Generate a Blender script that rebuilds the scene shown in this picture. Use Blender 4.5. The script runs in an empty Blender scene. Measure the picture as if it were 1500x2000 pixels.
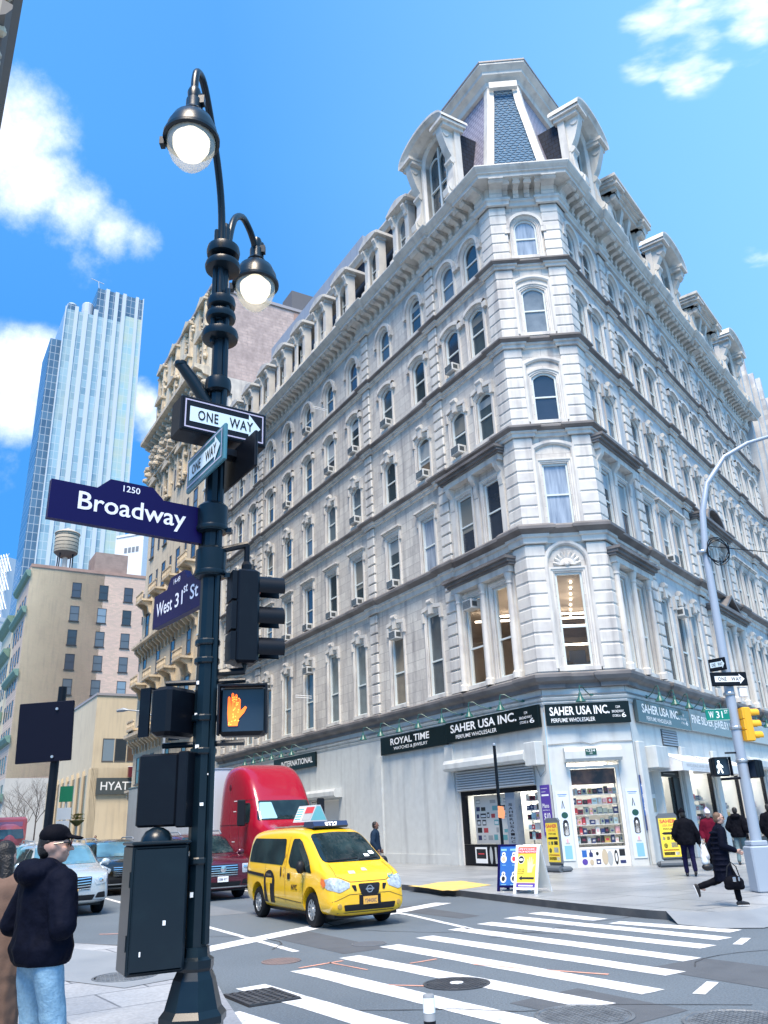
import bpy, bmesh, math, random
from mathutils import Matrix, Vector
from mathutils.bvhtree import BVHTree
random.seed(7)
R = math.radians
sc = bpy.context.scene
COL = sc.collection
# ------------------------------------------------------------------ camera
cam_d = bpy.data.cameras.new("camera")
cam = bpy.data.objects.new("camera", cam_d); COL.objects.link(cam)
cam_d.sensor_fit = 'VERTICAL'; cam_d.sensor_height = 36.0
cam_d.lens = 1575.95 / 2000 * 36.0
cam_d.clip_start = 0.1; cam_d.clip_end = 6000
PITCH, ROLL, EYE = R(21.086), R(2.389), Vector((0, 0, 1.9))
fw = Vector((0, math.cos(PITCH), math.sin(PITCH)))
rt = Vector((1, 0, 0)); up = rt.cross(fw)
rt2 = rt * math.cos(ROLL) - up * math.sin(ROLL)
up2 = up * math.cos(ROLL) + rt * math.sin(ROLL)
m3 = Matrix((rt2, up2, -fw)).transposed()
cam.matrix_world = Matrix.Translation(EYE) @ m3.to_4x4()
sc.camera = cam
# ------------------------------------------------------------------ light
SUN_AZ, SUN_EL = R(-172), R(62)        # azimuth from +Y clockwise
w = bpy.data.worlds.new("World"); sc.world = w; w.use_nodes = True
nt = w.node_tree; N = nt.nodes; Lk = nt.links
bg = N['Background']; bg.inputs['Strength'].default_value = 0.147
sky = N.new('ShaderNodeTexSky'); sky.sky_type = 'NISHITA'; sky.sun_disc = False
sky.sun_elevation = SUN_EL; sky.sun_rotation = SUN_AZ
sky.air_density = 1.0; sky.dust_density = 0.35; sky.ozone_density = 2.2
tint = N.new('ShaderNodeMix'); tint.data_type = 'RGBA'; tint.blend_type = 'MULTIPLY'
tint.inputs[0].default_value = 1.0
Lk.new(sky.outputs[0], tint.inputs[6])
geo = N.new('ShaderNodeTexCoord')
def vmath(op, a, b=None):
    n = N.new('ShaderNodeVectorMath'); n.operation = op
    Lk.new(a, n.inputs[0])
    if b is not None:
        if hasattr(b, 'links'): Lk.new(b, n.inputs[1])
        else: n.inputs[1].default_value = b
    return n
def fmath(op, a, b, clamp=False):
    n = N.new('ShaderNodeMath'); n.operation = op; n.use_clamp = clamp
    for i, q in enumerate((a, b)):
        if hasattr(q, 'links'): Lk.new(q, n.inputs[i])
        else: n.inputs[i].default_value = q
    return n.outputs[0]
def dirv(az, el):
    return (math.cos(R(el)) * math.sin(R(az)), math.cos(R(el)) * math.cos(R(az)), math.sin(R(el)))
dn = vmath('NORMALIZE', geo.outputs['Generated'])
sz = N.new('ShaderNodeSeparateXYZ'); Lk.new(dn.outputs[0], sz.inputs[0])
tr = N.new('ShaderNodeValToRGB'); e_ = tr.color_ramp.elements
e_[0].position = 0.0; e_[0].color = (0.20, 0.40, 0.52, 1); e_[1].position = 1.0; e_[1].color = (0.60, 1.15, 1.40, 1)
for p_, c_ in ((0.12, (0.15, 0.38, 0.55, 1)), (0.3, (0.16, 0.50, 0.78, 1)), (0.5, (0.26, 0.74, 1.06, 1)), (0.7, (0.44, 1.02, 1.32, 1))):
    q_ = e_.new(p_); q_.color = c_
Lk.new(sz.outputs[2], tr.inputs[0]); Lk.new(tr.outputs[0], tint.inputs[7])
nz = N.new('ShaderNodeTexNoise'); nz.inputs['Scale'].default_value = 9.0
nz.inputs['Detail'].default_value = 10; nz.inputs['Roughness'].default_value = 0.66
Lk.new(dn.outputs[0], nz.inputs['Vector'])
nw = N.new('ShaderNodeTexNoise'); nw.inputs['Scale'].default_value = 16.0
nw.inputs['Detail'].default_value = 4
Lk.new(dn.outputs[0], nw.inputs['Vector'])
mapw = N.new('ShaderNodeMapping'); mapw.inputs['Scale'].default_value = (5, 14, 22)
mapw.inputs['Rotation'].default_value = (0.3, 0.5, 0.2)
Lk.new(dn.outputs[0], mapw.inputs['Vector'])
wisp = N.new('ShaderNodeTexNoise'); wisp.inputs['Scale'].default_value = 2.0
wisp.inputs['Detail'].default_value = 7
Lk.new(mapw.outputs[0], wisp.inputs['Vector'])
CLOUDS = [  # azimuth, elevation, angular radius, density
    (-30.5, 42.8, 5.2, 1.25), (-28.0, 40.6, 4.2, 1.3), (-25.0, 39.6, 3.4, 1.3), (-22.0, 38.8, 2.7, 1.2), (-19.8, 38.6, 2.1, 1.0), (-23.2, 36.6, 2.4, 0.75),
    (-27.6, 29.0, 3.6, 1.4), (-25.6, 29.4, 3.4, 1.4), (-27.4, 26.6, 3.2, 1.25), (-24.0, 27.6, 2.6, 1.1), (-31, 28, 4, 1.3), (-21, 27.5, 3.2, 1.1),
    (-18.2, 28.2, 2.2, 1.25), (-17, 27, 2.4, 1.2), (-28, 22.5, 3.0, 0.6), (42, 25, 9, 0.7)]
WISPS = [(26.0, 47.8, 3.0, 0.85), (29.4, 46.6, 3.2, 1.0), (33.5, 47.0, 3.4, 1.0), (27.8, 45.4, 2.2, 0.6), (30.2, 33.6, 2.2, 0.5), (35, 40, 4, 0.25)]
def blobs(lst, noise_out, lo, hi):
    acc = None
    for az, el, rad, den in lst:
        d = vmath('DISTANCE', dn.outputs[0], dirv(az, el))
        q = N.new('ShaderNodeMapRange'); q.interpolation_type = 'SMOOTHSTEP'
        q.inputs[1].default_value = 0.0; q.inputs[2].default_value = R(rad) * 1.25
        q.inputs[3].default_value = den; q.inputs[4].default_value = 0.0
        Lk.new(d.outputs['Value'], q.inputs[0])
        acc = q.outputs[0] if acc is None else fmath('MAXIMUM', acc, q.outputs[0])
    s = fmath('ADD', acc, fmath('MULTIPLY', fmath('SUBTRACT', noise_out, 0.5), 3.0))
    s2 = fmath('MULTIPLY', s, fmath('MULTIPLY', acc, 2.6, True))
    q = N.new('ShaderNodeMapRange'); q.interpolation_type = 'SMOOTHSTEP'
    q.inputs[1].default_value = lo; q.inputs[2].default_value = hi
    Lk.new(s2, q.inputs[0]); return q.outputs[0]
fac = fmath('MAXIMUM', fmath('MULTIPLY', blobs(CLOUDS, nz.outputs['Fac'], 0.2, 1.7), 0.95), fmath('MULTIPLY', blobs(WISPS, wisp.outputs['Fac'], 0.25, 1.3), 0.8))
cshade = N.new('ShaderNodeMix'); cshade.data_type = 'RGBA'
cshade.inputs[6].default_value = (3.4, 3.9, 4.8, 1); cshade.inputs[7].default_value = (5.6, 5.8, 6.0, 1)
Lk.new(fmath('MULTIPLY', nw.outputs['Fac'], 1.4, True), cshade.inputs[0])
cmix = N.new('ShaderNodeMix'); cmix.data_type = 'RGBA'
Lk.new(fac, cmix.inputs[0]); Lk.new(tint.outputs[2], cmix.inputs[6]); Lk.new(cshade.outputs[2], cmix.inputs[7])
Lk.new(cmix.outputs[2], bg.inputs['Color'])
rg_ = N.new('ShaderNodeMapRange'); rg_.inputs[1].default_value = -0.15; rg_.inputs[2].default_value = 0.55; rg_.inputs[3].default_value = 0.0; rg_.inputs[4].default_value = 0.42
Lk.new(sz.outputs[0], rg_.inputs[0])
pal = N.new('ShaderNodeMix'); pal.data_type = 'RGBA'; pal.inputs[7].default_value = (2.3, 4.3, 6.3, 1)
Lk.new(rg_.outputs[0], pal.inputs[0]); Lk.new(tint.outputs[2], pal.inputs[6]); Lk.new(pal.outputs[2], cmix.inputs[6])
sun_d = bpy.data.lights.new("sun", 'SUN'); sun_d.energy = 3.7; sun_d.angle = R(24); sun_d.color = (1.0, 0.84, 0.66)
sun = bpy.data.objects.new("sun", sun_d); COL.objects.link(sun)
sun.rotation_euler = Vector((math.sin(SUN_AZ) * math.cos(SUN_EL), math.cos(SUN_AZ) * math.cos(SUN_EL), math.sin(SUN_EL))).to_track_quat('Z', 'Y').to_euler()
sc.view_settings.view_transform = 'Standard'; sc.view_settings.look = 'None'
sc.view_settings.exposure = 1.02; sc.view_settings.gamma = 1.0
sc.cycles.max_bounces = 6; sc.cycles.diffuse_bounces = 3; sc.cycles.glossy_bounces = 3
sc.cycles.transparent_max_bounces = 6; sc.cycles.use_denoising = True
sc.cycles.sample_clamp_indirect = 6
# ------------------------------------------------------------------ materials
MATS = {}
def mat(name, col, rough=0.6, metal=0.0, var=0.0, vscale=3.0, vdark=None, bump=0.0, bscale=20.0, emit=None, estr=0.0, streak=0.0, brick=None, spec=0.5, rnd=None, coat=0.0, squash=(1, 1, 1), grain=0.0, gscale=45.0):
    """procedural principled material; var mixes in a second tone by noise, streak adds vertical run-off stains"""
    if name in MATS: return MATS[name]
    m = bpy.data.materials.new(name); m.use_nodes = True; MATS[name] = m
    t = m.node_tree; n = t.nodes; l = t.links; b = n['Principled BSDF']
    b.inputs['Roughness'].default_value = rough; b.inputs['Metallic'].default_value = metal
    b.inputs['Specular IOR Level'].default_value = spec
    b.inputs['Coat Weight'].default_value = coat; b.inputs['Coat Roughness'].default_value = 0.05
    c4 = (*col, 1.0)
    out = None
    tc = n.new('ShaderNodeTexCoord')
    def noise(scale, sq=(1, 1, 1), detail=6):
        mp = n.new('ShaderNodeMapping'); mp.inputs['Scale'].default_value = sq
        l.new(tc.outputs['Object'], mp.inputs['Vector'])
        q = n.new('ShaderNodeTexNoise'); q.inputs['Scale'].default_value = scale; q.inputs['Detail'].default_value = detail
        l.new(mp.outputs[0], q.inputs['Vector']); return q.outputs['Fac']
    def ramp(src, a, bb):
        q = n.new('ShaderNodeMapRange'); q.inputs[1].default_value = a; q.inputs[2].default_value = bb
        l.new(src, q.inputs[0]); return q.outputs[0]
    def mix(f, a, c, mode='MIX'):
        q = n.new('ShaderNodeMix'); q.data_type = 'RGBA'; q.blend_type = mode
        for i, s in ((0, f), (6, a), (7, c)):
            if hasattr(s, 'links'): l.new(s, q.inputs[i])
            else: q.inputs[i].default_value = s
        return q.outputs[2]
    if brick:   # (width, height, mortar, colour2, mortar colour) on local X,Z
        sx = n.new('ShaderNodeSeparateXYZ'); l.new(tc.outputs['Object'], sx.inputs[0])
        cx = n.new('ShaderNodeCombineXYZ')
        md = brick[5] if len(brick) > 5 else 'xz'
        l.new(sx.outputs['xyz'.index(md[0])], cx.inputs[0]); l.new(sx.outputs['xyz'.index(md[1])], cx.inputs[1])
        bt = n.new('ShaderNodeTexBrick'); l.new(cx.outputs[0], bt.inputs['Vector'])
        bt.inputs['Scale'].default_value = 1.0; bt.inputs['Brick Width'].default_value = brick[0]
        bt.inputs['Row Height'].default_value = brick[1]; bt.inputs['Mortar Size'].default_value = brick[2]
        bt.inputs['Mortar Smooth'].default_value = 0.3
        if brick[0] > 2: bt.offset = 0.0
        bt.inputs['Color1'].default_value = c4; bt.inputs['Color2'].default_value = (*brick[3], 1); bt.inputs['Mortar'].default_value = (*brick[4], 1)
        out = bt.outputs['Color']
    if rnd:     # per-object colour choice
        oi = n.new('ShaderNodeObjectInfo'); cr = n.new('ShaderNodeValToRGB'); cr.color_ramp.interpolation = 'CONSTANT'
        e = cr.color_ramp.elements
        while len(e) < len(rnd): e.new(0.5)
        for i, (p, cc) in enumerate(rnd): e[i].position = p; e[i].color = (*cc, 1)
        l.new(oi.outputs['Random'], cr.inputs[0]); out = cr.outputs[0]
    if var > 0:
        d = vdark if vdark else tuple(x * 0.6 for x in col)
        f = ramp(noise(vscale, squash), 0.62 - 0.32 * var, 0.72 + 0.1 * (1 - var))
        q = n.new('ShaderNodeMath'); q.operation = 'MULTIPLY'; q.inputs[1].default_value = min(1.0, 0.35 + var * 0.65)
        l.new(f, q.inputs[0])
        out = mix(q.outputs[0], out if out is not None else c4, (*d, 1))
    if streak > 0:
        f = ramp(noise(1.0, (2.2, 2.2, 0.22), 8), 0.5, 0.78)
        q = n.new('ShaderNodeMath'); q.operation = 'MULTIPLY'; q.inputs[1].default_value = streak; l.new(f, q.inputs[0])
        out = mix(q.outputs[0], out if out is not None else c4, (0.13, 0.125, 0.14, 1))
    if grain > 0:
        q = n.new('ShaderNodeMapRange'); q.inputs[1].default_value = .3; q.inputs[2].default_value = .7; q.inputs[3].default_value = 1 - grain; q.inputs[4].default_value = 1 + grain
        l.new(noise(gscale, (1, 1, 1), 3), q.inputs[0]); hs = n.new('ShaderNodeHueSaturation'); l.new(q.outputs[0], hs.inputs['Value'])
        if out is not None: l.new(out, hs.inputs['Color'])
        else: hs.inputs['Color'].default_value = c4
        out = hs.outputs[0]
    if out is not None: l.new(out, b.inputs['Base Color'])
    else: b.inputs['Base Color'].default_value = c4
    if bump > 0:
        bp = n.new('ShaderNodeBump'); bp.inputs['Strength'].default_value = bump; bp.inputs['Distance'].default_value = 0.02
        l.new(noise(bscale, (1, 1, 1), 4), bp.inputs['Height']); l.new(bp.outputs[0], b.inputs['Normal'])
    if emit:
        b.inputs['Emission Color'].default_value = (*emit, 1); b.inputs['Emission Strength'].default_value = estr
    return m
# ------------------------------------------------------------------ mesh builder
class MB:
    def __init__(s): s.v = []; s.f = []; s.mi = []; s.cur = 0
    def poly(s, pts):
        o = len(s.v); s.v += [tuple(p) for p in pts]; s.f.append(tuple(range(o, o + len(pts)))); s.mi.append(s.cur)
    def faces(s, verts, faces):
        o = len(s.v); s.v += [tuple(p) for p in verts]
        for f in faces: s.f.append(tuple(i + o for i in f)); s.mi.append(s.cur)
    def box(s, x0, x1, y0, y1, z0, z1):
        s.faces([(x0, y0, z0), (x1, y0, z0), (x1, y1, z0), (x0, y1, z0), (x0, y0, z1), (x1, y0, z1), (x1, y1, z1), (x0, y1, z1)],
                [(0, 3, 2, 1), (4, 5, 6, 7), (0, 1, 5, 4), (1, 2, 6, 5), (2, 3, 7, 6), (3, 0, 4, 7)])
        return s
    def rbox(s, x0, x1, y0, y1, z0, z1, r=0.01):   # box with chamfered vertical edges and top
        p = [(x0 + r, y0), (x1 - r, y0), (x1, y0 + r), (x1, y1 - r), (x1 - r, y1), (x0 + r, y1), (x0, y1 - r), (x0, y0 + r)]
        cx, cy = (x0 + x1) / 2, (y0 + y1) / 2
        k = lambda a, c: a + (r if a < c else -r)
        q = [(k(a, cx), k(b, cy)) for a, b in p]
        rings = [[(*a, z0 + r) for a in p], [(*a, z1 - r) for a in p], [(*a, z1) for a in q]]
        base = [(*a, z0) for a in q]
        s.rings([base] + rings, closed=True, caps=True); return s
    def rings(s, rings, closed=True, caps=False):
        n = len(rings[0]); vs = [p for r_ in rings for p in r_]; fs = []
        for i in range(len(rings) - 1):
            for j in range(n if closed else n - 1):
                k = (j + 1) % n
                fs.append((i * n + j, i * n + k, (i + 1) * n + k, (i + 1) * n + j))
        if caps:
            fs.append(tuple(range(n))[::-1]); fs.append(tuple((len(rings) - 1) * n + j for j in range(n)))
        s.faces(vs, fs); return s
    def prism(s, pts, z0, z1):      # 2-D outline in XY extruded in Z
        s.rings([[(x, y, z0) for x, y in pts], [(x, y, z1) for x, y in pts]], True, True); return s
    def prism_y(s, pts, y0, y1):    # outline in XZ extruded in Y
        s.rings([[(x, y0, z) for x, z in pts], [(x, y1, z) for x, z in pts]], True, True); return s
    def prism_x(s, pts, x0, x1):    # outline in YZ extruded in X
        s.rings([[(x0, y, z) for y, z in pts], [(x1, y, z) for y, z in pts]], True, True); return s
    def lathe(s, prof, c=(0, 0, 0), n=20, axis='z', caps=True):
        rg = []
        for r_, z in prof:
            ring = []
            for i in range(n):
                a = 2 * math.pi * (i + 0.5) / n; p, q = r_ * math.cos(a), r_ * math.sin(a)
                if axis == 'z': ring.append((c[0] + p, c[1] + q, c[2] + z))
                elif axis == 'y': ring.append((c[0] + p, c[1] + z, c[2] + q))
                else: ring.append((c[0] + z, c[1] + p, c[2] + q))
            rg.append(ring)
        s.rings(rg, True, caps); return s
    def tube(s, path, r, n=8, caps=True):
        path = [Vector(p) for p in path]; rg = []
        ref = None
        for i, p in enumerate(path):
            t = (path[min(i + 1, len(path) - 1)] - path[max(i - 1, 0)]).normalized()
            if ref is None:
                ref = Vector((0, 0, 1)) if abs(t.z) < 0.9 else Vector((1, 0, 0))
            a = t.cross(ref).normalized(); b = a.cross(t).normalized(); ref = b
            rr = r[i] if isinstance(r, (list, tuple)) else r
            rg.append([tuple(p + (a * math.cos(2 * math.pi * k / n) + b * math.sin(2 * math.pi * k / n)) * rr) for k in range(n)])
        s.rings(rg, True, caps); return s
    def add(s, o, M=None):
        b = len(s.v); s.v += [tuple(M @ Vector(p)) for p in o.v] if M else o.v
        s.f += [tuple(i + b for i in f) for f in o.f]; s.mi += [i if s.cur == 0 else s.cur for i in o.mi]; return s
    def mesh(s, name, mats, smooth=False, fix=True):
        me = bpy.data.meshes.new(name); me.from_pydata(s.v, [], s.f)
        for m in mats if isinstance(mats, (list, tuple)) else [mats]: me.materials.append(m)
        if any(s.mi): me.polygons.foreach_set('material_index', s.mi)
        if fix:
            b = bmesh.new(); b.from_mesh(me); bmesh.ops.recalc_face_normals(b, faces=b.faces); b.to_mesh(me); b.free()
        if smooth:
            me.polygons.foreach_set('use_smooth', [True] * len(me.polygons))
            me.set_sharp_from_angle(angle=R(38))
        me.update(); return me
WM = {}
def link(name, data, parent=None, M=None):
    """link an object; M is its local matrix under the parent"""
    o = bpy.data.objects.new(name, data); COL.objects.link(o)
    M = M if M is not None else Matrix.Identity(4)
    if parent: o.parent = parent; WM[o.name] = WM[parent.name] @ M
    else: WM[o.name] = M.copy()
    o.matrix_basis = M; return o
def tag(o, label=None, cat=None, group=None, kind=None):
    if label: o['label'] = label
    if cat: o['category'] = cat
    if group: o['group'] = group
    if kind: o['kind'] = kind
    return o
def thing(name, label, cat, loc=(0, 0, 0), rz=0.0, group=None, M=None):
    o = link(name, None, None, M if M is not None else Matrix.Translation(loc) @ Matrix.Rotation(rz, 4, 'Z'))
    o.empty_display_size = 0.3
    return tag(o, label, cat, group)
def part(name, mb, mats, parent, M=None, smooth=False, label=None, kind=None):
    me = mb if isinstance(mb, bpy.types.Mesh) else mb.mesh(name, mats, smooth)
    o = link(name, me, parent, M)
    if label: o['label'] = label
    if kind: o['kind'] = kind
    return o
def struct(name, mb, mats, M=None, smooth=False):
    return tag(link(name, mb.mesh(name, mats, smooth), None, M), kind='structure')
def solo(name, label, cat, mb, mats, M=None, group=None, smooth=False):
    return tag(link(name, mb if isinstance(mb, bpy.types.Mesh) else mb.mesh(name, mats, smooth), None, M), label, cat, group)
def copy_tree(o, M, label=None, parent=None):
    c = o.copy(); COL.objects.link(c); c.parent = parent
    c.matrix_basis = M; WM[c.name] = (WM[parent.name] @ M) if parent else M.copy()
    if label: c['label'] = label
    for ch in o.children: copy_tree(ch, ch.matrix_basis.copy(), None, c)
    return c
def T(x, y, z): return Matrix.Translation((x, y, z))
def RZ(a): return Matrix.Rotation(a, 4, 'Z')
# ------------------------------------------------------------------ lettering
_tc = {}
def text2d(s, bold=0.0, space=1.0):
    k = (s, bold, space)
    if k in _tc: return _tc[k]
    cu = bpy.data.curves.new('t', 'FONT'); cu.body = s; cu.offset = bold; cu.resolution_u = 3; cu.space_character = space
    ob = bpy.data.objects.new('t', cu); COL.objects.link(ob)
    me = bpy.data.meshes.new_from_object(ob.evaluated_get(bpy.context.evaluated_depsgraph_get()))
    vs = [(v.co.x, v.co.y) for v in me.vertices]; fs = [tuple(p.vertices) for p in me.polygons]
    x0 = min(v[0] for v in vs); x1 = max(v[0] for v in vs); y0 = min(v[1] for v in vs); y1 = max(v[1] for v in vs)
    vs = [((x - x0) / (x1 - x0), (y - y0) / (y1 - y0)) for x, y in vs]
    bpy.data.objects.remove(ob); bpy.data.curves.remove(cu); bpy.data.meshes.remove(me)
    _tc[k] = (vs, fs); return _tc[k]
def letter(mb, s, x0, x1, z0, z1, y, bold=0.0, shear=0.0, space=1.0):
    """flat lettering filling the box x0..x1, z0..z1 in the plane at y"""
    vs, fs = text2d(s, bold, space)
    mb.faces([(x0 + (x1 - x0) * a + shear * b * (z1 - z0), y, z0 + (z1 - z0) * b) for a, b in vs], fs)
def disc(mb, cx, cz, rx, rz, y, n=18, a0=0.0, a1=360.0):
    full = abs(a1 - a0) >= 360
    pts = [(cx + rx * math.cos(R(a0 + (a1 - a0) * i / (n if full else n - 1))), y, cz + rz * math.sin(R(a0 + (a1 - a0) * i / (n if full else n - 1)))) for i in range(n)]
    mb.poly(pts)
def plate(mb, x0, x1, z0, z1, y): mb.poly([(x0, y, z0), (x1, y, z0), (x1, y, z1), (x0, y, z1)])
# ------------------------------------------------------------------ soft bodies (voxel-merged limbs and volumes)
def cap_prim(p0, r0, p1, r1, flat=(1, 1, 1), n=12):
    p0, p1 = Vector(p0), Vector(p1); t = (p1 - p0); ln = t.length or 1e-5; t = t / ln
    ref = Vector((0, 1, 0)) if abs(t.y) < 0.9 else Vector((1, 0, 0))
    a = t.cross(ref).normalized(); b = a.cross(t)
    rg = []
    for k in range(-4, 1):
        an = k / 4 * math.pi / 2; rg.append((r0 * math.cos(an) + 1e-4, r0 * math.sin(an)))
    for k in range(0, 5):
        an = k / 4 * math.pi / 2; rg.append((r1 * math.cos(an) + 1e-4, ln + r1 * math.sin(an)))
    rings = []
    for rr, d in rg:
        ring = []
        for i in range(n):
            an = 2 * math.pi * i / n
            off = (a * math.cos(an) + b * math.sin(an)) * rr
            ring.append(tuple(p0 + t * d + Vector((off.x * flat[0], off.y * flat[1], off.z * flat[2]))))
        rings.append(ring)
    return rings
def blob(name, prims, voxel, material, smooth=2):
    """prims: ('c',p0,r0,p1,r1[,flat]) or ('e',centre,(rx,ry,rz)[,rot_euler]) merged into one continuous surface"""
    mb = MB()
    for q in prims:
        if q[0] == 'c': mb.rings(cap_prim(*q[1:]), True, True)
        else:
            c, rr = Vector(q[1]), q[2]; Mx = Matrix.Translation(c)
            if len(q) > 3:
                from mathutils import Euler
                Mx = Mx @ Euler(q[3]).to_matrix().to_4x4()
            o = MB(); rg = []
            for k in range(1, 12):
                an = math.pi * k / 12 - math.pi / 2
                rg.append([(rr[0] * math.cos(an) * math.cos(2 * math.pi * i / 16), rr[1] * math.cos(an) * math.sin(2 * math.pi * i / 16), rr[2] * math.sin(an)) for i in range(16)])
            o.rings(rg, True, True); mb.add(o, Mx)
    me = mb.mesh('tmp', material)
    ob = bpy.data.objects.new('tmp', me); COL.objects.link(ob)
    r_ = ob.modifiers.new('r', 'REMESH'); r_.mode = 'VOXEL'; r_.voxel_size = voxel
    if smooth: s_ = ob.modifiers.new('s', 'SMOOTH'); s_.iterations = smooth; s_.factor = 0.5
    out = bpy.data.meshes.new_from_object(ob.evaluated_get(bpy.context.evaluated_depsgraph_get()))
    out.name = name; out.materials.clear(); out.materials.append(material)
    out.polygons.foreach_set('use_smooth', [True] * len(out.polygons))
    bpy.data.objects.remove(ob); bpy.data.meshes.remove(me); return out
# ================================================================== materials
asphalt = mat('asphalt', (0.118, 0.145, 0.17), 0.6, var=0.6, vscale=0.35, vdark=(0.08, 0.1, 0.12), bump=0.5, bscale=60, grain=.28, gscale=38)
concrete = mat('sidewalk_concrete', (0.35, 0.365, 0.375), 0.38, var=0.85, vscale=0.4, vdark=(0.17, 0.19, 0.21), bump=0.2, bscale=30, brick=(1.55, 1.5, 0.03, (0.29, 0.31, 0.325), (0.09, 0.1, 0.11), 'xy'), grain=.12, gscale=20)
paver = mat('corner_paving', (0.38, 0.395, 0.41), 0.5, var=0.6, vscale=0.8, vdark=(0.24, 0.255, 0.275), grain=.15, gscale=24, bump=0.2, bscale=25, brick=(1.3, 1.0, 0.018, (0.28, 0.295, 0.32), (0.12, 0.13, 0.145), 'xy'))
ramp_m = mat('ramp_concrete', (0.25, 0.275, 0.3), 0.45, var=0.6, vscale=0.9, vdark=(0.17, 0.195, 0.225), bump=0.15, bscale=30)
kerb_m = mat('kerb_steel', (0.05, 0.056, 0.065), 0.5, var=0.5, vscale=2.5, vdark=(0.12, 0.12, 0.12))
line_m = mat('road_paint', (0.78, 0.79, 0.8), 0.6, var=0.7, vscale=9.0, vdark=(0.24, 0.26, 0.285), grain=.12, gscale=30)
yellow_m = mat('yellow_paint', (0.72, 0.5, 0.12), 0.6, var=0.7, vscale=3.0, vdark=(0.45, 0.38, 0.2))
orange_m = mat('orange_spray', (0.75, 0.36, 0.26), 0.7, var=0.6, vscale=6, vdark=(0.3, 0.2, 0.18))
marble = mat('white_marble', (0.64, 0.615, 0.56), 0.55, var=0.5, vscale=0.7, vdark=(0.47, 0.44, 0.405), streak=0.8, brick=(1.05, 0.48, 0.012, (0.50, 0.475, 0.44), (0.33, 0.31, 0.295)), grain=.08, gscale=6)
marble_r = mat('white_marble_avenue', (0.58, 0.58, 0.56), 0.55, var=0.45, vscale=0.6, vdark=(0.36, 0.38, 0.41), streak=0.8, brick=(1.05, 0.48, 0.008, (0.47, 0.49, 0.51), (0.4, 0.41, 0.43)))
trim = mat('carved_marble', (0.64, 0.62, 0.575), 0.55, var=0.5, vscale=1.3, vdark=(0.4, 0.385, 0.385), streak=0.6)
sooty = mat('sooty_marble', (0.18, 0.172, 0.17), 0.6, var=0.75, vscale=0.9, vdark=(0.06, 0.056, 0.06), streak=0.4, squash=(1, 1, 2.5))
cornice_m = mat('painted_cornice', (0.62, 0.605, 0.56), 0.5, var=0.5, vscale=1.2, vdark=(0.4, 0.4, 0.385), streak=0.45)
shopwall = mat('painted_ground_floor', (0.54, 0.57, 0.565), 0.5, var=0.4, vscale=0.5, vdark=(0.47, 0.51, 0.53), bump=0.08, bscale=8, streak=0.35, grain=.05, gscale=3)
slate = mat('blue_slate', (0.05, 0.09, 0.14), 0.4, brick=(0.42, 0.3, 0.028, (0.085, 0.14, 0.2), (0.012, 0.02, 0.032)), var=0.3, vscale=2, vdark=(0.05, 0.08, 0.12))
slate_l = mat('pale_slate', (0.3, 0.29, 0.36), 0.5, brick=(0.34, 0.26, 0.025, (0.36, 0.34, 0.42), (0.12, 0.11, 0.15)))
slate_d = mat('dark_slate', (0.012, 0.019, 0.036), 0.6, spec=.2, brick=(0.34, 0.26, 0.02, (0.016, 0.026, 0.048), (0.005, 0.006, 0.01), 'yz'))
sash_m = mat('white_sash', (0.62, 0.68, 0.68), 0.4)
pane_m = mat('window_glass', (0.03, 0.04, 0.05), 0.06, spec=0.9, rnd=[(0, (0.02, 0.035, 0.045)), (0.3, (0.05, 0.075, 0.09)), (0.5, (0.11, 0.15, 0.18)), (0.65, (0.03, 0.04, 0.06)), (0.82, (0.2, 0.23, 0.25)), (0.92, (0.14, 0.11, 0.08))], var=0.6, vscale=1.1, vdark=(0.015, 0.025, 0.035))
curtain_m = mat('curtained_glass', (0.36, 0.42, 0.5), 0.12, spec=0.8, var=0.8, vscale=2.2, vdark=(0.15, 0.19, 0.25), squash=(4, 1, 0.4))
office_m = mat('office_glass', (0.2, 0.165, 0.13), 0.06, spec=0.8, var=0.8, vscale=0.8, vdark=(0.05, 0.05, 0.05), rnd=[(0, (0.2, 0.165, 0.13)), (0.35, (0.28, 0.25, 0.2)), (0.6, (0.12, 0.14, 0.15)), (0.8, (0.22, 0.27, 0.28))])
black_m = mat('black_metal', (0.004, 0.005, 0.009), 0.4, spec=.25)
signblk = mat('black_sign_board', (0.005, 0.012, 0.014), 0.35, spec=.25)
white_m = mat('white_lettering', (0.82, 0.84, 0.85), 0.5)
green_m = mat('green_enamel', (0.02, 0.1, 0.09), 0.35)
grey_metal = mat('grey_cladding', (0.3, 0.34, 0.4), 0.45, brick=(0.9, 9.0, 0.02, (0.32, 0.36, 0.42), (0.2, 0.23, 0.27)))
ac_m = mat('beige_plastic', (0.55, 0.56, 0.55), 0.5, var=0.3, vscale=3)
acgrille = mat('dark_grille', (0.06, 0.07, 0.075), 0.6)
steel = mat('galvanised_steel', (0.4, 0.43, 0.46), 0.35, metal=0.6)
shutter_m = mat('shutter_slats', (0.42, 0.46, 0.49), 0.4)
def glass_mat(name, tintc, amount):
    m = bpy.data.materials.new(name); m.use_nodes = True; MATS[name] = m
    t = m.node_tree; n = t.nodes; b = n['Principled BSDF']; o = n['Material Output']
    b.inputs['Base Color'].default_value = (*tintc, 1); b.inputs['Roughness'].default_value = 0.03; b.inputs['Specular IOR Level'].default_value = 0.8
    tr = n.new('ShaderNodeBsdfTransparent'); mx = n.new('ShaderNodeMixShader'); mx.inputs[0].default_value = amount
    t.links.new(tr.outputs[0], mx.inputs[1]); t.links.new(b.outputs[0], mx.inputs[2]); t.links.new(mx.outputs[0], o.inputs['Surface'])
    return m
shopglass = glass_mat('shop_glass', (0.1, 0.12, 0.13), 0.12)
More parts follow.
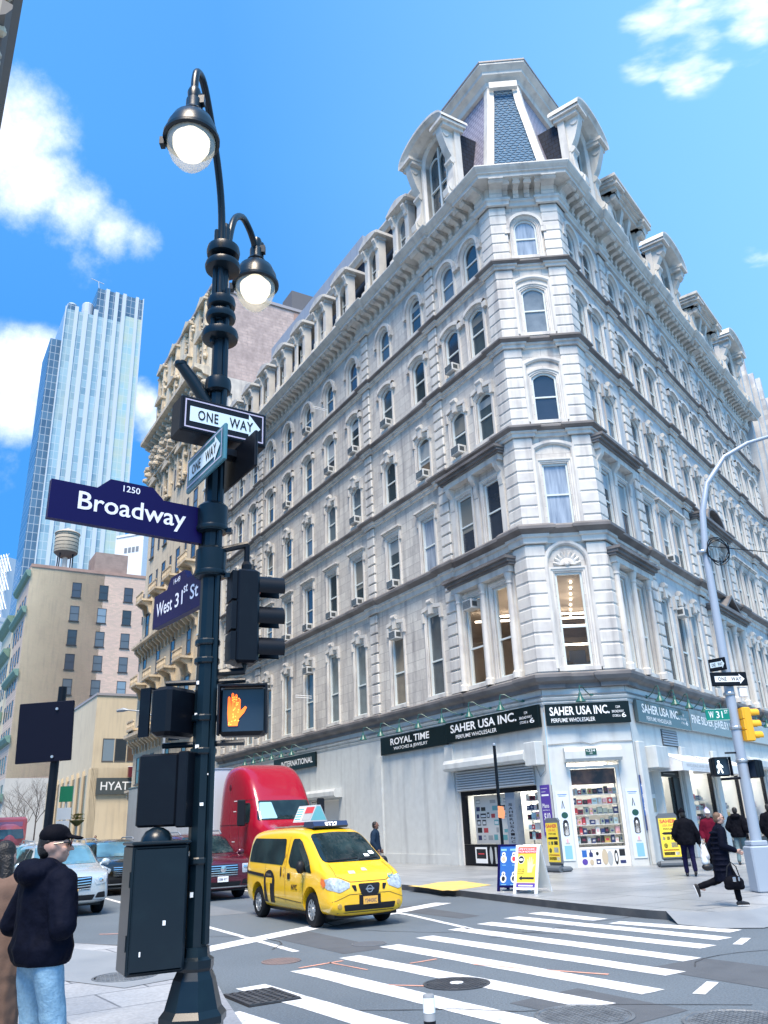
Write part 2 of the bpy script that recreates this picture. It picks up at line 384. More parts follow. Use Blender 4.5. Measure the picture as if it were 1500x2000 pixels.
# ================================================================== ground
uL = Vector((math.sin(R(-31.124)), math.cos(R(-31.124)), 0)); nL = Vector((-uL.y, uL.x, 0)); nL = Vector((-uL.y, uL.x, 0)) if False else Vector((-abs(uL.y), -abs(uL.x), 0))
uR = Vector((math.sin(R(37.012)), math.cos(R(37.012)), 0)); nR = Vector((uR.y, -uR.x, 0))
qL = Vector((5.74, 31.40, 0)); qR = Vector((8.87, 31.24, 0))
uC = (qR - qL).normalized(); nC = Vector((uC.y, -uC.x, 0)); WC = (qR - qL).length
def frame(q, u, n, s): 
    x = u * s
    return Matrix(((x.x, n.x, 0, q.x), (x.y, n.y, 0, q.y), (0, 0, 1, 0), (0, 0, 0, 1)))
FL, FR_, FC = frame(qL, uL, nL, 1), frame(qR, uR, nR, -1), frame(qL, uC, nC, -1)
g = MB(); g.poly([(-3000, -600, 0), (3000, -600, 0), (3000, 5000, 0), (-3000, 5000, 0)])
struct('road', g, asphalt)
LW = lambda u, v: qL + uL * u + nL * v
RW = lambda u, v: qR + uR * u + nR * v
def slab(name, outline, z0, z1, top, side, rot):
    """a raised paving slab with its kerb face; local X runs along the street"""
    M = RZ(rot); inv = M.inverted(); pts = [inv @ Vector((p[0], p[1], 0)) for p in outline]
    mb = MB(); mb.poly([(p.x, p.y, z1) for p in pts]); mb.cur = 1; n = len(pts)
    for i in range(n):
        a, b = pts[i], pts[(i + 1) % n]; mb.poly([(a.x, a.y, z0), (b.x, b.y, z0), (b.x, b.y, z1), (a.x, a.y, z1)])
    return struct(name, mb, [top, side], M)
# pavement round the hotel, kerb line read along both streets
kerbL = [LW(u, 7.55) for u in (130, 60, 30, 15)] + [Vector(p).to_3d() for p in ((0.07, 26.96), (1.26, 24.67), (2.66, 21.5), (3.88, 18.9), (4.72, 17.35), (5.0, 17.0))]
kerbR = [Vector((5.6, 16.5, 0)), Vector((6.4, 16.55, 0)), Vector((7.4, 17.45, 0))] + [RW(u, 6.75) for u in (-10, 0, 20, 60, 140)]
slab('pavement', kerbL + kerbR + [RW(140, -6), LW(0, -8), LW(130, -6)], -0.02, 0.15, concrete, kerb_m, R(90 + 31.1))
rm = MB(); rm.faces([(5.0, 17.0, 0.156), (5.6, 16.5, 0.156), (6.4, 16.55, 0.156), (7.4, 17.45, 0.156), (6.9, 15.9, 0.012), (6.1, 15.3, 0.012), (5.4, 15.5, 0.012), (4.95, 16.2, 0.012)],
         [(0, 1, 6, 7), (1, 2, 5, 6), (2, 3, 4, 5)])
struct('kerb_ramp', rm, ramp_m)
# corner where the camera stands
slab('corner_pavement', [Vector(p).to_3d() for p in ((-60, 106), (-5.91, 15.97), (-4.66, 15.16), (-3.57, 14.1), (-2.5, 12.0), (-2.02, 10.4), (-1.5, 8.8), (-0.7, 7.6), (0.9, 6.6), (3.5, 5.2), (9, 0), (9, -12), (-30, -12), (-90, 90))], -0.02, 0.15, paver, ramp_m, R(35))
struct('flush_ramp', (lambda m: (m.poly([(-5.6, 15.2, .156), (-3.7, 13.7, .156), (-2.75, 11.9, .156), (-3.4, 11.2, .156), (-4.8, 12.2, .156), (-6.6, 13.7, .156)]), m)[1])(MB()), ramp_m)
# road markings
def strip(mb, a, b, wd, z=0.004, wob=0.0):
    a, b = Vector((*a, 0)), Vector((*b, 0)); t = (b - a).normalized(); n_ = Vector((-t.y, t.x, 0)) * wd / 2
    k = max(2, int((b - a).length / 0.5)); L_, R__ = [], []
    for i in range(k + 1):
        p = a.lerp(b, i / k)
        L_.append(p + n_ * (1 + random.uniform(-wob, wob))); R__.append(p - n_ * (1 + random.uniform(-wob, wob)))
    vs = [(p.x, p.y, z) for p in L_ + R__]
    mb.faces(vs, [(i, i + 1, k + 2 + i, k + 1 + i) for i in range(k)])
zeb = [((2.85, 19.13), (3.85, 17.44)), ((4.0, 16.95), (5.56, 15.11)), ((2.25, 18.46), (5.07, 14.31)), ((1.63, 17.69), (4.54, 13.57)), ((1.03, 16.99), (3.96, 12.54)), ((0.4, 16.03), (3.41, 11.57)),
       ((-0.21, 15.12), (2.82, 10.52)), ((-0.82, 14.08), (2.1, 9.9)), ((-1.42, 13.06), (1.4, 9.0)), ((-1.98, 11.91), (0.9, 7.9)), ((-2.0, 10.3), (0.0, 7.6))]
for i, (a, b) in enumerate(zeb):
    m_ = MB(); strip(m_, a, b, 0.40, 0.004, 0.07)
    o = struct('crossing_stripe', m_, line_m); o['group'] = 'zebra crossing stripes'
lm = MB(); strip(lm, (-3.75, 14.9), (-1.84, 18.06), 0.5, 0.0045, 0.04); strip(lm, (-1.84, 18.06), (1.05, 22.2), 0.5, 0.0045, 0.04)
struct('stop_line', lm, line_m)
lm = MB(); strip(lm, (-9.5, 28.6), (-4.14, 19.11), 0.13, 0.004); strip(lm, (-4.14, 19.11), (-1.73, 14.86), 0.13, 0.004); struct('lane_line', lm, line_m)
lm = MB(); strip(lm, (-6.0, 31), (0.19, 19.76), 0.13, 0.004); strip(lm, (0.19, 19.76), (1.29, 16.9), 0.13, 0.004); struct('lane_line', lm, line_m)
lm = MB(); strip(lm, (-9.3, 22.2), (-6.3, 17.0), 0.13, 0.004); struct('lane_line', lm, line_m)
for a, b in (((5.4, 14.3), (5.02, 13.69)), ((3.65, 10.95), (3.26, 10.31)), ((7.2, 17.0), (6.8, 16.3))):
    lm = MB(); strip(lm, a, b, 0.14, 0.004); struct('lane_dash', lm, line_m)
ym = MB(); strip(ym, (0.35, 26.2), (1.5, 23.75), 0.22, 0.157, 0.1)
ym.poly([(0.5, 25.9, .155), (1.15, 23.9, .155), (1.7, 24.1, .155), (2.6, 25.2, .155), (1.9, 27.4, .155), (1.2, 27.2, .155)]); struct('yellow_marking', ym, yellow_m)
om = MB()
for a, b in (((-1.1, 13.6), (-.5, 12.8)), ((-1.5, 13.2), (-.9, 13.7)), ((-.2, 11.6), (.9, 11.2)), ((1.0, 12.9), (1.6, 12.4)), ((1.9, 12.2), (2.6, 11.7)), ((-6.2, 18.5), (-5.0, 18.3)), ((.1, 13.2), (.5, 13.5))): strip(om, a, b, 0.05, 0.006, 0.5)
struct('spray_marking', om, orange_m)
tar = mat('tar_seal', (.035, .038, .045), .5, var=.4, vscale=8); rc = random.Random(21)
for k, (x, y, az, ln) in enumerate(((-3, 21, 150, 9), (1.5, 15.5, 60, 6), (3.8, 12, 20, 5), (-.5, 10.2, 100, 4.5), (6.5, 13, 140, 5), (-4.5, 17.5, 95, 4), (2.4, 8.6, 70, 3.5))):
    m_ = MB(); p = Vector((x, y, 0)); a = R(az)
    for i in range(int(ln / .35)):
        q = p + Vector((math.sin(a), math.cos(a), 0)) * .35; strip(m_, p.xy[:], q.xy[:], .022, .0058, .3); p = q; a += rc.uniform(-.35, .35)
    struct('road_crack', m_, tar)
pa = mat('asphalt_patch', (.085, .094, .106), .7, var=.5, vscale=2.5, vdark=(.06, .066, .075), bump=.4, bscale=50); pb = mat('asphalt_pale', (.165, .183, .2), .65, var=.5, vscale=1.5, vdark=(.12, .135, .15), bump=.3, bscale=50)
for pts, mm in (([(-2.6, 17.2), (-.9, 14.4), (-.2, 14.9), (-1.9, 17.7)], pa), ([(3.1, 12.0), (4.6, 9.6), (5.6, 10.3), (4.1, 12.7)], pa), ([(-6.5, 24.5), (-4.6, 21.2), (-3.7, 21.7), (-5.6, 25.0)], pb), ([(5.6, 13.9), (8.2, 15.4), (8.8, 14.2), (6.2, 12.6)], pb), ([(-.6, 21.5), (1.2, 18.6), (1.7, 19.0), (.2, 21.8)], pa), ([(1.2, 10.3), (2.1, 9.0), (2.9, 9.6), (2.0, 10.9)], pa)):
    m_ = MB(); m_.poly([(x + rc.uniform(-.06, .06), y + rc.uniform(-.06, .06), .0022 + .0002 * len(pts)) for x, y in pts]); struct('road_patch', m_, mm)
patch = MB(); patch.poly([(-6.4, 17.3, .004), (-4.4, 16.2, .004), (-3.7, 14.6, .004), (-4.5, 14.9, .004), (-5.9, 15.8, .004), (-6.9, 16.4, .004)])
struct('dirty_gutter', patch, mat('gutter_grit', (0.12, 0.12, 0.125), 0.8, var=0.8, vscale=6, vdark=(0.05, 0.055, 0.06), bump=0.5, bscale=40))
iron = mat('cast_iron', (0.055, 0.06, 0.07), 0.5, metal=0.3, var=0.4, vscale=4, vdark=(0.12, 0.13, 0.14), bump=0.3, bscale=40)
iron_l = mat('worn_iron', (0.17, 0.19, 0.21), 0.45, metal=0.3, var=0.7, vscale=6, vdark=(0.075, 0.085, 0.1), bump=0.4, bscale=50)
rust = mat('rusty_iron', (0.2, 0.15, 0.14), 0.6, var=0.5, vscale=5, vdark=(0.1, 0.09, 0.1))
def manhole(x, y, r, m, label, z=0.0, knob=True):
    mb = MB(); mb.lathe([(r, 0.0), (r, 0.012), (r * .93, 0.014), (r * .92, 0.006), (r * .88, 0.006), (r * .87, 0.012)], n=36)
    t = thing('manhole_cover', label, 'manhole cover', (x, y, z), R(20)); part('rim', mb, m, t)
    st = MB(); k = int(r / 0.055)
    for i in range(-k, k + 1):
        for j in range(-k, k + 1):
            if math.hypot(i, j) * 0.055 < r * .84: st.box(i * .055 - .019, i * .055 + .019, j * .055 - .019, j * .055 + .019, 0.006, 0.0165)
    part('lid', st, m, t)
    if knob: part('cap', MB().lathe([(0.085, 0.01), (0.085, 0.02), (0.05, 0.022)]), line_m, t)
manhole(0.66, 11.5, 0.42, iron, 'black waffle manhole cover with a white cap lying between crossing stripes')
manhole(1.82, 9.5, 0.5, iron_l, 'big worn grey manhole cover near the end of the crossing', knob=False)
manhole(3.2, 8.95, 0.55, iron_l, 'large round iron cover in the bottom right of the roadway', knob=False)
manhole(-1.85, 13.9, 0.3, rust, 'small rusty manhole cover before the zebra crossing', knob=False)
manhole(-0.56, 15.4, 0.3, mat('asphalt_cover', (0.13, 0.14, 0.155), 0.6), 'grey asphalt filled cover in front of the taxi', knob=False)
manhole(-3.66, 12.05, 0.42, iron_l, 'pale patterned utility cover set in the corner pavement', z=0.15, knob=False)
gr = MB()
for i in range(7): gr.box(-.42, .42, -.3 + i * .1 - .022, -.3 + i * .1 + .022, 0.0, 0.022)
for i in range(9): gr.box(-.4 + i * .1 - .018, -.4 + i * .1 + .018, -.32, .32, 0.001, 0.019)
t = thing('drain_grate', 'black iron storm drain grate beside the lamp post kerb', 'drain', (-1.72, 11.15, .004), R(-58))
part('grid', gr, iron, t); part('pit', MB().box(-.44, .44, -.34, .34, -0.003, 0.001), mat('drain_black', (0.006, 0.006, 0.008), 0.9), t)
# ================================================================== the white corner hotel
HROOT = Vector((8.0, 40.0, 0))
hotel = thing('corner_hotel', 'white marble corner hotel with mansard corner tower and black shop signs', 'building', HROOT)
HI = T(*(-HROOT))
def hp(name, mb, mats, M, **k): return part(name, mb, mats, hotel, HI @ M, **k)
COLS_L = [1.85, 3.9, 7.0, 10.33, 14.2, 17.4, 20.65, 23.87, 27.05, 30.3, 33.3]
COLS_R = [1.25, 3.2, 6.3, 8.4, 10.45, 14.05, 16.0, 17.95, 21.3, 23.0, 24.7, 27.6, 29.4, 31.2]
QL = [5.42, 12.55, 28.85, 35.5]; QR = [5.2, 13.05 - .75, 19.75, 26.1, 32.5]
LEN_L, LEN_R = 36.0, 33.0
ROWS = [(7.25, 3.8, 'flat'), (13.05, 2.82, 'flat'), (17.9, 2.4, 'seg'), (22.35, 2.5, 'seg'), (26.6, 2.15, 'round')]
BW = {'flat': 0.98, 'seg': 0.98, 'round': 0.98}
def arc(w_, h, shape, d, n=12):
    hw = w_ / 2 + d
    if shape == 'flat': top = [(-hw, h + d), (hw, h + d)]
    elif shape == 'seg': top = [(hw * (2 * i / n - 1), h + d - 0.24 * (2 * i / n - 1) ** 2) for i in range(n + 1)]
    else: top = [(-hw * math.cos(math.pi * i / n), h - w_ / 2 + hw * math.sin(math.pi * i / n)) for i in range(n + 1)]
    return [(-hw, 0.0)] + top + [(hw, 0.0)]
def mould(mb, w_, h, shape, prof):
    rg = [[(x, y, z) for x, z in arc(w_, h, shape, d)] for d, y in prof]
    mb.rings(rg, closed=False)
def window_kit(w_, h, shape, style, rail=0.5):
    s = MB()
    mould(s, w_, h, shape, [(0, -.24), (0, -.03), (.05, -.03), (.07, .03), (.13, .03), (.15, .07), (.22, .075), (.22, 0)])
    hw = w_ / 2
    s.box(-hw - .26, hw + .26, 0, .13, -.16, -.003); s.box(-hw - .2, hw + .2, 0, .08, -.26, -.163)
    s.box(-hw, hw, -.24, -.002, -.05, 0.001)
    if style == 'hood':     # label mould over an arch, on little imposts
        rg = []
        pts = [p for p in arc(w_, h, shape, .2)[1:-1]]; pts2 = [p for p in arc(w_, h, shape, .36)[1:-1]]
        a = [[(x, y, z) for x, z in (pts if k in (0, 3) else pts2)] for k, y in ((0, .076), (1, .15), (2, .02), (3, .02))]
        a = [[(x, .077, z) for x, z in pts], [(x, .17, z) for x, z in pts], [(x, .17, z) for x, z in pts2], [(x, .0, z) for x, z in pts2]]
        s.rings(a, closed=False)
        zs = pts[0][1]
        for k in (-1, 1): s.box(min(k * (hw + .2), k * (hw + .45)), max(k * (hw + .2), k * (hw + .45)), 0, .16, zs - .3, zs - .004)
    if style in ('key', 'scroll'):
        zt = h + (.1 if shape != 'flat' else .14)
        s.prism_y([(-.12, zt - .14), (.12, zt - .14), (.19, zt + .42), (-.19, zt + .42)], 0, .2)
        s.lathe([(.13, -.2), (.13, .2)], (0, .14, zt + .44), 10, 'x')
        for k in (-1, 1):
            s.prism_y([(k * .2, zt + .12), (k * (hw + .28), zt + .02), (k * (hw + .28), zt + .2), (k * .2, zt + .32)], 0, .15)
            s.box(min(k * (hw + .12), k * (hw + .3)), max(k * (hw + .12), k * (hw + .3)), 0, .14, zt - .45, zt + .018)
    if style == 'cornice':
        for i, (e, pr, z0, z1) in enumerate(((.26, .09, .2, .34), (.3, .16, .345, .42), (.37, .25, .425, .52))): s.box(-hw - e, hw + e, 0, pr, h + z0, h + z1)
        for k in (-1, 1): s.box(min(k * (hw + .2), k * (hw + .32)), max(k * (hw + .2), k * (hw + .32)), 0, .1, h - .25, h + .19)
    sh = MB()
    def ring(d0, d1, y0, y1):
        a, b = arc(w_, h, shape, d0), arc(w_, h, shape, d1)
        sh.rings([[(x, y0, z) for x, z in a], [(x, y1, z) for x, z in a], [(x, y1, z) for x, z in b], [(x, y0, z) for x, z in b]], closed=False)
    ring(-.004, -.08, -.2, -.07); sh.box(-hw + .01, hw - .01, -.2, -.06, 0.002, .09)
    sh.box(-hw + .06, hw - .06, -.17, -.09, h * rail - .035, h * rail + .035)
    pn = MB(); pn.poly([(x, -.14, z) for x, z in arc(w_, h, shape, -.06)])
    return s, sh, pn
KITS = {}
def kit(*a):
    if a not in KITS:
        s, sh, pn = window_kit(*a)
        KITS[a] = (s, sh, pn, s.mesh('window', trim, True), sh.mesh('sash', sash_m), pn.mesh('pane', pane_m))
    return KITS[a]
pane_alt = {}; blinds = {}; brnd = random.Random(31); blind_m = mat('window_blind', (.3, .33, .34), .6, rnd=[(0, (.3, .33, .34)), (.4, (.2, .2, .18)), (.7, (.38, .42, .45))], brick=None)
def put_window(F, x, z, k, pm=None):
    """one window part with its sash and pane on the wall frame F"""
    s, sh, pn, me, ms, mp = kit(*k)
    o = hp('window', me, None, F @ T(x, 0, z)); part('sash', ms, None, o)
    if pm:
        if (k, pm.name) not in pane_alt: pane_alt[(k, pm.name)] = pn.mesh('pane', pm)
        mp = pane_alt[(k, pm.name)]
    part('pane', mp, None, o)
    if pm is None and brnd.random() < .42:
        kk = brnd.choice((.28, .45, .6)); 
        if (k, kk) not in blinds:
            b_ = MB(); hw_ = k[0] / 2 - .07; b_.box(-hw_, hw_, -.137, -.132, k[1] * (1 - kk), k[1] - (.12 if k[2] == 'flat' else .3)); blinds[(k, kk)] = b_.mesh('blind', blind_m)
        part('blind', blinds[(k, kk)], None, o)
    return o
def wall_grid(mb, u0, u1, z0, z1, holes, s=1, v=0.0):
    us = sorted({u0, u1} | {h[0] for h in holes} | {h[1] for h in holes}); zs = sorted({z0, z1} | {h[2] for h in holes} | {h[3] for h in holes})
    for i in range(len(us) - 1):
        j0 = None
        for j in range(len(zs) - 1):
            cu, cz = (us[i] + us[i + 1]) / 2, (zs[j] + zs[j + 1]) / 2
            inside = any(h[0] < cu < h[1] and h[2] < cz < h[3] for h in holes)
            if not inside: mb.poly([(s * us[i], v, zs[j]), (s * us[i + 1], v, zs[j]), (s * us[i + 1], v, zs[j + 1]), (s * us[i], v, zs[j + 1])])
    for h in holes:
        if len(h) > 4 and h[4] != 'flat':
            w_, hh, cx = h[1] - h[0], h[3] - h[2], (h[0] + h[1]) / 2
            pts = arc(w_, hh, h[4], 0)[1:-1]; n = len(pts) // 2
            for k, crn in ((range(0, n), (h[0], h[3])), (range(n, len(pts) - 1), (h[1], h[3]))):
                for i in k: mb.poly([(s * crn[0], v, crn[1]), (s * (cx + pts[i][0]), v, h[2] + pts[i][1]), (s * (cx + pts[i + 1][0]), v, h[2] + pts[i + 1][1])])
def upper_wall(F, s, length, cols, m, name='wall'):
    holes = []
    for (z, h, shape) in ROWS:
        for c in cols: holes.append((c - .54, c + .54, z, z + h, shape))
    mb = MB(); wall_grid(mb, 0, length, 6.6, 29.8, holes, s)
    hp(name, mb, m, F)
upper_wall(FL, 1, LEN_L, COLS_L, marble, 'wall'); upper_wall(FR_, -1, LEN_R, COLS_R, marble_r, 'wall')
cw = MB(); wall_grid(cw, 0, WC, 6.6, 29.8, [(1.565 - .54, 1.565 + .54, z, z + h, sh) for z, h, sh in ROWS], -1); hp('wall', cw, marble, FC)
STY = ['key', 'cornice', 'scroll', 'hood', 'hood']; RAIL = [.42, .5, .5, .5, .5]
def wk(i, st=None):
    z, h, sh = ROWS[i]; return (1.08, h, sh, st or STY[i], RAIL[i])
clear_g = glass_mat('clear_office_glass', (.02, .025, .03), .3)
room_m = mat('office_walls', (.5, .43, .36), .8, var=.6, vscale=.7, vdark=(.25, .21, .18)); strip_e = mat('office_lamp', (1, .9, .75), .5, emit=(1, .86, .68), estr=12)
A_, B_ = qL + nC * -.45 + uC * .1, qR + nC * -.45 - uC * .1
C_, D_ = LW(5.0, -.45), RW(5.0, -.45); E_ = (qL + qR) / 2 - nC * 6
rm_ = MB(); loop = [C_, A_, B_, D_, D_ - nC * 9, C_ - nC * 9]
rm_.poly([(*p.xy, 7.15) for p in loop]); rm_.poly([(*p.xy, 11.15) for p in loop])
for i in (3, 4, 5): a_, b_ = loop[i], loop[(i + 1) % 6]; rm_.poly([(*a_.xy, 7.15), (*b_.xy, 7.15), (*b_.xy, 11.15), (*a_.xy, 11.15)])
part_room = part('office_room', rm_, room_m, hotel, HI)
for dp, z, ln in ((1.6, 9.35, 1.6), (2.6, 8.75, 2.2), (3.6, 10.35, 2.5), (6.0, 10.7, 3.5)):
    c0 = (A_ + B_) / 2 - nC * dp; part('strip_lamp', MB().tube([(*(c0 - uC * ln).xy, z), (*(c0 + uC * ln - nC * .5).xy, z + .05)], .04, 6), strip_e, part_room)
for k in range(14):
    c0 = (A_ + B_) / 2 - nC * (1.2 + 1.0 * (k // 2)) + uC * (1.1 * (k % 2) - .75 + .15 * (k // 2)); part('spot_lamp', MB().lathe([(.045, 11.06), (.045, 11.12)], (c0.x, c0.y, 0), 10), strip_e, part_room)
for k in range(4):
    c0 = (A_ + B_) / 2 - nC * (1.6 + .5 * k) + uC * (k - 1.5); part('desk_screen', MB().box(c0.x - .35, c0.x + .35, c0.y - .05, c0.y, 7.95, 8.45).box(c0.x - .7, c0.x + .7, c0.y - .3, c0.y + .4, 7.85, 7.9), mat('office_furniture', (.12, .12, .13), .6), part_room)
far = [MB(), MB(), MB()]
for i, (z, h, sh) in enumerate(ROWS):
    put_window(FC, -1.565, z, wk(i, 'plain' if i == 0 else ('hood' if i > 3 else 'cornice' if i == 9 else 'plain')), curtain_m if i in (1, 4) else (clear_g if i == 0 else None))
    for c in COLS_L:
        st = 'plain' if c < 5 and i < 2 else None
        put_window(FL, c, z, wk(i, st), (clear_g if c < 5 else office_m) if i == 0 else (curtain_m if (i == 1 and c == 7.0) else None))
    for c in COLS_R:
        st = 'plain' if (c < 5 or 13.5 < c < 18.5) and i < 2 else None
        if c < 17: put_window(FR_, -c, z, wk(i, st), clear_g if i == 0 and c < 5 else None)
        else:
            ks = kit(*wk(i, st)); Mx = T(-c, 0, z)
            for q in range(3): far[q].add(ks[q], Mx)
fw_ = hp('window', far[0], trim, FR_, kind='stuff'); part('sash', far[1], sash_m, fw_, kind='stuff'); part('pane', far[2], pane_m, fw_, kind='stuff')
# blind arch mouldings over the corner window of the lower rows, with a carved shell
sm = MB()
def blind(mb, cx, z0, z1, w_, shape, y=.12):
    o = MB(); mould(o, w_, z1 - z0, shape, [(.0, 0), (.0, .07), (.06, y), (.16, y), (.2, .05), (.2, 0)]); mb.add(o, T(cx, 0, z0))
blind(sm, -1.565, 7.2, 12.2, 1.5, 'round'); blind(sm, -1.565, 13.0, 16.75, 1.5, 'seg'); blind(sm, -1.565, 17.85, 20.9, 1.45, 'seg'); blind(sm, -1.565, 22.3, 25.3, 1.45, 'seg')
hp('arch_moulding', sm, trim, FC)
sh_ = MB()
for k in range(9):
    a = math.pi * (k + .5) / 9; r_ = .52
    c_, s_ = math.cos(a), math.sin(a)
    p = [(-1.565 + c_ * r_ * t_ + w__ * -s_, .02 + .1 * (1 - abs(w__) / .085), 11.35 + s_ * r_ * t_ + w__ * c_) for t_, w__ in ((.12, 0), (.55, .055), (1, .085), (1.1, 0), (1, -.085), (.55, -.055))]
    sh_.poly(p); sh_.rings([[(x, 0.0, z) for x, y, z in p], p], True)
sh_.lathe([(.12, 0), (.1, .1), (.04, .14)], (-1.565, 0, 11.37), 12, 'y')
hp('shell_ornament', sh_, trim, FC, smooth=False)
# quoins
def quoin(F, s, c, z0, z1, w_=.74, name='quoin'):
    mb = MB(); z = z0
    n = max(1, round((z1 - z0) / .52)); st = (z1 - z0) / n
    for k in range(n):
        mb.rbox(s * c - w_ / 2, s * c + w_ / 2, -.02, .11, z0 + k * st + .035, z0 + (k + 1) * st - .035, .035)
    mb.box(s * c - w_ / 2 + .06, s * c + w_ / 2 - .06, -.02, .04, z0, z1)
    return mb
LEVELS = [(7.05, 12.25), (12.9, 17.1), (17.5, 21.55), (22.05, 25.85), (26.3, 29.55)]
for Q_, F_, s_ in ((QL, FL, 1), (QR, FR_, -1)):
    for c in Q_:
        q_ = MB()
        for a, b in LEVELS: q_.add(quoin(F_, s_, c, a, b))
        hp('quoin', q_, trim, F_)
def corner_quoin(pts_out, pts_in):
    mb = MB()
    for a, b in LEVELS:
        n = max(1, round((b - a) / .52)); st = (b - a) / n
        for k in range(n):
            z0, z1 = a + k * st + .035, a + (k + 1) * st - .035; e = .03
            sh = [p.lerp((pts_in[0] + pts_in[-1]) / 2, .035) for p in pts_out]
            mb.rings([[(*p.xy, z0) for p in sh + pts_in], [(*p.xy, z0 + e) for p in pts_out + pts_in], [(*p.xy, z1 - e) for p in pts_out + pts_in], [(*p.xy, z1) for p in sh + pts_in]], True, True)
        sh = [p.lerp((pts_in[0] + pts_in[-1]) / 2, .06) for p in pts_out]
        mb.rings([[(*p.xy, a) for p in sh + pts_in], [(*p.xy, b) for p in sh + pts_in]], True, True)
    return mb
CW = lambda u, v: qL + uC * u + nC * v
def meet(a, da, b, db):
    d = da.x * db.y - da.y * db.x; t_ = ((b.x - a.x) * db.y - (b.y - a.y) * db.x) / d; return a + da * t_
kL = meet(LW(0, .11), uL, CW(0, .11), uC); kR = meet(RW(0, .11), uR, CW(0, .11), uC)
hp('quoin', corner_quoin([LW(.72, .11), kL, CW(.72, .11)], [CW(.72, -.1), LW(.72, -.1)]), trim, Matrix.Identity(4))
hp('quoin', corner_quoin([CW(WC - .72, .11), kR, RW(.72, .11)], [RW(.72, -.1), CW(WC - .72, -.1)]), trim, Matrix.Identity(4))
# sweeping a moulding round the two fronts and the cut corner
def jogged(step, jl=True):
    P = []
    def add(F_, u, v): P.append(F_(u, v))
    add(LW, LEN_L, 0)
    for c in sorted(QL, reverse=True):
        if step: add(LW, c + .45, 0); add(LW, c + .45, step); add(LW, c - .45, step); add(LW, c - .45, 0)
    if step:
        add(LW, .8, 0); add(LW, .8, step); P.append(meet(LW(0, step), uL, CW(0, step), uC)); add(CW, .8, step); add(CW, .8, 0)
        add(CW, WC - .8, 0); add(CW, WC - .8, step); P.append(meet(RW(0, step), uR, CW(0, step), uC)); add(RW, .8, step); add(RW, .8, 0)
    else: P.append(qL.copy()); P.append(qR.copy())
    for c in QR:
        if step: add(RW, c - .45, 0); add(RW, c - .45, step); add(RW, c + .45, step); add(RW, c + .45, 0)
    add(RW, LEN_R, 0)
    return P
def offset_path(P, v):
    out = []
    for i, p in enumerate(P):
        d0 = (p - P[i - 1]).normalized() if i > 0 else None; d1 = (P[i + 1] - p).normalized() if i < len(P) - 1 else None
        nn = [Vector((d.y, -d.x, 0)) for d in (d0, d1) if d]
        if len(nn) == 1: out.append(p + nn[0] * v)
        else:
            b = nn[0] + nn[1]; out.append(p + b * (v / max(.25, (1 + nn[0].dot(nn[1])))))
    return out
def sweep(P, prof):
    mb = MB(); rg = []
    for v, z in prof:
        rg.append([(p.x, p.y, z) for p in offset_path(P, v)])
    mb.rings(rg, closed=False); return mb
I4 = Matrix.Identity(4)
JP = jogged(.12)
BANDS = [(12.3, .75, .42), (17.12, .5, .34), (21.55, .5, .32), (25.85, .45, .3)]
for z, h, pr in BANDS:
    mb = sweep(JP, [(0, z - .02), (.08, z), (.08, z + h * .3), (.16, z + h * .34), (.16, z + h * .5)])
    hp('string_course', mb, trim, I4)
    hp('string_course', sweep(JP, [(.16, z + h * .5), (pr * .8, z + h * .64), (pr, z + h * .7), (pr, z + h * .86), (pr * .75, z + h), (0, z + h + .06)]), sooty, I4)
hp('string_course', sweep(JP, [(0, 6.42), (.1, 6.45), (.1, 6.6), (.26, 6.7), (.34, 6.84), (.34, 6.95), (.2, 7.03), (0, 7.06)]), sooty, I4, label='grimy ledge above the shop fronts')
# main cornice with paired brackets
P0 = jogged(.0); P1 = jogged(.16)
cor = sweep(P1, [(0, 29.5), (.12, 29.52), (.12, 29.7), (.2, 29.78), (.2, 29.9), (.06, 29.92), (.06, 30.55), (.82, 30.57), (.84, 30.74), (.92, 30.78), (.92, 30.83), (1.04, 30.96), (1.1, 31.06), (1.1, 31.12), (-.7, 31.3)])
hp('cornice', cor, cornice_m, I4)
br = MB()
def bracket(w_=.27):
    o = MB(); pr = [(0, 29.93), (.14, 29.93), (.2, 30.05), (.15, 30.18), (.24, 30.32), (.52, 30.38), (.74, 30.43), (.78, 30.562), (0, 30.562)]
    o.prism_x(pr, -w_ / 2, w_ / 2); o.box(-w_ / 2 - .04, w_ / 2 + .04, .0, .81, 30.5, 30.564)
    o.lathe([(.1, -w_ / 2 - .05), (.1, w_ / 2 + .05)], (0, .62, 30.45), 10, 'x'); return o
B1, B2 = bracket(), bracket(.62)
brL, brR, brC = MB(), MB(), MB()
def brackets(mb, s, length, qs):
    u = 1.15
    while u < length - .3:
        if all(abs(u - c) > .55 for c in qs): mb.add(B1, T(s * u, .06, 0))
        u += .6
    for c in qs: mb.add(B2, T(s * c, .2, 0))
brackets(brL, 1, LEN_L, QL); brackets(brR, -1, LEN_R, QR)
for u in (.78, 1.3, 1.83, 2.35): brC.add(B1, T(-u, .06, 0))
for mb_, s_, F_ in ((brL, 1, FL), (brR, -1, FR_)): mb_.add(B2, T(s_ * .38, .2, 0))
for u in (.32, WC - .32): brC.add(B2, T(-u, .2, 0))
hp('cornice_bracket', brL, cornice_m, FL, kind='stuff'); hp('cornice_bracket', brR, cornice_m, FR_, kind='stuff'); hp('cornice_bracket', brC, cornice_m, FC)
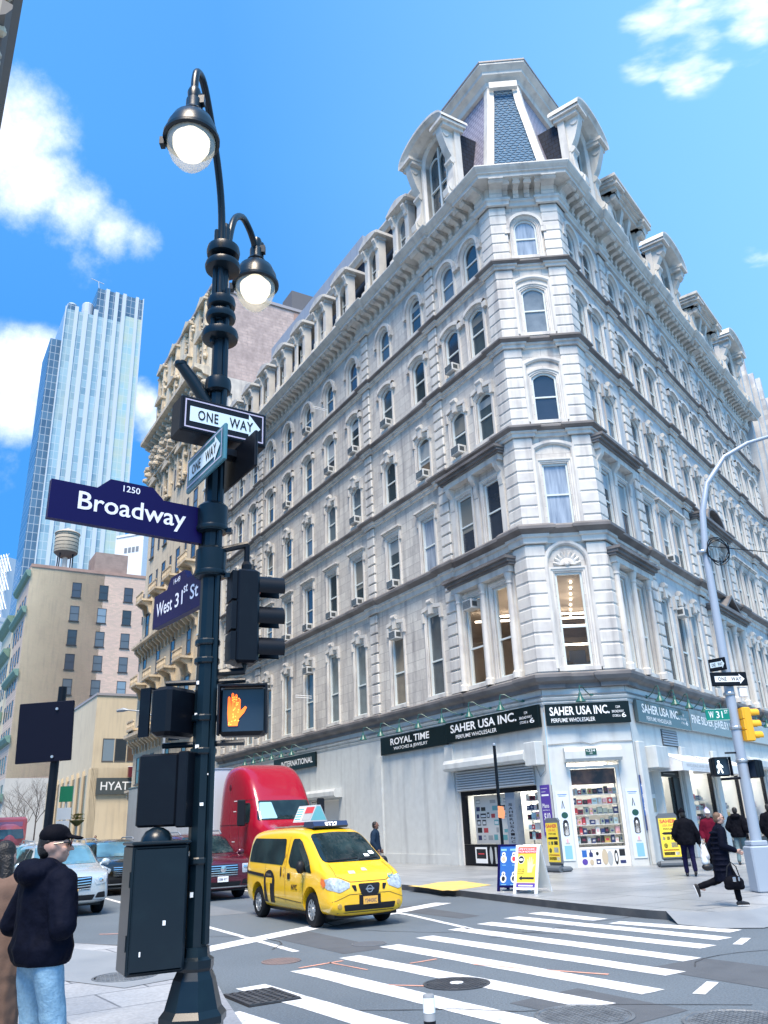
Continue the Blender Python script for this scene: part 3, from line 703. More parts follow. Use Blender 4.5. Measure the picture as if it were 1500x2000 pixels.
# entablatures over the paired windows beside the corner, with columns below and consoles above
def bay(mb, darks, c0, c1, s, pediment=None):
    dark = darks[0]
    lo, hi = min(s * c0, s * c1), max(s * c0, s * c1)
    for x in [s * (c0 - .78), s * (c1 + .78)] + [s * (a + b) / 2 for a, b in zip(mids[:-1], mids[1:])]:
        mb.lathe([(.2, 7.06), (.2, 7.3), (.14, 7.36), (.14, 7.5), (.135, 9), (.115, 10.9), (.15, 10.95), (.13, 11.05), (.2, 11.3), (.2, 11.38)], (x, .17, 0), 12)
        mb.box(x - .2, x + .2, 0, .1, 7.06, 11.38)
        mb.prism_x([(0, 15.4), (.1, 15.4), (.15, 15.7), (.13, 16.0), (.34, 16.25), (.4, 16.45), (0, 16.45)], x - .13, x + .13)
        mb.box(x - .16, x + .16, 0, .08, 13.1, 15.39)
    for zz, dark in ((11.39, darks[0]), (16.46, darks[1])):
        mb.box(lo - 1.05, hi + 1.05, 0, .36, zz, zz + .26)
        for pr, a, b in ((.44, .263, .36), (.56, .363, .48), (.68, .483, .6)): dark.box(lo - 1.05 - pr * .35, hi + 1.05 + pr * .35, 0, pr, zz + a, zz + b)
    if pediment:
        m_ = (lo + hi) / 2
        for zz, kind, dark in ((11.99, 't', darks[0]), (17.07, 'r', darks[1])):
            if kind == 't': o = [(-1.6, 0), (1.6, 0), (0, .95)]; i_ = [(-1.2, .1), (1.2, .1), (0, .78)]
            else: o = [(1.6 * math.cos(math.pi * k / 10), .95 * math.sin(math.pi * k / 10)) for k in range(11)]; i_ = [(1.35 * math.cos(math.pi * k / 10), .08 + .75 * math.sin(math.pi * k / 10)) for k in range(11)]
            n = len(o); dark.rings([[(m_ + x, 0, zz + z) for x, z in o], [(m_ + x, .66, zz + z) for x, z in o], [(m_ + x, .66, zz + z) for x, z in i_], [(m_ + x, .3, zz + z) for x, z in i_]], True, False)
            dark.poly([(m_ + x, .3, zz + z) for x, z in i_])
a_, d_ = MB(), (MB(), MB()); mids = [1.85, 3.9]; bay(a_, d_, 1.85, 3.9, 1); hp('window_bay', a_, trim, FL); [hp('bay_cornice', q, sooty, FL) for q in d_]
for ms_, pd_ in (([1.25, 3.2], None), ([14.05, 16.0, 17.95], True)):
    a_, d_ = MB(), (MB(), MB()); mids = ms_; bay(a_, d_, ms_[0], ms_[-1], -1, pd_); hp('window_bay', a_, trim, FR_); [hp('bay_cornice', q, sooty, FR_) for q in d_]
# ------------------------------------------------------------------ mansard roof
def roofband(F, s, u0, u1, m, z1=37.2, v1=-1.25):
    mb = MB(); mb.rings([[(s * u0, -.2, 31.2), (s * u1, -.2, 31.2)], [(s * u0, -.75, 33.6), (s * u1, -.75, 33.6)], [(s * u0, -1.05, 35.4), (s * u1, -1.05, 35.4)], [(s * u0, v1, z1), (s * u1, v1, z1)]], closed=False)
    hp('mansard_roof', mb, m, F)
    c = MB(); pr = [(v1 - .2, z1 - .15), (v1 + .22, z1 - .12), (v1 + .3, z1 + .05), (v1 + .42, z1 + .2), (v1 + .42, z1 + .32), (v1 - .2, z1 + .4)]
    c.prism_x(pr, min(s * u0, s * u1), max(s * u0, s * u1)); hp('roof_cornice', c, cornice_m, F)
roofband(FL, 1, 5.6, LEN_L, slate_d); roofband(FR_, -1, 5.4, LEN_R, slate_d, 34.6)
fl = MB(); fl.poly([(*LW(LEN_L, -1.4).xy, 34.4), (*LW(6, -1.8).xy, 34.4), (*RW(6, -1.8).xy, 34.4), (*RW(LEN_R, -1.4).xy, 34.4)]); hp('roof_deck', fl, mat('roof_felt', (0.2, 0.2, 0.21), 0.8, var=.3), I4)
# block body so the far sides are closed
bd = MB(); bd.prism([LW(LEN_L, -.5).xy[:], LW(1, -1.2).xy[:], RW(1, -1.2).xy[:], RW(LEN_R, -.5).xy[:], (RW(LEN_R, -14)).xy[:], LW(LEN_L, -14).xy[:]], 11.3, 31.0)
hp('rear_wall', bd, mat('rear_brick', (0.33, 0.24, 0.2), 0.8, var=.3), I4)
def dormer(w_, z0, zw, zt):
    """small street-side dormer: piers, arched light, pedimented hood"""
    o = MB(); hw = w_ / 2
    for k in (-1, 1):
        o.box(min(k * (hw - .38), k * hw), max(k * (hw - .38), k * hw), -.45, .05, z0, zt - .1)
        o.box(min(k * (hw - .44), k * (hw + .06)), max(k * (hw - .44), k * (hw + .06)), -.5, .14, zt - .52, zt - .32)
        o.prism_x([(.05, zt - 1.2), (.16, zt - 1.15), (.2, zt - .9), (.34, zt - .66), (.34, zt - .53), (.05, zt - .53)], k * (hw - .19) - .13, k * (hw - .19) + .13)
        o.prism_x([(.05, z0), (.4, z0), (.36, z0 + .3), (.15, z0 + .55), (.14, z0 + .95), (.05, z0 + 1.1)], k * (hw - .19) - .13, k * (hw - .19) + .13)
    iw = w_ - .76; h = zw - z0 - .35
    hole = [(x, z + z0 + .35) for x, z in arc(iw * .86, h, 'round', 0)]
    for i in range(len(hole) - 1):
        (x0, a), (x1, b) = hole[i], hole[i + 1]
        o.poly([(x0, -.04, a), (x1, -.04, b), (x1, -.04, zt - .3), (x0, -.04, zt - .3)]) if i not in (0, len(hole) - 2) else None
    for k in (-1, 1): o.box(min(k * iw * .43, k * iw / 2), max(k * iw * .43, k * iw / 2), -.5, -.04, z0, zt - .3)
    m2 = MB(); mould(m2, iw * .86, h, 'round', [(0, -.3), (0, 0), (.1, .06), (.16, 0)]); o.add(m2, T(0, 0, z0 + .35))
    o.box(-iw / 2, iw / 2, -.5, .04, z0, z0 + .35)
    top = [(-hw - .26, zt - .31), (hw + .26, zt - .31), (hw + .26, zt - .12), (hw * .6, zt + .16), (0, zt + .28), (-hw * .6, zt + .16), (-hw - .26, zt - .12)]
    o.prism_y(top, -1.3, .3); t2 = [(x * .93, z - .05 if z > zt - .2 else z + .03) for x, z in top]; o.prism_y(t2, .3, .36)
    g_ = MB(); g_.poly([(x, -.26, z) for x, z in hole]); f_ = MB(); f_.box(-iw * .43, iw * .43, -.25, -.19, z0 + .35 + h * .5, z0 + .4 + h * .5)
    for k in (-1, 1): f_.box(min(k * iw * .4, k * iw * .43), max(k * iw * .4, k * iw * .43), -.25, -.19, z0 + .35, z0 + .35 + h * .7)
    return o, g_, f_
o, g_, f_ = dormer(1.7, 31.25, 34.2, 35.1); DM = (o.mesh('dormer', cornice_m, False), g_.mesh('pane', pane_m), f_.mesh('sash', sash_m))
for c in [7.0, 10.33, 14.2, 17.4, 20.65, 23.87, 27.05, 30.3, 33.3]:
    d = hp('dormer', DM[0], None, FL @ T(c, .55, 0)); part('pane', DM[1], None, d); part('sash', DM[2], None, d)
def grand_dormer(w_, z0, zt, arched, nwin=2):
    o = MB(); hw = w_ / 2
    sp = zt - (1.35 if arched else .75)
    for k in (-1, 1):
        a, b = sorted((k * (hw - .7), k * hw)); o.box(a, b, -.35, .02, z0, sp + .2)
        a, b = sorted((k * (hw - .5), k * (hw - .2))); o.cur = 1; o.box(a, b, -1.7, -.352, z0, sp + .2); o.cur = 0
        a, b = sorted((k * (hw - .62), k * (hw - .08))); o.box(a, b, .02, .14, z0, z0 + 2.2)
        x = k * (hw - .35)
        o.prism_x([(.0, z0), (.62, z0), (.66, z0 + .35), (.4, z0 + .75), (.26, z0 + 1.2), (.2, z0 + 1.9), (.3, z0 + 2.2), (.22, z0 + 2.6), (.4, z0 + 2.9), (.5, z0 + 3.15), (.75, sp - .35), (.8, sp), (0, sp)], x - .22, x + .22)
        for q, zz in ((.5, z0 + .45), (.3, z0 + 2.3), (.62, sp - .3)): o.lathe([(.2, -.27), (.2, .27)], (x, q - .12, zz), 10, 'x')
        a, b = sorted((k * (hw - .8), k * (hw + .12))); o.box(a, b, -.5, .8, sp, sp + .22)
        a, b = sorted((k * (hw - .84), k * (hw + .24))); o.box(a, b, -.6, .98, sp + .223, sp + .4)
    iw = w_ - 1.4
    n = 14
    if arched:
        rise = zt - sp - .3
        a1 = [((hw + .3) * math.cos(math.pi * k / n) * -1, sp + .4 + rise * math.sin(math.pi * k / n)) for k in range(n + 1)]
        a0 = [((hw - .35) * math.cos(math.pi * k / n) * -1, sp + .02 + (rise - .1) * math.sin(math.pi * k / n)) for k in range(n + 1)]
        am = [((hw + .02) * math.cos(math.pi * k / n) * -1, sp + .2 + (rise - .06) * math.sin(math.pi * k / n)) for k in range(n + 1)]
        o.rings([[(x, -.7, z) for x, z in a1], [(x, 1.0, z) for x, z in a1], [(x, 1.0, z - .14) for x, z in a1], [(x, .86, z) for x, z in am], [(x, .8, z - .1) for x, z in am], [(x, .35, z) for x, z in a0], [(x, 0.0, z) for x, z in a0]], closed=False)
        o.poly([(x, -.02, z) for x, z in a0] ) if False else None
        topz = sp + .02 + rise - .1
    else:
        o.box(-hw - .1, hw + .1, -1.0, .5, sp, sp + .25)
        for pr, za, zb in ((.62, .253, .42), (.8, .423, .6), (.98, .603, .78)): o.box(-hw - pr * .45, hw + pr * .45, -1.0, pr, sp + za, sp + zb)
        topz = sp
    g_, f_ = MB(), MB()
    if arched:
        w2 = iw * .8; h = topz - z0 - .5; hole = [(x, z + z0 + .3) for x, z in arc(w2, h, 'round', 0)]
        for i in range(1, len(hole) - 2):
            (x0, a), (x1, b) = hole[i], hole[i + 1]; tz = lambda x: sp + .02 + (zt - sp - .4) * math.sqrt(max(0, 1 - (x / (hw - .35)) ** 2))
            o.poly([(x0, -.02, a), (x1, -.02, b), (x1, -.02, max(b, tz(x1))), (x0, -.02, max(a, tz(x0)))])
        for k in (-1, 1):
            a, b = sorted((k * w2 / 2, k * (hw - .7))); o.box(a, b, -.5, -.02, z0, sp + .2)
        m2 = MB(); mould(m2, w2, h, 'round', [(0, -.4), (0, .02), (.12, .14), (.26, .14), (.3, 0)]); o.add(m2, T(0, 0, z0 + .3))
        g_.poly([(x, -.36, z) for x, z in hole])
        f_.box(-.07, .07, -.35, -.22, z0 + .3, z0 + .3 + h * .97); f_.box(-w2 / 2, w2 / 2, -.34, -.24, z0 + .3 + h * .42, z0 + .38 + h * .42); f_.box(-w2 / 2, w2 / 2, -.34, -.24, z0 + .3, z0 + .4)
        for k in (-1, 1):
            m3_ = MB(); mould(m3_, w2 / 2 - .1, h * .86, 'round', [(.06, -.34), (.06, -.26), (-.02, -.26), (-.02, -.34)]); f_.add(m3_, T(k * w2 / 4, 0, z0 + .3))
    else:
        ws = iw / nwin
        for k in range(nwin):
            cx = -iw / 2 + ws * (k + .5); w2 = ws * .58; h = topz - z0 - .5
            m2 = MB(); mould(m2, w2, h, 'seg', [(0, -.4), (0, .02), (.12, .1), (.2, 0)]); o.add(m2, T(cx, 0, z0 + .3))
            for q in (-1, 1):
                a, b = sorted((cx + q * w2 / 2, cx + q * ws / 2)); o.box(a, b, -.5, -.02, z0, topz)
            hole = [(cx + x, z + z0 + .3) for x, z in arc(w2, h, 'seg', 0)]; g_.poly([(x, -.36, z) for x, z in hole])
            for i in range(1, len(hole) - 2):
                (x0, a), (x1, b) = hole[i], hole[i + 1]; o.poly([(x0, -.02, a), (x1, -.02, b), (x1, -.02, topz), (x0, -.02, topz)])
            f_.box(cx - w2 / 2, cx + w2 / 2, -.34, -.25, z0 + .3 + h * .5, z0 + .38 + h * .5)
            if k: o.prism_x([(0, z0), (.3, z0), (.2, z0 + .6), (.15, topz - 1), (.4, topz - .2), (.4, topz), (0, topz)], cx - ws / 2 - .16, cx - ws / 2 + .16)
        o.box(-iw / 2, iw / 2, -.5, .06, z0, z0 + .3)
    return o, g_, f_
def put_grand(F, x, *a, v=.5):
    o, g_, f_ = grand_dormer(*a)
    d = hp('dormer', o, [cornice_m, slate_d], F @ T(x, v, 0)); part('pane', g_, pane_m, d); part('sash', f_, sash_m, d)
put_grand(FL, 3.25, 3.7, 31.3, 36.9, True, v=.6); put_grand(FR_, -3.0, 3.4, 31.3, 36.9, True, v=.6)
put_grand(FR_, -8.3, 4.6, 31.3, 34.7, False, 3); put_grand(FR_, -15.6, 4.0, 31.3, 36.3, True); put_grand(FR_, -22.3, 4.8, 31.3, 34.7, False, 3); put_grand(FR_, -29.6, 4.0, 31.3, 36.3, True)
# corner tower roof: cut-corner pyramid with a slate face between white ribs
TZ = 39.4
def tp(u, v, F_): return F_(u, v)
def tring(off, z, wl=5.3, wr=5.2):
    a = meet(LW(0, off), uL, CW(0, off), uC); b = meet(RW(0, off), uR, CW(0, off), uC)
    return [LW(wl, off), a, b, RW(wr, off)], z
prof = [(-.05, 31.2), (-.3, 32.2), (-.45, 32.9), (-.62, 33.8), (-.95, 35.6), (-1.3, 37.4), (-1.55, TZ)]
rows = [tring(o_, z) for o_, z in prof]
mbl, mbc, mbr = MB(), MB(), MB()
for (p0, z0), (p1, z1) in zip(rows[:-1], rows[1:]):
    for mb_, i, inv in ((mbl, 0, FL.inverted()), (mbc, 1, FC.inverted()), (mbr, 2, FR_.inverted())):
        q = [Vector((*p0[i].xy, z0)), Vector((*p0[i + 1].xy, z0)), Vector((*p1[i + 1].xy, z1)), Vector((*p1[i].xy, z1))]
        mb_.poly([inv @ x for x in q])
tl = MB(); invC = FC.inverted()
for (p0, z0), (p1, z1) in zip(rows[:-1], rows[1:]):
    A = [invC @ Vector((*p0[1].xy, z0)), invC @ Vector((*p0[2].xy, z0)), invC @ Vector((*p1[2].xy, z1)), invC @ Vector((*p1[1].xy, z1))]
    nr = max(1, round((A[3] - A[0]).length / .2))
    for r_ in range(nr):
        f0, f1 = r_ / nr, (r_ + 1.35) / nr
        l0, r0 = A[0].lerp(A[3], f0), A[1].lerp(A[2], f0); l1, r1 = A[0].lerp(A[3], f1), A[1].lerp(A[2], f1)
        k = round(z0 * 7) + r_; sh_x = .165 if r_ % 2 else 0; lo_, hi_ = min(l0.x, r0.x), max(l0.x, r0.x); x = lo_ - sh_x
        while x < hi_:
            a, b = max(lo_, x + .008), min(hi_, x + .322)
            if b - a > .03:
                c = (a + b) / 2; y0, y1 = l0.y + .05, l1.y + .012; zz0, zz1 = l0.z, l1.z; zm = zz0 + (zz1 - zz0) * .35; ym = y0 + (y1 - y0) * .35
                tl.rings([[(c, y0 - .0, zz0), (b, ym, zm), (b, y1, zz1), (a, y1, zz1), (a, ym, zm)], [(c, y0 - .02, zz0), (b, ym - .02, zm), (b, y1 - .02, zz1), (a, y1 - .02, zz1), (a, ym - .02, zm)]], True, True)
            x += .33
hp('slate_tiles', tl, mat('blue_tile', (.06, .15, .25), .65, spec=.2, var=.5, vscale=4, vdark=(.04, .1, .17)), FC)
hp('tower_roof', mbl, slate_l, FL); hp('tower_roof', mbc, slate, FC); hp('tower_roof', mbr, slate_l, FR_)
rib = MB()
def ribline(side, t0, t1, out):
    """white rib up one edge of the slate face, following the roof curve"""
    rg = []
    for (p, z), (o_, _) in zip(rows, prof):
        e = p[side]; d = (p[2] - p[1]).normalized() * (1 if side == 1 else -1); dl = (p[0] - p[1]).normalized() if side == 1 else (p[3] - p[2]).normalized()
        n_ = nC
        a = e + dl * .22 + (nL if side == 1 else nR) * .12; b = e + n_ * .14 + (nL if side == 1 else nR) * .06; c_ = e + d * .3 + n_ * .14; f = e + d * .3 - n_ * .1; h_ = e + d * .1 - n_ * .3
        rg.append([(*a.xy, z), (*b.xy, z), (*c_.xy, z), (*f.xy, z), (*h_.xy, z)])
    rib.rings(rg, True, True)
ribline(1, 0, 0, 0); ribline(2, 0, 0, 0)
(pt, zt_) = rows[-1]; (pt2, _) = tring(-1.35, 38.2)
rib.rings([[(*(pt2[1] + uC * .1 + nC * .1).xy, 38.55), (*(pt2[2] - uC * .1 + nC * .1).xy, 38.55)], [(*(pt2[1] + uC * .1 + nC * .3).xy, 38.6), (*(pt2[2] - uC * .1 + nC * .3).xy, 38.6)], [(*(pt2[1] + uC * .1 + nC * .3).xy, 39.0), (*(pt2[2] - uC * .1 + nC * .3).xy, 39.0)]], False)
hp('roof_rib', rib, cornice_m, I4)
cp = MB(); rg = []
for off, z in ((-1.7, 38.85), (-1.3, 38.9), (-1.25, 39.2), (-1.1, 39.35), (-.95, 39.45), (-.95, 39.65), (-.7, 39.9), (-.7, 40.02)):
    p, _ = tring(off, z, 5.9, 5.8); back = [RW(5.8, -6), LW(5.9, -6)]
    rg.append([(*q.xy, z) for q in p] + [(*q.xy, z) for q in back])
cp.rings(rg, True, False); cp.poly(rg[-1]); hp('tower_cornice', cp, cornice_m, I4)
ed = MB(); p, _ = tring(-.66, 40.03, 5.95, 5.85); ed.rings([[(*q.xy, 40.021) for q in p + [RW(5.8, -6), LW(5.9, -6)]], [(*q.xy, 40.12) for q in p + [RW(5.8, -6), LW(5.9, -6)]]], True, True); hp('tower_cap', ed, mat('lead_grey', (0.22, 0.21, 0.22), .5), I4)
# sides of tower above the main mansard
sd = MB()
for F_, k in ((LW, 5.3), (RW, 5.2)):
    sd.rings([[(*F_(k, o_).xy, z) for o_, z in prof] , [(*F_(k, -6).xy, z) for o_, z in prof]], False)
hp('tower_side', sd, slate_d, I4)
# grey plant room on the roof
ph = MB(); ph.box(17.5, 34.5, -9, -3.0, 37.3, 42.2); hp('plant_room', ph, grey_metal, FL)
# ================================================================== ground floor of the hotel
def VL(u, v=0, z=0): return frame(LW(u, v), uL, nL, 1) @ RZ(math.pi) @ T(0, 0, z)     # local X runs to the viewer's right, -Y faces the street
def VR_(u, v=0, z=0): return frame(RW(u, v), uR, nR, -1) @ RZ(math.pi) @ T(0, 0, z)
def VC(u, v=0, z=0): return frame(CW(u, v), uC, nC, -1) @ RZ(math.pi) @ T(0, 0, z)
emit_w = mat('shop_light', (1, 1, 1), 0.5, emit=(1.0, 0.96, 0.88), estr=5)
roomw = mat('shop_white', (0.75, 0.75, 0.72), 0.5)
LO = [(.82, 5.85, .15, 3.02), (17.0, 20.5, .15, 3.2)]
CO = [(.62, 2.52, .15, 3.75)]
RO = [(1.0, 2.25, .75, 3.4), (2.45, 4.7, .15, 3.75), (5.6, 9.0, .15, 3.75), (9.8, 13.2, .15, 3.75), (14.2, 18, .15, 3.75), (19, 23, .15, 3.75), (24, 31, .15, 3.75)]
gw = MB(); wall_grid(gw, 0, LEN_L, .15, 6.45, LO, 1, .02); hp('shop_wall', gw, shopwall, FL)
gw = MB(); wall_grid(gw, 0, WC, .15, 6.45, CO, -1, .02); hp('shop_wall', gw, shopwall, FC)
gw = MB(); wall_grid(gw, 0, LEN_R, .15, 6.45, RO, -1, .02); hp('shop_wall', gw, shopwall, FR_)
for z, pr in ((6.1, .09), (5.93, .05)):
    hp('shop_cornice', sweep(P0, [(.02, z - .1), (pr, z - .08), (pr + .03, z), (.02, z + .04)]), shopwall, I4)
for c in (6.35, 12.55, 28.85, 35.5): hp('pilaster', MB().box(c - .3, c + .3, .02, .11, .15, 5.0), shopwall, FL)
for c in (.5, 5.15, 9.4, 13.7, 18.5, 23.5, 32): hp('pilaster', MB().rbox(-c - .3, -c + .3, .02, .16, .15, 4.4, .02), shopwall, FR_)
hp('plinth', MB().box(6.7, 12.2, .021, .06, .15, .55), shopwall, FL)
def room(F, s, o, depth, name='shop_interior', back=True, lit=True):
    u0, u1, z0, z1 = o; x0, x1 = sorted((s * u0, s * u1))
    mb = MB(); a, b = x0 - .004, x1 + .004
    mb.poly([(a, -depth, z0), (b, -depth, z0), (b, -depth, z1), (a, -depth, z1)])
    for x in (a, b): mb.poly([(x, .02, z0), (x, -depth, z0), (x, -depth, z1), (x, .02, z1)])
    mb.poly([(a, .02, z0), (b, .02, z0), (b, -depth, z0), (a, -depth, z0)]); mb.poly([(a, .02, z1), (b, .02, z1), (b, -depth, z1), (a, -depth, z1)])
    r_ = hp(name, mb, roomw, F)
    if lit:
        l_ = MB(); l_.box(x0 + .25, x1 - .25, -depth + .2, -depth * .5, z1 - .06, z1 - .03); part('ceiling_light', l_, emit_w, r_)
    return r_
room(FL, 1, LO[0], 1.7); room(FC, -1, CO[0], 2.2)
for o in RO[1:6]: room(FR_, -1, o, 1.6)
room(FR_, -1, RO[0], .25, lit=False); room(FL, 1, LO[1], .6, lit=False); room(FR_, -1, RO[6], .6, lit=False)
# left shop window ---------------------------------------------------
fr = MB()
fr.box(.82, 5.85, -.16, -.06, 2.84, 3.02); fr.box(5.5, 5.85, -.16, -.06, .96, 2.838); fr.box(2.32, 5.85, -.3, -.06, .15, .95); fr.box(.82, .9, -.16, -.06, .15, 2.838)
hp('shop_frame', fr, black_m, FL)
hp('shop_glass', (lambda m: (m.poly([(2.9, -.1, .96), (5.5, -.1, .96), (5.5, -.1, 2.84), (2.9, -.1, 2.84)]), m)[1])(MB()), shopglass, FL)
pl = hp('sign_post', MB().box(2.3, 2.88, -.4, -.07, .951, 2.838), mat('grey_vinyl', (0.2, 0.25, 0.31), .4), FL)
lt = MB()
for i, ch in enumerate('SAHERUSAINC'): letter(lt, ch, -.12, .12, 2.35 - i * .135, 2.44 - i * .135, -.003, .01)
part('lettering', lt, black_m, pl, RZ(math.pi) @ T(-2.59, .07, 0))
def printed(name, M, items, parent, mats):
    """flat prints on a panel: (material index, kind, ...)"""
    mb = MB()
    for it in items:
        mb.cur = it[0]
        if it[1] == 'r': plate(mb, *it[2:6], it[6] if len(it) > 6 else -.004)
        elif it[1] == 'd': disc(mb, *it[2:6], it[6] if len(it) > 6 else -.004)
        elif it[1] == 't': letter(mb, it[2], *it[3:7], it[7] if len(it) > 7 else -.006, it[8] if len(it) > 8 else .008)
        elif it[1] == 'p': mb.poly([(x, -.005, z) for x, z in it[2]])
        elif it[1] == 'x': mb.box(*it[2:8])
    return part(name, mb, mats, parent, M)
ink = lambda n, c: mat('ink_' + n, c, .5)
INK = [ink('navy', (.02, .03, .12)), ink('white', (.8, .82, .82)), ink('red', (.6, .05, .06)), ink('yellow', (.85, .65, .06)), ink('green', (.01, .07, .055)), ink('sky', (.22, .48, .68)), ink('black', (.01, .012, .015)), ink('skin', (.75, .62, .35)), ink('purple', (.09, .05, .32)), ink('grey', (.4, .43, .44)), ink('blue', (.02, .12, .42)), ink('pink', (.8, .4, .45)), ink('tan', (.5, .42, .3)), ink('teal', (.15, .45, .48)), ink('orange', (.85, .3, .12))]
# watch cards hanging in the left window
rnd = random.Random(3)
items = []
for r_ in range(6):
    x = -5.35
    while x < -3.1:
        w_ = rnd.choice((.16, .25, .38, .3)); h_ = rnd.uniform(.12, .22)
        k = rnd.choice((6, 6, 0, 9, 6, 2, 13, 9)); z = 1.1 + r_ * .28
        if rnd.random() < .8:
            items.append((k, 'r', x, x + w_, z, z + h_)); 
            if rnd.random() < .6: items.append((1, 'r', x + .03, x + w_ - .03, z + .04, z + h_ - .06, -.006))
        x += w_ + rnd.uniform(.06, .16)
dsp = hp('display_panel', MB().box(-5.48, -2.92, .45, .5, .96, 2.83), roomw, VL(0))
printed('product_card', T(0, .45, 0), items, dsp, INK)
bk = []
for x in (-4.95, -4.45): bk.append((9, 'd', x + .55, .7 if x < -4.5 else .42, .17, .13)) 
bk = [(1, 'r', -5.1, -4.3, .25, .85), (6, 'r', -5.02, -4.38, .42, .78, -.006), (2, 'r', -4.9, -4.5, .58, .62, -.008), (9, 'd', -4.05, .55, .1, .32), (9, 'r', -3.8, -3.68, .25, .85), (9, 'd', -3.35, .7, .2, .13), (6, 'd', -3.35, .7, .13, .07, -.006), (9, 'd', -3.35, .4, .2, .13), (6, 'd', -3.35, .4, .13, .07, -.006), (9, 'd', -2.85, .55, .13, .3), (6, 'd', -2.85, .55, .06, .2, -.006)]
printed('watch_print', HI @ VL(0) @ T(0, .06, 0), bk, hotel, INK)
# shelves and goods -------------------------------------------------
PCOL = [('red', (.55, .04, .06)), ('white', (.75, .74, .7)), ('black', (.015, .015, .02)), ('gold', (.5, .36, .1)), ('pink', (.75, .42, .46)), ('grey green', (.3, .36, .31)), ('navy', (.02, .035, .14)), ('wine', (.16, .02, .05)), ('pale blue', (.42, .6, .66)), ('silver', (.5, .5, .5))]
PM = [mat('carton_' + n.replace(' ', '_'), c, .35) for n, c in PCOL]
def goods(M, x0, x1, shelves, y, dep, where, group, seed, wr=(.1, .2), hr=(.14, .27)):
    r_ = random.Random(seed)
    for si, z in enumerate(shelves):
        x = x0
        while x < x1 - wr[0]:
            w_ = min(r_.uniform(*wr), x1 - x); h_ = r_.uniform(*hr); k = r_.randrange(len(PCOL))
            mb = MB(); mb.rbox(-w_ / 2, w_ / 2, 0, dep, 0, h_, .006); mb.cur = 1
            kind = r_.random()
            if kind < .4: plate(mb, -w_ * .3, w_ * .3, h_ * .35, h_ * .7, -.002)
            elif kind < .7: disc(mb, 0, h_ * .5, w_ * .25, h_ * .25, -.002)
            else: plate(mb, -w_ * .35, w_ * .35, h_ * .1, h_ * .22, -.002)
            solo('perfume_box', f"{PCOL[k][0]} perfume box on the {('lowest', 'second', 'third', 'fourth', 'fifth', 'top')[si]} shelf of the {where}", 'perfume box', mb, [PM[k], PM[(k * 3 + 1) % 10]], M @ T(x + w_ / 2, y, z + .018), group)
            x += w_ + r_.uniform(.005, .05)
def shelves(name, label, M, x0, x1, zs, y, dep):
    t = thing(name, label, 'shelf unit', M=M)
    for z in zs: part('shelf', MB().box(x0, x1, y - .02, y + dep, z - .012, z + .014), roomw, t)
    for x in (x0, x1): part('upright', MB().box(x - .02, x + .02, y + dep - .03, y + dep + .01, zs[0] - .5, zs[-1] + .5), steel, t)
zc = [.92, 1.22, 1.55, 1.9, 2.25, 2.6]
shelves('display_shelf', 'white shelving stacked with perfume boxes in the corner shop window', VC(0), .7, 2.44, zc, .45, .34)
goods(VC(0), .74, 2.42, zc, .5, .18, 'corner shop display', 'perfume boxes in the corner shop window', 5)
zl = [1.1, 1.45, 1.8, 2.15, 2.5]
shelves('display_shelf', 'white shelving of gift boxes at the right of the street side shop window', VL(0), -2.24, -.92, zl, .5, .34)
goods(VL(0), -2.2, -.96, zl, .55, .2, 'street side shop front', 'perfume boxes in the street side window', 8, (.14, .3), (.16, .28))
zr = [.7, 1.1, 1.5, 1.9, 2.3]
shelves('display_shelf', 'lit glass shelving behind the avenue side shop window', VR_(0), 5.7, 8.9, zr, .45, .3)
goods(VR_(0), 5.75, 8.85, zr, .5, .16, 'avenue side shop window', 'boxes in the avenue side shop window', 9, (.14, .34), (.12, .26))
for a, b, lab, sd in ((9.95, 13.05, 'second avenue side window', 12), (14.35, 17.85, 'third avenue side window', 14)):
    shelves('display_shelf', f'lit shelving behind the {lab}', VR_(0), a, b, zr[:4], .6, .3); goods(VR_(0), a + .05, b - .05, zr[:4], .65, .16, lab, f'boxes in the {lab}', sd, (.18, .45), (.15, .34))
# corner shop front -------------------------------------------------
cf = MB()
cf.box(.62, .74, .05, .16, .15, 3.6); cf.box(2.4, 2.52, .05, .16, .15, 3.6); cf.box(.74, 2.4, .05, .16, 3.5, 3.6); cf.box(.74, 2.4, .05, .3, .15, .75); cf.box(.74, 2.4, .04, .17, .751, .82)
hp('shop_frame', cf, roomw, VC(0))
hp('transom_sign', MB().box(.76, 2.38, .2, .28, 2.95, 3.49), mat('dark_photo', (0.03, 0.025, 0.03), .3, var=.8, vscale=3, vdark=(0.25, 0.12, 0.08)), VC(0))
hp('shop_glass', (lambda m: (plate(m, .745, 2.395, .83, 2.94, .1), m)[1])(MB()), shopglass, VC(0))
printed('perfume_print', HI @ VC(0) @ T(0, .046, 0), [(10, 'r', .82, .99, .5, .72), (8, 'd', .9, .34, .1, .1), (0, 'p', [(1.07, .5), (1.2, .5), (1.2, .62), (1.15, .66), (1.15, .72), (1.11, .72), (1.11, .66), (1.07, .62)]), (12, 'd', 1.14, .32, .07, .1), (6, 'd', 1.36, .6, .05, .06), (0, 'r', 1.3, 1.46, .26, .42), (1, 'r', 1.34, 1.42, .3, .36, -.007), (12, 'd', 1.62, .48, .11, .26), (9, 'd', 1.8, .44, .1, .24), (6, 'd', 2.02, .46, .07, .24), (1, 'd', 2.02, .46, .035, .14, -.007), (6, 'r', 2.14, 2.34, .5, .72), (0, 'r', 2.14, 2.34, .26, .36)], hotel, INK)
def hood_box(name, label, M, x0, x1, z0, z1, pr, m=shopwall):
    mb = MB(); mb.prism_x([(0, z0), (-pr * .8, z0), (-pr, z0 + .1), (-pr, z1 - .15), (-pr * .8, z1), (0, z1)], x0, x1)
    return hp(name, mb, m, M, label=label)
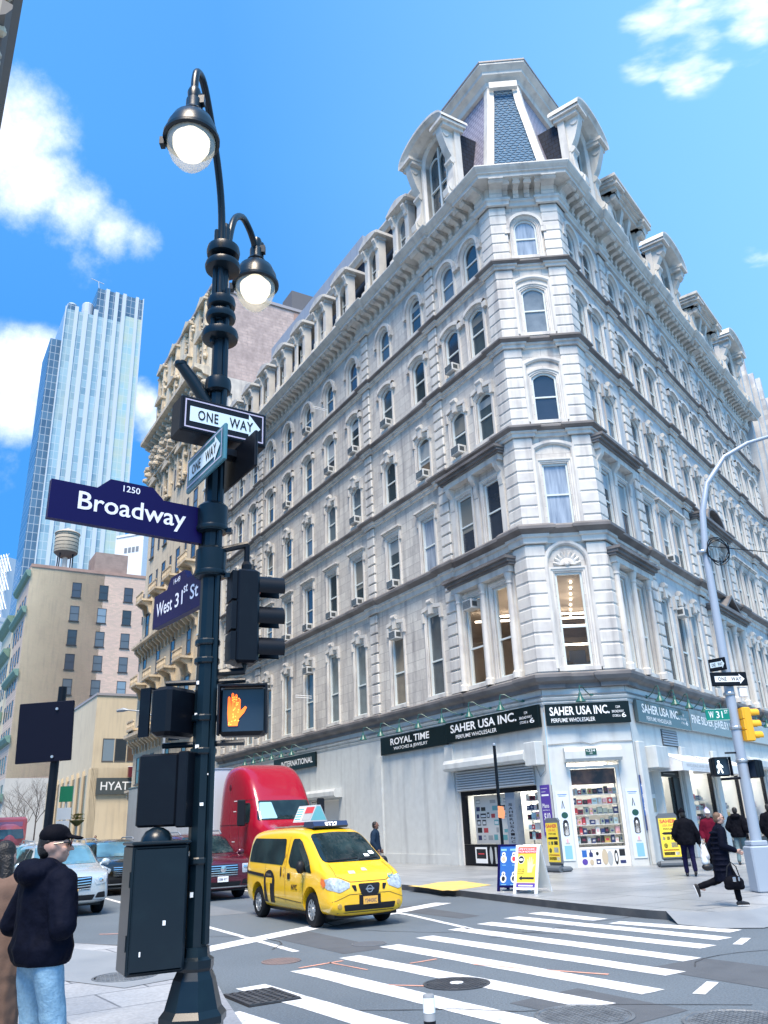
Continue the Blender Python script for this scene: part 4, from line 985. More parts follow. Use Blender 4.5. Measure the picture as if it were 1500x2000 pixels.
hood_box('shutter_box', None, VC(0, .022), .55, 2.62, 3.74, 4.25, .4); hood_box('shutter_box', None, VL(0, .022), -6.25, -.85, 3.86, 4.3, .5)
shl = MB()
for i in range(8): shl.prism_x([(-.05, 3.03 + i * .1), (-.12, 3.05 + i * .1), (-.12, 3.1 + i * .1), (-.05, 3.125 + i * .1)], -5.85, -.82)
hp('roller_shutter', shl, shutter_m, VL(0, .022))
hp('junction_box', MB().rbox(-.86, -.2, -.42, 0, 3.7, 4.55, .02), shopwall, VL(0, .022))
hood_box('shutter_box', None, VL(0, .022), -20.9, -16.6, 3.3, 3.75, .5)
cd = MB()
cd.tube([LW(36, .06) + Vector((0, 0, 6.2)), LW(.02, .06) + Vector((0, 0, 6.2)), CW(.05, .06) + Vector((0, 0, 6.2)), CW(WC - .03, .06) + Vector((0, 0, 6.2)), RW(.03, .06) + Vector((0, 0, 6.2)), RW(33, .06) + Vector((0, 0, 6.2))], .025, 6)
cd.tube([CW(.02, .05) + Vector((0, 0, 4.4)), CW(1.3, .05) + Vector((0, 0, 4.44)), CW(1.6, .05) + Vector((0, 0, 4.36)), CW(2.0, .05) + Vector((0, 0, 4.44)), CW(WC, .05) + Vector((0, 0, 4.42))], .015, 5)
cd.tube([LW(.15, .05) + Vector((0, 0, 4.4)), LW(.18, .05) + Vector((0, 0, 3.5)), LW(.5, .06) + Vector((0, 0, 3.3)), LW(.7, .06) + Vector((0, 0, 3.7))], .012, 5)
hp('conduit', cd, mat('dull_cable', (0.2, 0.22, 0.24), .5), I4)
# posters on the corner piers
def poster(label, M, w_, h_, base, items):
    t = thing('poster', label, 'poster', M=M); part('sheet', MB().box(0, w_, 0, .012, 0, h_), base, t); printed('print', T(0, 0, 0), items, t, INK)
bottle = lambda cx, z, k=1.0: [(cx - .05 * k, z), (cx + .05 * k, z), (cx + .085 * k, z + .05), (cx + .085 * k, z + .42), (cx + .05 * k, z + .5), (cx - .05 * k, z + .5), (cx - .085 * k, z + .42), (cx - .085 * k, z + .05)]
def bottle_poster(label, M):
    poster(label, M, .46, 2.35, ink('paper', (.62, .7, .8)), [(10, 'r', .06, .4, 2.22, 2.24), (10, 'r', .1, .36, 2.17, 2.185), (6, 'p', [(.16, 1.75), (.19, 1.75), (.23, 2.02), (.21, 2.02)]), (6, 'p', [(.25, 1.75), (.28, 1.75), (.23, 2.02), (.22, 2.0)]),
        (4, 'd', .25, 1.52, .12, .11), (6, 'p', bottle(.25, .82, 1.25)), (1, 'p', bottle(.25, .84, 1.02)), (6, 'd', .25, 1.29, .085, .075, -.008), (1, 'd', .25, 1.2, .035, .06, -.009), (9, 'r', .17, .33, .55, .6), (5, 'r', .12, .38, .06, .5), (11, 'd', .25, .66, .04, .07)])
bottle_poster('white perfume poster with a dark green leaf left of the corner shop door', VC(.1, .045, .4))
bottle_poster('white perfume poster with a dark green leaf right of the corner shop door', VC(2.63, .045, .4))
poster('navy phone plan banner reading 10 left of the corner door', VL(.62, .045, 1.25), .52, 1.75, INK[8], [(1, 'r', .06, .4, 1.62, 1.635), (1, 'r', .06, .46, 1.36, 1.42), (1, 'r', .06, .3, 1.5, 1.515), (1, 't', 'Plans', .06, .42, .95, 1.1), (1, 't', 'starting at', .06, .44, .84, .9), (1, 't', '$10', .1, .44, .48, .78, -.006, .02), (1, 't', 'Lyca', .08, .4, .08, .28)])
poster('navy phone plan banner reading 19 right of the corner door', VR_(.08, .045, 1.3), .42, 1.9, INK[10], [(0, 'r', 0, .42, 0, .5), (0, 'r', 0, .42, 1.6, 1.9), (1, 't', 'Plans', .05, .36, 1.05, 1.22), (1, 't', '$19', .06, .36, .62, .95, -.006, .02), (1, 'r', .05, .34, 1.5, 1.55)])
# avenue side shops -------------------------------------------------
rf = MB()
for a, b in ((2.45, 4.7),): rf.box(a, b, .05, .2, 3.2, 3.75); rf.box(a, a + .1, .05, .2, .15, 3.19); rf.box(b - .75, b, .05, .25, .15, 3.19)
for a, b in ((5.6, 9.0), (9.8, 13.2), (14.2, 18), (19, 23)): rf.box(a, a + .12, .04, .2, .15, 3.74); rf.box(b - .12, b, .04, .2, .15, 3.74); rf.box(a + .12, b - .12, .04, .2, .15, .55)
hp('shop_frame', rf, black_m, VR_(0))
for a, b in ((2.56, 3.94), (5.73, 8.87), (9.93, 13.07), (14.33, 17.87), (19.13, 22.87)): hp('shop_glass', (lambda m: (plate(m, a, b, .56, 3.19, .1), m)[1])(MB()), shopglass, VR_(0))
items = []
for r_ in range(8):
    for c in range(5):
        if rnd.random() < .85: x, z = 2.65 + c * .26, .55 + r_ * .32; k = rnd.choice((6, 9, 0, 9)); items.append((k, 'r', x, x + rnd.uniform(.1, .2), z, z + rnd.uniform(.1, .22)))
dsp = hp('display_panel', MB().box(2.58, 3.92, .5, .55, .3, 3.15), roomw, VR_(0)); printed('product_card', T(0, .5, 0), items, dsp, INK)
printed('header_print', HI @ VR_(0) @ T(0, .045, 0), [(9, 't', 'ROYAL TIME', 2.6, 4.5, 3.45, 3.68), (9, 'r', 2.9, 4.2, 3.3, 3.32)], hotel, INK)
items = [(9, 'r', 1.05, 2.2, 2.55, 3.35), (12, 'r', 1.1, 2.15, 1.9, 2.4), (9, 'r', 1.05, 2.2, .8, 1.75)]
printed('shop_notice', HI @ VR_(0) @ T(0, .24, 0), items, hotel, INK)
items = []
for i in range(26):
    x, z = 10 + rnd.random() * 2.8, .7 + rnd.random() * 2.1; items.append((rnd.choice((3, 9, 6, 12, 1, 13, 11)), 'r', x, x + rnd.uniform(.1, .4), z, z + rnd.uniform(.1, .3), -.004 - i * .001))
for i in range(26):
    x, z = 14.4 + rnd.random() * 3.2, .7 + rnd.random() * 2.1; items.append((rnd.choice((3, 9, 6, 12, 1, 13, 4)), 'r', x, x + rnd.uniform(.1, .4), z, z + rnd.uniform(.1, .3), -.04 - i * .001))
printed('product_card', HI @ VR_(0) @ T(0, 1.3, 0), items, hotel, INK)
vg = MB()
for i in range(6): vg.prism_x([(0, 4.42 + i * .1), (-.06, 4.42 + i * .1), (-.02, 4.5 + i * .1), (0, 4.5 + i * .1)], 3.2, 4.95)
vg.cur = 1; vg.box(3.15, 5.0, -.004, .0, 4.38, 5.02); hp('vent_grille', vg, [steel, black_m], VR_(0, .03))
def awning(label, M, x0, x1, z0, z1, pr, txt=None):
    t = thing('awning', label, 'awning', M=M)
    c = MB(); c.prism_x([(0, z1), (-pr, z0 + .34), (-pr, z0), (-pr + .02, z0), (-pr + .03, z0 + .32), (0, z1 - .03)], x0, x1)
    for x in (x0, x1): c.poly([(x, 0, z1), (x, -pr, z0 + .34), (x, -pr, z0), (x, 0, z0)])
    part('canvas', c, mat('white_canvas', (.7, .72, .74), .7, var=.3), t)
    if txt:
        l_ = MB(); letter(l_, txt, x0 + .4, x1 - .4, z0 + .14, z0 + .27, -pr - .006, .006); letter(l_, 'WATCHES JEWELRY', x0 + .8, x1 - .8, z0 + .03, z0 + .1, -pr - .006); part('lettering', l_, INK[9], t)
awning('white lettered shop awning over the doorway right of the corner', VR_(0, .03), 2.3, 6.3, 3.35, 4.1, .95, 'WHOLESALE SAHER USA INC')
awning('plain white awning behind the avenue signal pole', VR_(0, .03), 6.6, 11.5, 3.35, 4.1, 1.0)
hp('awning_box', MB().rbox(.95, 2.2, -.5, 0, 3.45, 4.25, .02), shopwall, VR_(0, .022))
hood_box('shutter_box', None, VR_(0, .022), 13.9, 23.2, 3.76, 4.3, .5)
# shop signs ---------------------------------------------------------
def shop_sign(label, M, w_, h_, rows, board=signblk, ink_=white_m, d=.14):
    t = thing('shop_sign', label, 'shop sign', M=M)
    part('board', MB().rbox(0, w_, -d, 0, 0, h_, .012), board, t)
    l_ = MB()
    for tx, x0, x1, z0, z1, bo in rows: letter(l_, tx, x0 * w_, x1 * w_, z0 * h_, z1 * h_, -d - .003, bo)
    part('lettering', l_, ink_, t)
addr = lambda a, b: [('1234', a + .05, b - .06, .68, .8, .004), ('BROADWAY', a, b - .02, .47, .59, .004), ('STORE #', a, a + (b - a) * .58, .26, .38, .004), ('6', a + (b - a) * .68, b, .24, .46, .01)]
shop_sign('black sign with white letters reading ROYAL TIME WATCHES & JEWELRY', VL(12.1, .03, 5.03), 5.75, .84, [('ROYAL TIME', .17, .77, .48, .85, .02), ('WATCHES & JEWELRY', .22, .74, .14, .36, .006)])
shop_sign('black sign reading SAHER USA INC on the street side wall', VL(6.3, .06, 5.06), 6.2, .84, [('SAHER USA INC.', .06, .79, .45, .86, .022), ('PERFUME WHOLESALER', .12, .58, .13, .32, .006)] + addr(.82, .96))
shop_sign('black sign reading SAHER USA INC over the corner door', VC(.03, .1, 5.07), 3.13, .78, [('SAHER USA INC.', .05, .76, .45, .86, .022), ('PERFUME WHOLESALER', .06, .58, .13, .32, .006)] + addr(.79, .95))
dull = mat('glossy_sign_board', (0.06, 0.09, 0.1), 0.15)
shop_sign('dark sign reading SAHER USA INC on the avenue side wall', VR_(.5, .06, 5.12), 6.0, .84, [('SAHER USA INC.', .08, .78, .45, .86, .02), ('PERFUME WHOLESALER', .14, .6, .13, .32, .006)] + addr(.81, .95), dull)
shop_sign('grey sign reading FINE SILVER JEWELRY behind the street sign', VR_(6.6, .06, 5.14), 7.4, .95, [('FINE SILVER JEWELRY INC.', .03, .95, .25, .75, .02)], mat('grey_sign_board', (0.16, 0.19, 0.2), .2))
shop_sign('pale blank sign board right of the signal pole', VR_(15, .06, 5.14), 7.4, .95, [], mat('pale_sign_board', (0.4, 0.42, 0.42), .3))
shop_sign('black sign ending in INTERNATIONAL above the red truck', VL(25.6, .03, 5.1), 6.0, .8, [('INTERNATIONAL', .2, .95, .3, .72, .02)])
plq = thing('number_plaque', 'small green plaque reading 1234 over the corner door', 'plaque', M=VC(1.3, .425, 3.95)); part('plate', MB().box(0, .4, -.02, 0, 0, .22), INK[4], plq)
l_ = MB(); letter(l_, '1234', .05, .35, .11, .19, -.023, .006); letter(l_, '#6', .15, .25, .03, .08, -.023); part('lettering', l_, white_m, plq)
def gooseneck(M, label, group):
    t = thing('gooseneck_lamp', label, 'sign lamp', M=M, group=group)
    part('arm', MB().tube([(.55, -.02, 0), (.5, -.15, 0), (.3, -.4, .12), (.12, -.6, .3), (.02, -.72, .3), (0, -.75, .16), (0, -.75, .0)], .02, 8), green_m, t, smooth=True)
    part('wall_mount', MB().lathe([(.075, 0), (.075, .04), (.04, .06)], (.55, -.06, 0), 10, 'y'), green_m, t)
    part('shade', MB().lathe([(.035, .05), (.05, .02), (.055, -.06), (.1, -.16), (.2, -.3), (.19, -.3), (.09, -.16), (.01, -.1)], (0, -.75, 0), 18), green_m, t, smooth=True)
OD = ['first', 'second', 'third', 'fourth', 'fifth', 'sixth', 'seventh', 'eighth', 'ninth', 'tenth', 'eleventh']
for i, u in enumerate((12.75, 11.0, 9.25, 7.6, 5.7, 3.7, 1.6)): gooseneck(VL(u, .03, 6.15), f'green gooseneck lamp over the street side signs, {OD[i]} from the left end', 'gooseneck lamps over the shop signs')
gooseneck(VC(1.3, .03, 6.12), 'green gooseneck lamp over the corner door sign', 'gooseneck lamps over the shop signs')
for i, u in enumerate((1.5, 3.2, 4.9, 7.0, 9.5, 12, 15.5, 17.5, 19.5)): gooseneck(VR_(u, .03, 6.2), f'green gooseneck lamp over the avenue side signs, {OD[i]} from the corner', 'gooseneck lamps over the shop signs')
for i, u in enumerate((29, 27.5, 26, 24.5, 23, 21.5)): gooseneck(VL(u, .03, 6.15), f'green gooseneck lamp above the red truck, {OD[i]} from the left', 'gooseneck lamps over the shop signs')
sp = thing('standpipe', 'grey fire hose connection standing at the foot of the painted wall', 'standpipe', M=VL(12.3, .3, .15))
part('riser', MB().tube([(0, 0, 0), (0, 0, .55), (0, -.05, .62)], .07, 10), steel, sp); part('outlet', MB().lathe([(.06, 0), (.07, .16), (.075, .2)], (-.1, -.22, .58), 12, 'y').lathe([(.06, 0), (.07, .16), (.075, .2)], (.1, -.22, .58), 12, 'y').box(-.16, .16, -.1, .05, .5, .66), steel, sp)
# air conditioners resting in window openings --------------------------
am = MB(); am.rbox(-.33, .33, -.42, .12, 0, .42, .02); ag = MB()
for i in range(7): ag.box(-.29, .29, -.428, -.421, .05 + i * .05, .075 + i * .05)
for k in (-1, 1): ag.box(min(k * .331, k * .336), max(k * .331, k * .336), -.36, -.1, .1, .32)
AM, AG = am.mesh('case', ac_m), ag.mesh('grille', acgrille)
RN = ['bottom', 'second', 'third', 'fourth', 'top']
ROWN = lambda r_: f'in the {RN[r_]} row of the street front'
for c, r_, top in [(7.0, 2, 0), (14.2, 2, 0), (10.33, 1, 0), (14.2, 1, 0), (17.4, 1, 0), (20.65, 1, 0), (23.87, 1, 0), (27.05, 2, 0), (23.87, 3, 0), (10.33, 3, 0), (14.2, 3, 0), (3.9, 2, 0), (3.9, 3, 0), (10.33, 0, 1), (20.65, 0, 1), (27.05, 0, 1), (3.9, 0, 1), (17.4, 3, 0), (20.65, 4, 0)]:
    z, h, _ = ROWS[r_]; zz = z + (h - .55 if top else .1)
    t = thing('air_conditioner', f"air conditioner {'atop' if top else 'at sill of'} {OD[COLS_L.index(c)]} window from corner, {RN[r_]} row, street front", 'air conditioner', M=VL(c, -.1, zz), group='window air conditioners of the hotel')
    part('case', AM, None, t); part('grille', AG, None, t)
for c, r_, top in [(8.4, 0, 1), (8.4, 1, 0)]:
    z, h, _ = ROWS[r_]; zz = z + (h - .55 if top else .1)
    t = thing('air_conditioner', f"air conditioner {'atop' if top else 'at sill of'} an avenue front window, {RN[r_]} row", 'air conditioner', M=VR_(c, -.1, zz), group='window air conditioners of the hotel')
    part('case', AM, None, t); part('grille', AG, None, t)
# lamps and rails seen in the lit office rooms are left to the glass; roof aerial
ae = thing('roof_aerial', 'thin metal television aerial on the avenue side roof', 'aerial', M=VR_(27.0, -2.0, 37.3))
part('mast', MB().tube([(0, 0, 0), (0, 0, 3.2)], .035, 6).tube([(1.6, 0, 0), (1.6, 0, 3.6)], .035, 6), black_m, ae); part('crossbar', MB().tube([(-.3, 0, 2.6), (2.2, 0, 2.9)], .03, 6).tube([(1.2, 0, 3.3), (2.1, 0, 3.4)], .025, 6).tube([(-.2, 0, 1.8), (.5, 0, 1.9)], .02, 6), black_m, ae)
for (u, z, nm) in ((20.2, 9.0, 'lower'), (17.5, 26.9, 'upper')):
    bo = MB()
    for k in (0, .12): bo.tube([(0, -.05, k), (0, -1.1, k + .02)], .02, 6)
    solo('wall_bracket', f'white metal rail bracket sticking out of the {nm} street front', 'bracket', bo, white_m, VL(u, .02, z))
# ================================================================== other buildings
def win_kit(w_, h, fm, pm, rail=True, sill=None):
    f = MB()
    for a, b, c, d in ((-w_ / 2, w_ / 2, 0, .08), (-w_ / 2, w_ / 2, h - .08, h), (-w_ / 2, -w_ / 2 + .08, .08, h - .08), (w_ / 2 - .08, w_ / 2, .08, h - .08)): f.box(a, b, -.02, .05, c, d)
    if rail: f.box(-w_ / 2 + .08, w_ / 2 - .08, -.02, .04, h * .48, h * .48 + .07)
    if sill: f.box(-w_ / 2 - .12, w_ / 2 + .12, .0, .16, -.14, -.002)
    p = MB(); plate(p, -w_ / 2 + .07, w_ / 2 - .07, .07, h - .07, 0.01)
    return f.mesh('window', fm), p.mesh('pane', pm)
def windows(root, inv, F, K, spots):
    for x, z in spots:
        o = part('window', K[0], None, root, inv @ F @ T(x, 0.004, z)); part('pane', K[1], None, o)
def block(name, label, F, x0, x1, d, z1, wm, cat='building'):
    """building whose front lies in the local XZ plane of F (outward +Y)"""
    loc = F @ Vector(((x0 + x1) / 2, 0, 0)); t = thing(name, label, cat, loc); inv = T(*(-loc))
    part('wall', MB().box(x0, x1, -d, 0, 0, z1), wm, t, inv @ F)
    return t, inv
pane_d = mat('far_glass', (.04, .05, .06), .1, spec=.8, rnd=[(0, (.03, .04, .05)), (.35, (.1, .12, .14)), (.6, (.2, .27, .33)), (.8, (.05, .06, .08))])
limestone = mat('cream_limestone', (.70, .61, .46), .7, var=.5, vscale=.5, vdark=(.55, .47, .36), streak=.5, bump=.5, bscale=3, brick=(1.4, .6, .012, (.65, .57, .43), (.46, .4, .31)))
carved = mat('carved_limestone', (.66, .57, .43), .75, var=.6, vscale=1.2, vdark=(.3, .26, .2), streak=.5, bump=1.0, bscale=6)
mauve = mat('mauve_brick', (.52, .41, .37), .8, var=.9, vscale=.55, vdark=(.34, .275, .26), brick=(1.1, .34, .03, (.44, .35, .325), (.34, .3, .29), 'yz'), bump=.3, bscale=8, grain=.15, gscale=2.5)
rbr = mat('red_brick_patch', (.36, .24, .2), .8, var=.6, vscale=.6)
stucco = mat('cream_stucco', (.62, .53, .38), .7, var=.4, vscale=.3, vdark=(.5, .42, .3), streak=.25)
tanbr = mat('tan_brick', (.68, .49, .40), .8, var=.7, vscale=.25, vdark=(.5, .39, .335), brick=(.7, .24, .014, (.52, .41, .33), (.42, .36, .3)), bump=.2, bscale=6)
brown_g = mat('bronze_glass', (.1, .07, .05), .2, var=.5, vscale=1.5)
copper = mat('green_copper', (.16, .27, .22), .6, var=.5, vscale=2)
# ornate limestone tower block beyond the hotel ---------------------------------
bt, inv = block('limestone_building', 'tall ornate cream limestone building with mauve brick side beyond the hotel', FL, 43.0, 62.0, 26, 53.4, limestone)
side = MB(); side.box(42.93, 42.995, -26, -1.6, 0, 53.3); side.cur = 1; side.box(42.9, 42.929, -14, -9.0, 49.5, 53.3)
part('side_wall', side, [mauve, rbr], bt, inv @ FL)
part('parapet', MB().box(42.8, 62.2, -.6, .2, 53.42, 53.75).box(42.8, 43.3, -26, -.61, 53.42, 53.75), mat('grey_coping', (.33, .32, .34), .7), bt, inv @ FL)
rv = random.Random(11)
for z, pr, hgt, nm in ((43.2, 1.5, 1.0, 'cornice'), (38.6, .6, .5, 'ledge'), (19.6, .9, .6, 'cornice'), (10.4, 1.0, .8, 'cornice'), (5.4, .6, .5, 'ledge')):
    o = MB(); o.prism_x([(0, z), (pr * .4, z + .1), (pr * .5, z + hgt * .4), (pr, z + hgt * .6), (pr, z + hgt), (0, z + hgt + .05)], 42.95, 62.0 + pr * .5)
    x = 43.2
    while x < 61.8:
        o.prism_x([(0, z - 1.1), (.15, z - 1.0), (.2, z - .5), (pr * .75, z - .1), (pr * .75, z + .2), (0, z + .2)], x, x + .35); x += 1.15
    part(nm, o, carved, bt, inv @ FL)
orn = MB()
for k in range(4):
    cx = 45.2 + k * 4.9
    for z0, z1 in ((44.4, 48.5), (48.8, 52.6), (34.5, 38.2)):
        for q in (-1, 1): orn.box(cx + q * .95 - .2, cx + q * .95 + .2, 0, .35, z0, z1)
        orn.prism_y([(cx - 1.3, z1), (cx + 1.3, z1), (cx + 1.3, z1 + .25), (cx + .5, z1 + .6), (cx, z1 + .95), (cx - .5, z1 + .6), (cx - 1.3, z1 + .25)], 0, .6)
        for i in range(26):
            a = rv.uniform(-1.6, 1.6); zz = rv.uniform(z0 - .3, z1 + .9); s_ = rv.uniform(.12, .34)
            orn.lathe([(s_ * .6, 0), (s_, s_ * .4), (s_ * .5, s_ * 1.2)], (cx + a, 0, zz), 6, 'y')
    for z0 in (42.4,):
        for i in range(46):
            s_ = rv.uniform(.2, .5); orn.lathe([(s_ * .6, 0), (s_, s_ * .8), (s_ * .4, s_ * 2.2)], (cx + rv.uniform(-2.4, 2.4), 0, z0 + rv.uniform(-3.2, .6)), 6, 'y')
part('carved_ornament', orn, carved, bt, inv @ FL)
for k in range(4):
    cx = 45.2 + k * 4.9
    for z in (15.8, 11.4, 24.5):
        bal = MB(); bal.box(cx - 1.3, cx + 1.3, 0, 1.1, z, z + .2); bal.box(cx - 1.3, cx + 1.3, .95, 1.1, z + .85, z + 1.0)
        for i in range(9): bal.lathe([(.05, z + .2), (.09, z + .4), (.05, z + .85)], (cx - 1.2 + i * .3, 1.02, 0), 6)
        for q in (-1, 1): bal.prism_x([(0, z - 1.3), (.25, z - 1.1), (.4, z - .5), (.95, z - .15), (.95, z - .002), (0, z - .002)], cx + q * .9 - .18, cx + q * .9 + .18)
        part('balcony', bal, carved, bt, inv @ FL)
K = win_kit(1.25, 2.5, mat('dark_frame', (.1, .1, .1), .5), pane_d, True, True); K2 = win_kit(.6, 2.2, MATS['dark_frame'], pane_d)
windows(bt, inv, FL, K, [(45.2 + k * 4.9, z) for k in range(4) for z in (1.2, 6.4, 12.0, 16.4, 21.0, 25.2, 29.6, 34.6, 39.6, 44.8, 49.0)])
windows(bt, inv, FL, K2, [(47.6 + k * 4.9, z) for k in range(3) for z in (12.2, 21.2, 25.4, 29.8, 34.8)])
mech = MB(); mech.box(43.5, 46, -13, -9, 53.4, 56.5); mech.box(44, 45, -16, -14, 53.4, 58.5); mech.box(44.2, 45.4, -19, -17.4, 53.4, 59.5)
for i in range(7): mech.tube([(43.4, -13.2 - i * 1.0, 53.4), (43.4, -13.2 - i * 1.0, 56 + (i % 3) * 1.2)], .12, 5)
part('rooftop_plant', mech, mat('dark_plant', (.12, .12, .13), .7), bt, inv @ FL)
# narrow white neighbour between them
nb, inv = block('white_townhouse', 'narrow white building with moulded cornice squeezed beside the hotel', FL, 36.05, 42.85, 18, 38.0, cornice_m)
o = MB(); o.prism_x([(0, 37.6), (.3, 37.8), (.4, 38.3), (.9, 38.6), (.95, 39.2), (-18, 39.3), (-18, 38.0)], 36.06, 42.84); part('cornice', o, cornice_m, nb, inv @ FL)
o = MB()
for x in (36.3, 38.6, 40.9): o.box(x, x + .4, 0, .25, 7, 37.5)
part('pilaster', o, cornice_m, nb, inv @ FL, kind='stuff')
K = win_kit(1.2, 2.3, sash_m, pane_d, True, True); windows(nb, inv, FL, K, [(x, z) for x in (37.7, 40.0, 42.1) for z in (8.5, 13, 17.6, 22, 26.5, 31)])
# cream low building with the dark hotel portal -----------------------------------
SH = frame(LW(82, 0), -nL, -uL, -1) if False else None
def side_frame(u, v=0):      # wall plane across the street line, facing back towards the camera; local X runs inward from the street
    o = LW(u, v); x = -nL; y = -uL
    return Matrix(((x.x, y.x, 0, o.x), (x.y, y.y, 0, o.y), (0, 0, 1, 0), (0, 0, 0, 1)))
F1 = side_frame(82); loc = LW(84, -6)
lb = thing('cream_building', 'low cream stucco building with dark portal and ribbon window', 'building', loc); inv = T(*(-loc))
part('wall', MB().box(0, .9, -16, 0, 0, 18.2).box(.9, 5.1, -16, 0, 6.4, 18.2).box(5.1, 30, -16, 0, 0, 18.2).box(.9, 5.1, -16, -3, 0, 6.4), stucco, lb, inv @ F1)
part('portal', MB().box(.92, 5.08, -2.9, -2.6, 0, 6.39), mat('portal_black', (.008, .008, .01), .5), lb, inv @ F1)
part('roof_edge', MB().box(-.1, 30, -16, .12, 18.21, 18.5), MATS['grey_coping'], lb, inv @ F1)
for i in range(5):
    o = part('window', MB().box(1.1 + i * 1.5, 2.5 + i * 1.5, -.05, .03, 10.2, 10.35).box(1.1 + i * 1.5, 1.2 + i * 1.5, -.05, .03, 10.351, 12.9).box(1.1 + i * 1.5, 2.5 + i * 1.5, -.05, .03, 12.901, 13.0), MATS['dark_frame'], lb, inv @ F1)
    part('pane', MB().box(1.21 + i * 1.5, 2.5 + i * 1.5, -.04, .01, 10.36, 12.9), brown_g if i == 2 else pane_d, o)
hs = thing('hotel_sign', 'grey sign board over the dark portal reading HYATT', 'sign', M=F1 @ T(.7, .05, 6.45) @ Matrix.Identity(4))
part('board', MB().box(0, 5.0, 0, .25, 0, 1.9), mat('slate_board', (.07, .085, .09), .4), hs)
l_ = MB(); letter(l_, 'HYATT', .5, 4.6, .5, 1.45, 0, .01); part('lettering', l_, white_m, hs, T(0, .26, 0))
ms_ = thing('marquee_sign', 'small maroon projecting sign beside the portal board', 'sign', M=F1 @ T(4.3, .3, 8.4)); part('panel', MB().box(0, 2.6, 0, .5, 0, 1.2), mat('maroon_panel', (.12, .02, .03), .4), ms_); part('frame', MB().box(-.05, 2.65, .1, .4, 1.2, 1.28), white_m, ms_)
F1s = FL
o = MB()
for i in range(9): o.box(82 + i * 3.6, 82.8 + i * 3.6, 0, .3, 0, 9.4)
part('pier', o, stucco, lb, inv @ FL, kind='stuff')
for i in range(8): part('street_window', MB().box(82.85 + i * 3.6, 85.55 + i * 3.6, .0, .08, .8, 8.8), brown_g, lb, inv @ FL)
part('street_wall', MB().box(82, 111, -6, -.01, 0, 9.5).box(98, 111, -6, -.01, 9.501, 12), stucco, lb, inv @ FL)
# tan brick loft block with water tank ---------------------------------------------
F2 = side_frame(140, 3.0); FL3 = FL @ T(0, 3.0, 0); loc = LW(142, -8)
tb = thing('brick_building', 'tan brick loft building with rows of windows and a roof tank', 'building', loc); inv = T(*(-loc))
part('side_wall', MB().box(0, 24, -14, 0, 12, 51.3), tanbr, tb, inv @ F2)
part('painted_base', MB().box(0, 24, -14, .02, 0, 12.0), mat('grey_render', (.5, .48, .44), .8, var=.4, vscale=.4), tb, inv @ F2)
part('parapet', MB().box(0, 24.2, -14, .15, 51.3, 51.9), MATS['red_brick_patch'], tb, inv @ F2)
part('bulkhead', MB().box(12, 18.5, -8, -1, 51.9, 56.2), mat('brown_brick', (.33, .25, .22), .8, var=.5, vscale=.6, brick=(.7, .24, .014, (.3, .23, .2), (.25, .2, .18))), tb, inv @ F2)
K = win_kit(1.75, 3.0, mat('black_frame', (.03, .03, .035), .5), pane_d, True, True); K2 = win_kit(.9, 1.7, MATS['black_frame'], pane_d, True)
windows(tb, inv, F2, K, [(x, 46.0 - i * 4.75) for i in range(6) for x in (8.8, 14.0, 18.9)]); windows(tb, inv, F2, K2, [(22.4, 46.3 - i * 4.75) for i in range(6)])
part('front_wall', MB().box(140, 158, -14, -.02, 0, 51.2), stucco, tb, inv @ FL3)
for z in (49.2, 42, 30, 18, 8): part('front_cornice', MB().prism_x([(0, z), (.5, z + .2), (.9, z + .9), (.9, z + 1.3), (0, z + 1.4)], 139.6, 158), copper, tb, inv @ FL3)
K = win_kit(1.8, 3.0, MATS['black_frame'], pane_d); windows(tb, inv, FL3, K, [(143 + i * 3.6, 3 + k * 5) for i in range(4) for k in range(9)])
wt = thing('water_tank', 'round wooden rooftop water tank on steel legs', 'water tank', M=F2 @ T(6.6, -4, 51.9))
part('tub', MB().lathe([(2.3, 4.2), (2.35, 4.3), (2.3, 8.2), (2.25, 8.3)], n=28), mat('tank_wood', (.42, .37, .29), .8, var=.4, vscale=2, squash=(5, 5, .3)), wt, smooth=True)
part('lid', MB().lathe([(2.5, 8.3), (2.4, 8.5), (.1, 9.7)], n=28), mat('tank_lid', (.4, .36, .3), .8), wt); hb = MB()
for z in (4.6, 5.4, 6.2, 7.0, 7.8): hb.lathe([(2.36, z), (2.38, z + .04), (2.36, z + .08)], n=28)
part('hoop', hb, black_m, wt)
part('tray', MB().lathe([(1.2, 3.3), (2.3, 4.2)], n=20), mat('tank_under', (.1, .1, .1), .8), wt)
for x, y in ((-1.3, -1.3), (1.3, -1.3), (1.3, 1.3), (-1.3, 1.3)): part('leg', MB().tube([(x, y, 0), (x * .95, y * .95, 4.0)], .13, 6), black_m, wt)
part('riser_pipe', MB().tube([(0, 0, 0), (0, 0, 4)], .5, 10), mat('pipe_wrap', (.6, .58, .52), .7), wt)
# ornate cream fronts further down the street ----------------------------------------
for u0, u1, z1, nm, lab in ((159, 178, 46, 'loft_building', 'ornate cream loft front with green copper cornice past the brick block'), (178.5, 215, 40, 'loft_building', 'far cream loft front at the left edge of the street')):
    t, inv = block(nm, lab, FL3, u0, u1, 14, z1, limestone)
    for z in (z1 - 2, z1 - 9, 24, 12): part('cornice', MB().prism_x([(0, z), (.5, z + .3), (1.3, z + 1.2), (1.3, z + 1.8), (0, z + 1.9)], u0 - .3, u1), copper, t, inv @ FL3)
    r_ = MB(); r_.rings([[(u0, 0, z1), (u1, 0, z1)], [(u0, -2.5, z1 + 5), (u1, -2.5, z1 + 5)]], False); part('mansard', r_, copper, t, inv @ FL3)
    K = win_kit(1.8, 2.8, MATS['black_frame'], pane_d); windows(t, inv, FL3, K, [(u0 + 2 + i * 3.4, 3 + k * 4.3) for i in range(int((u1 - u0) / 3.4)) for k in range(int(z1 / 4.4) - 1)][:100])
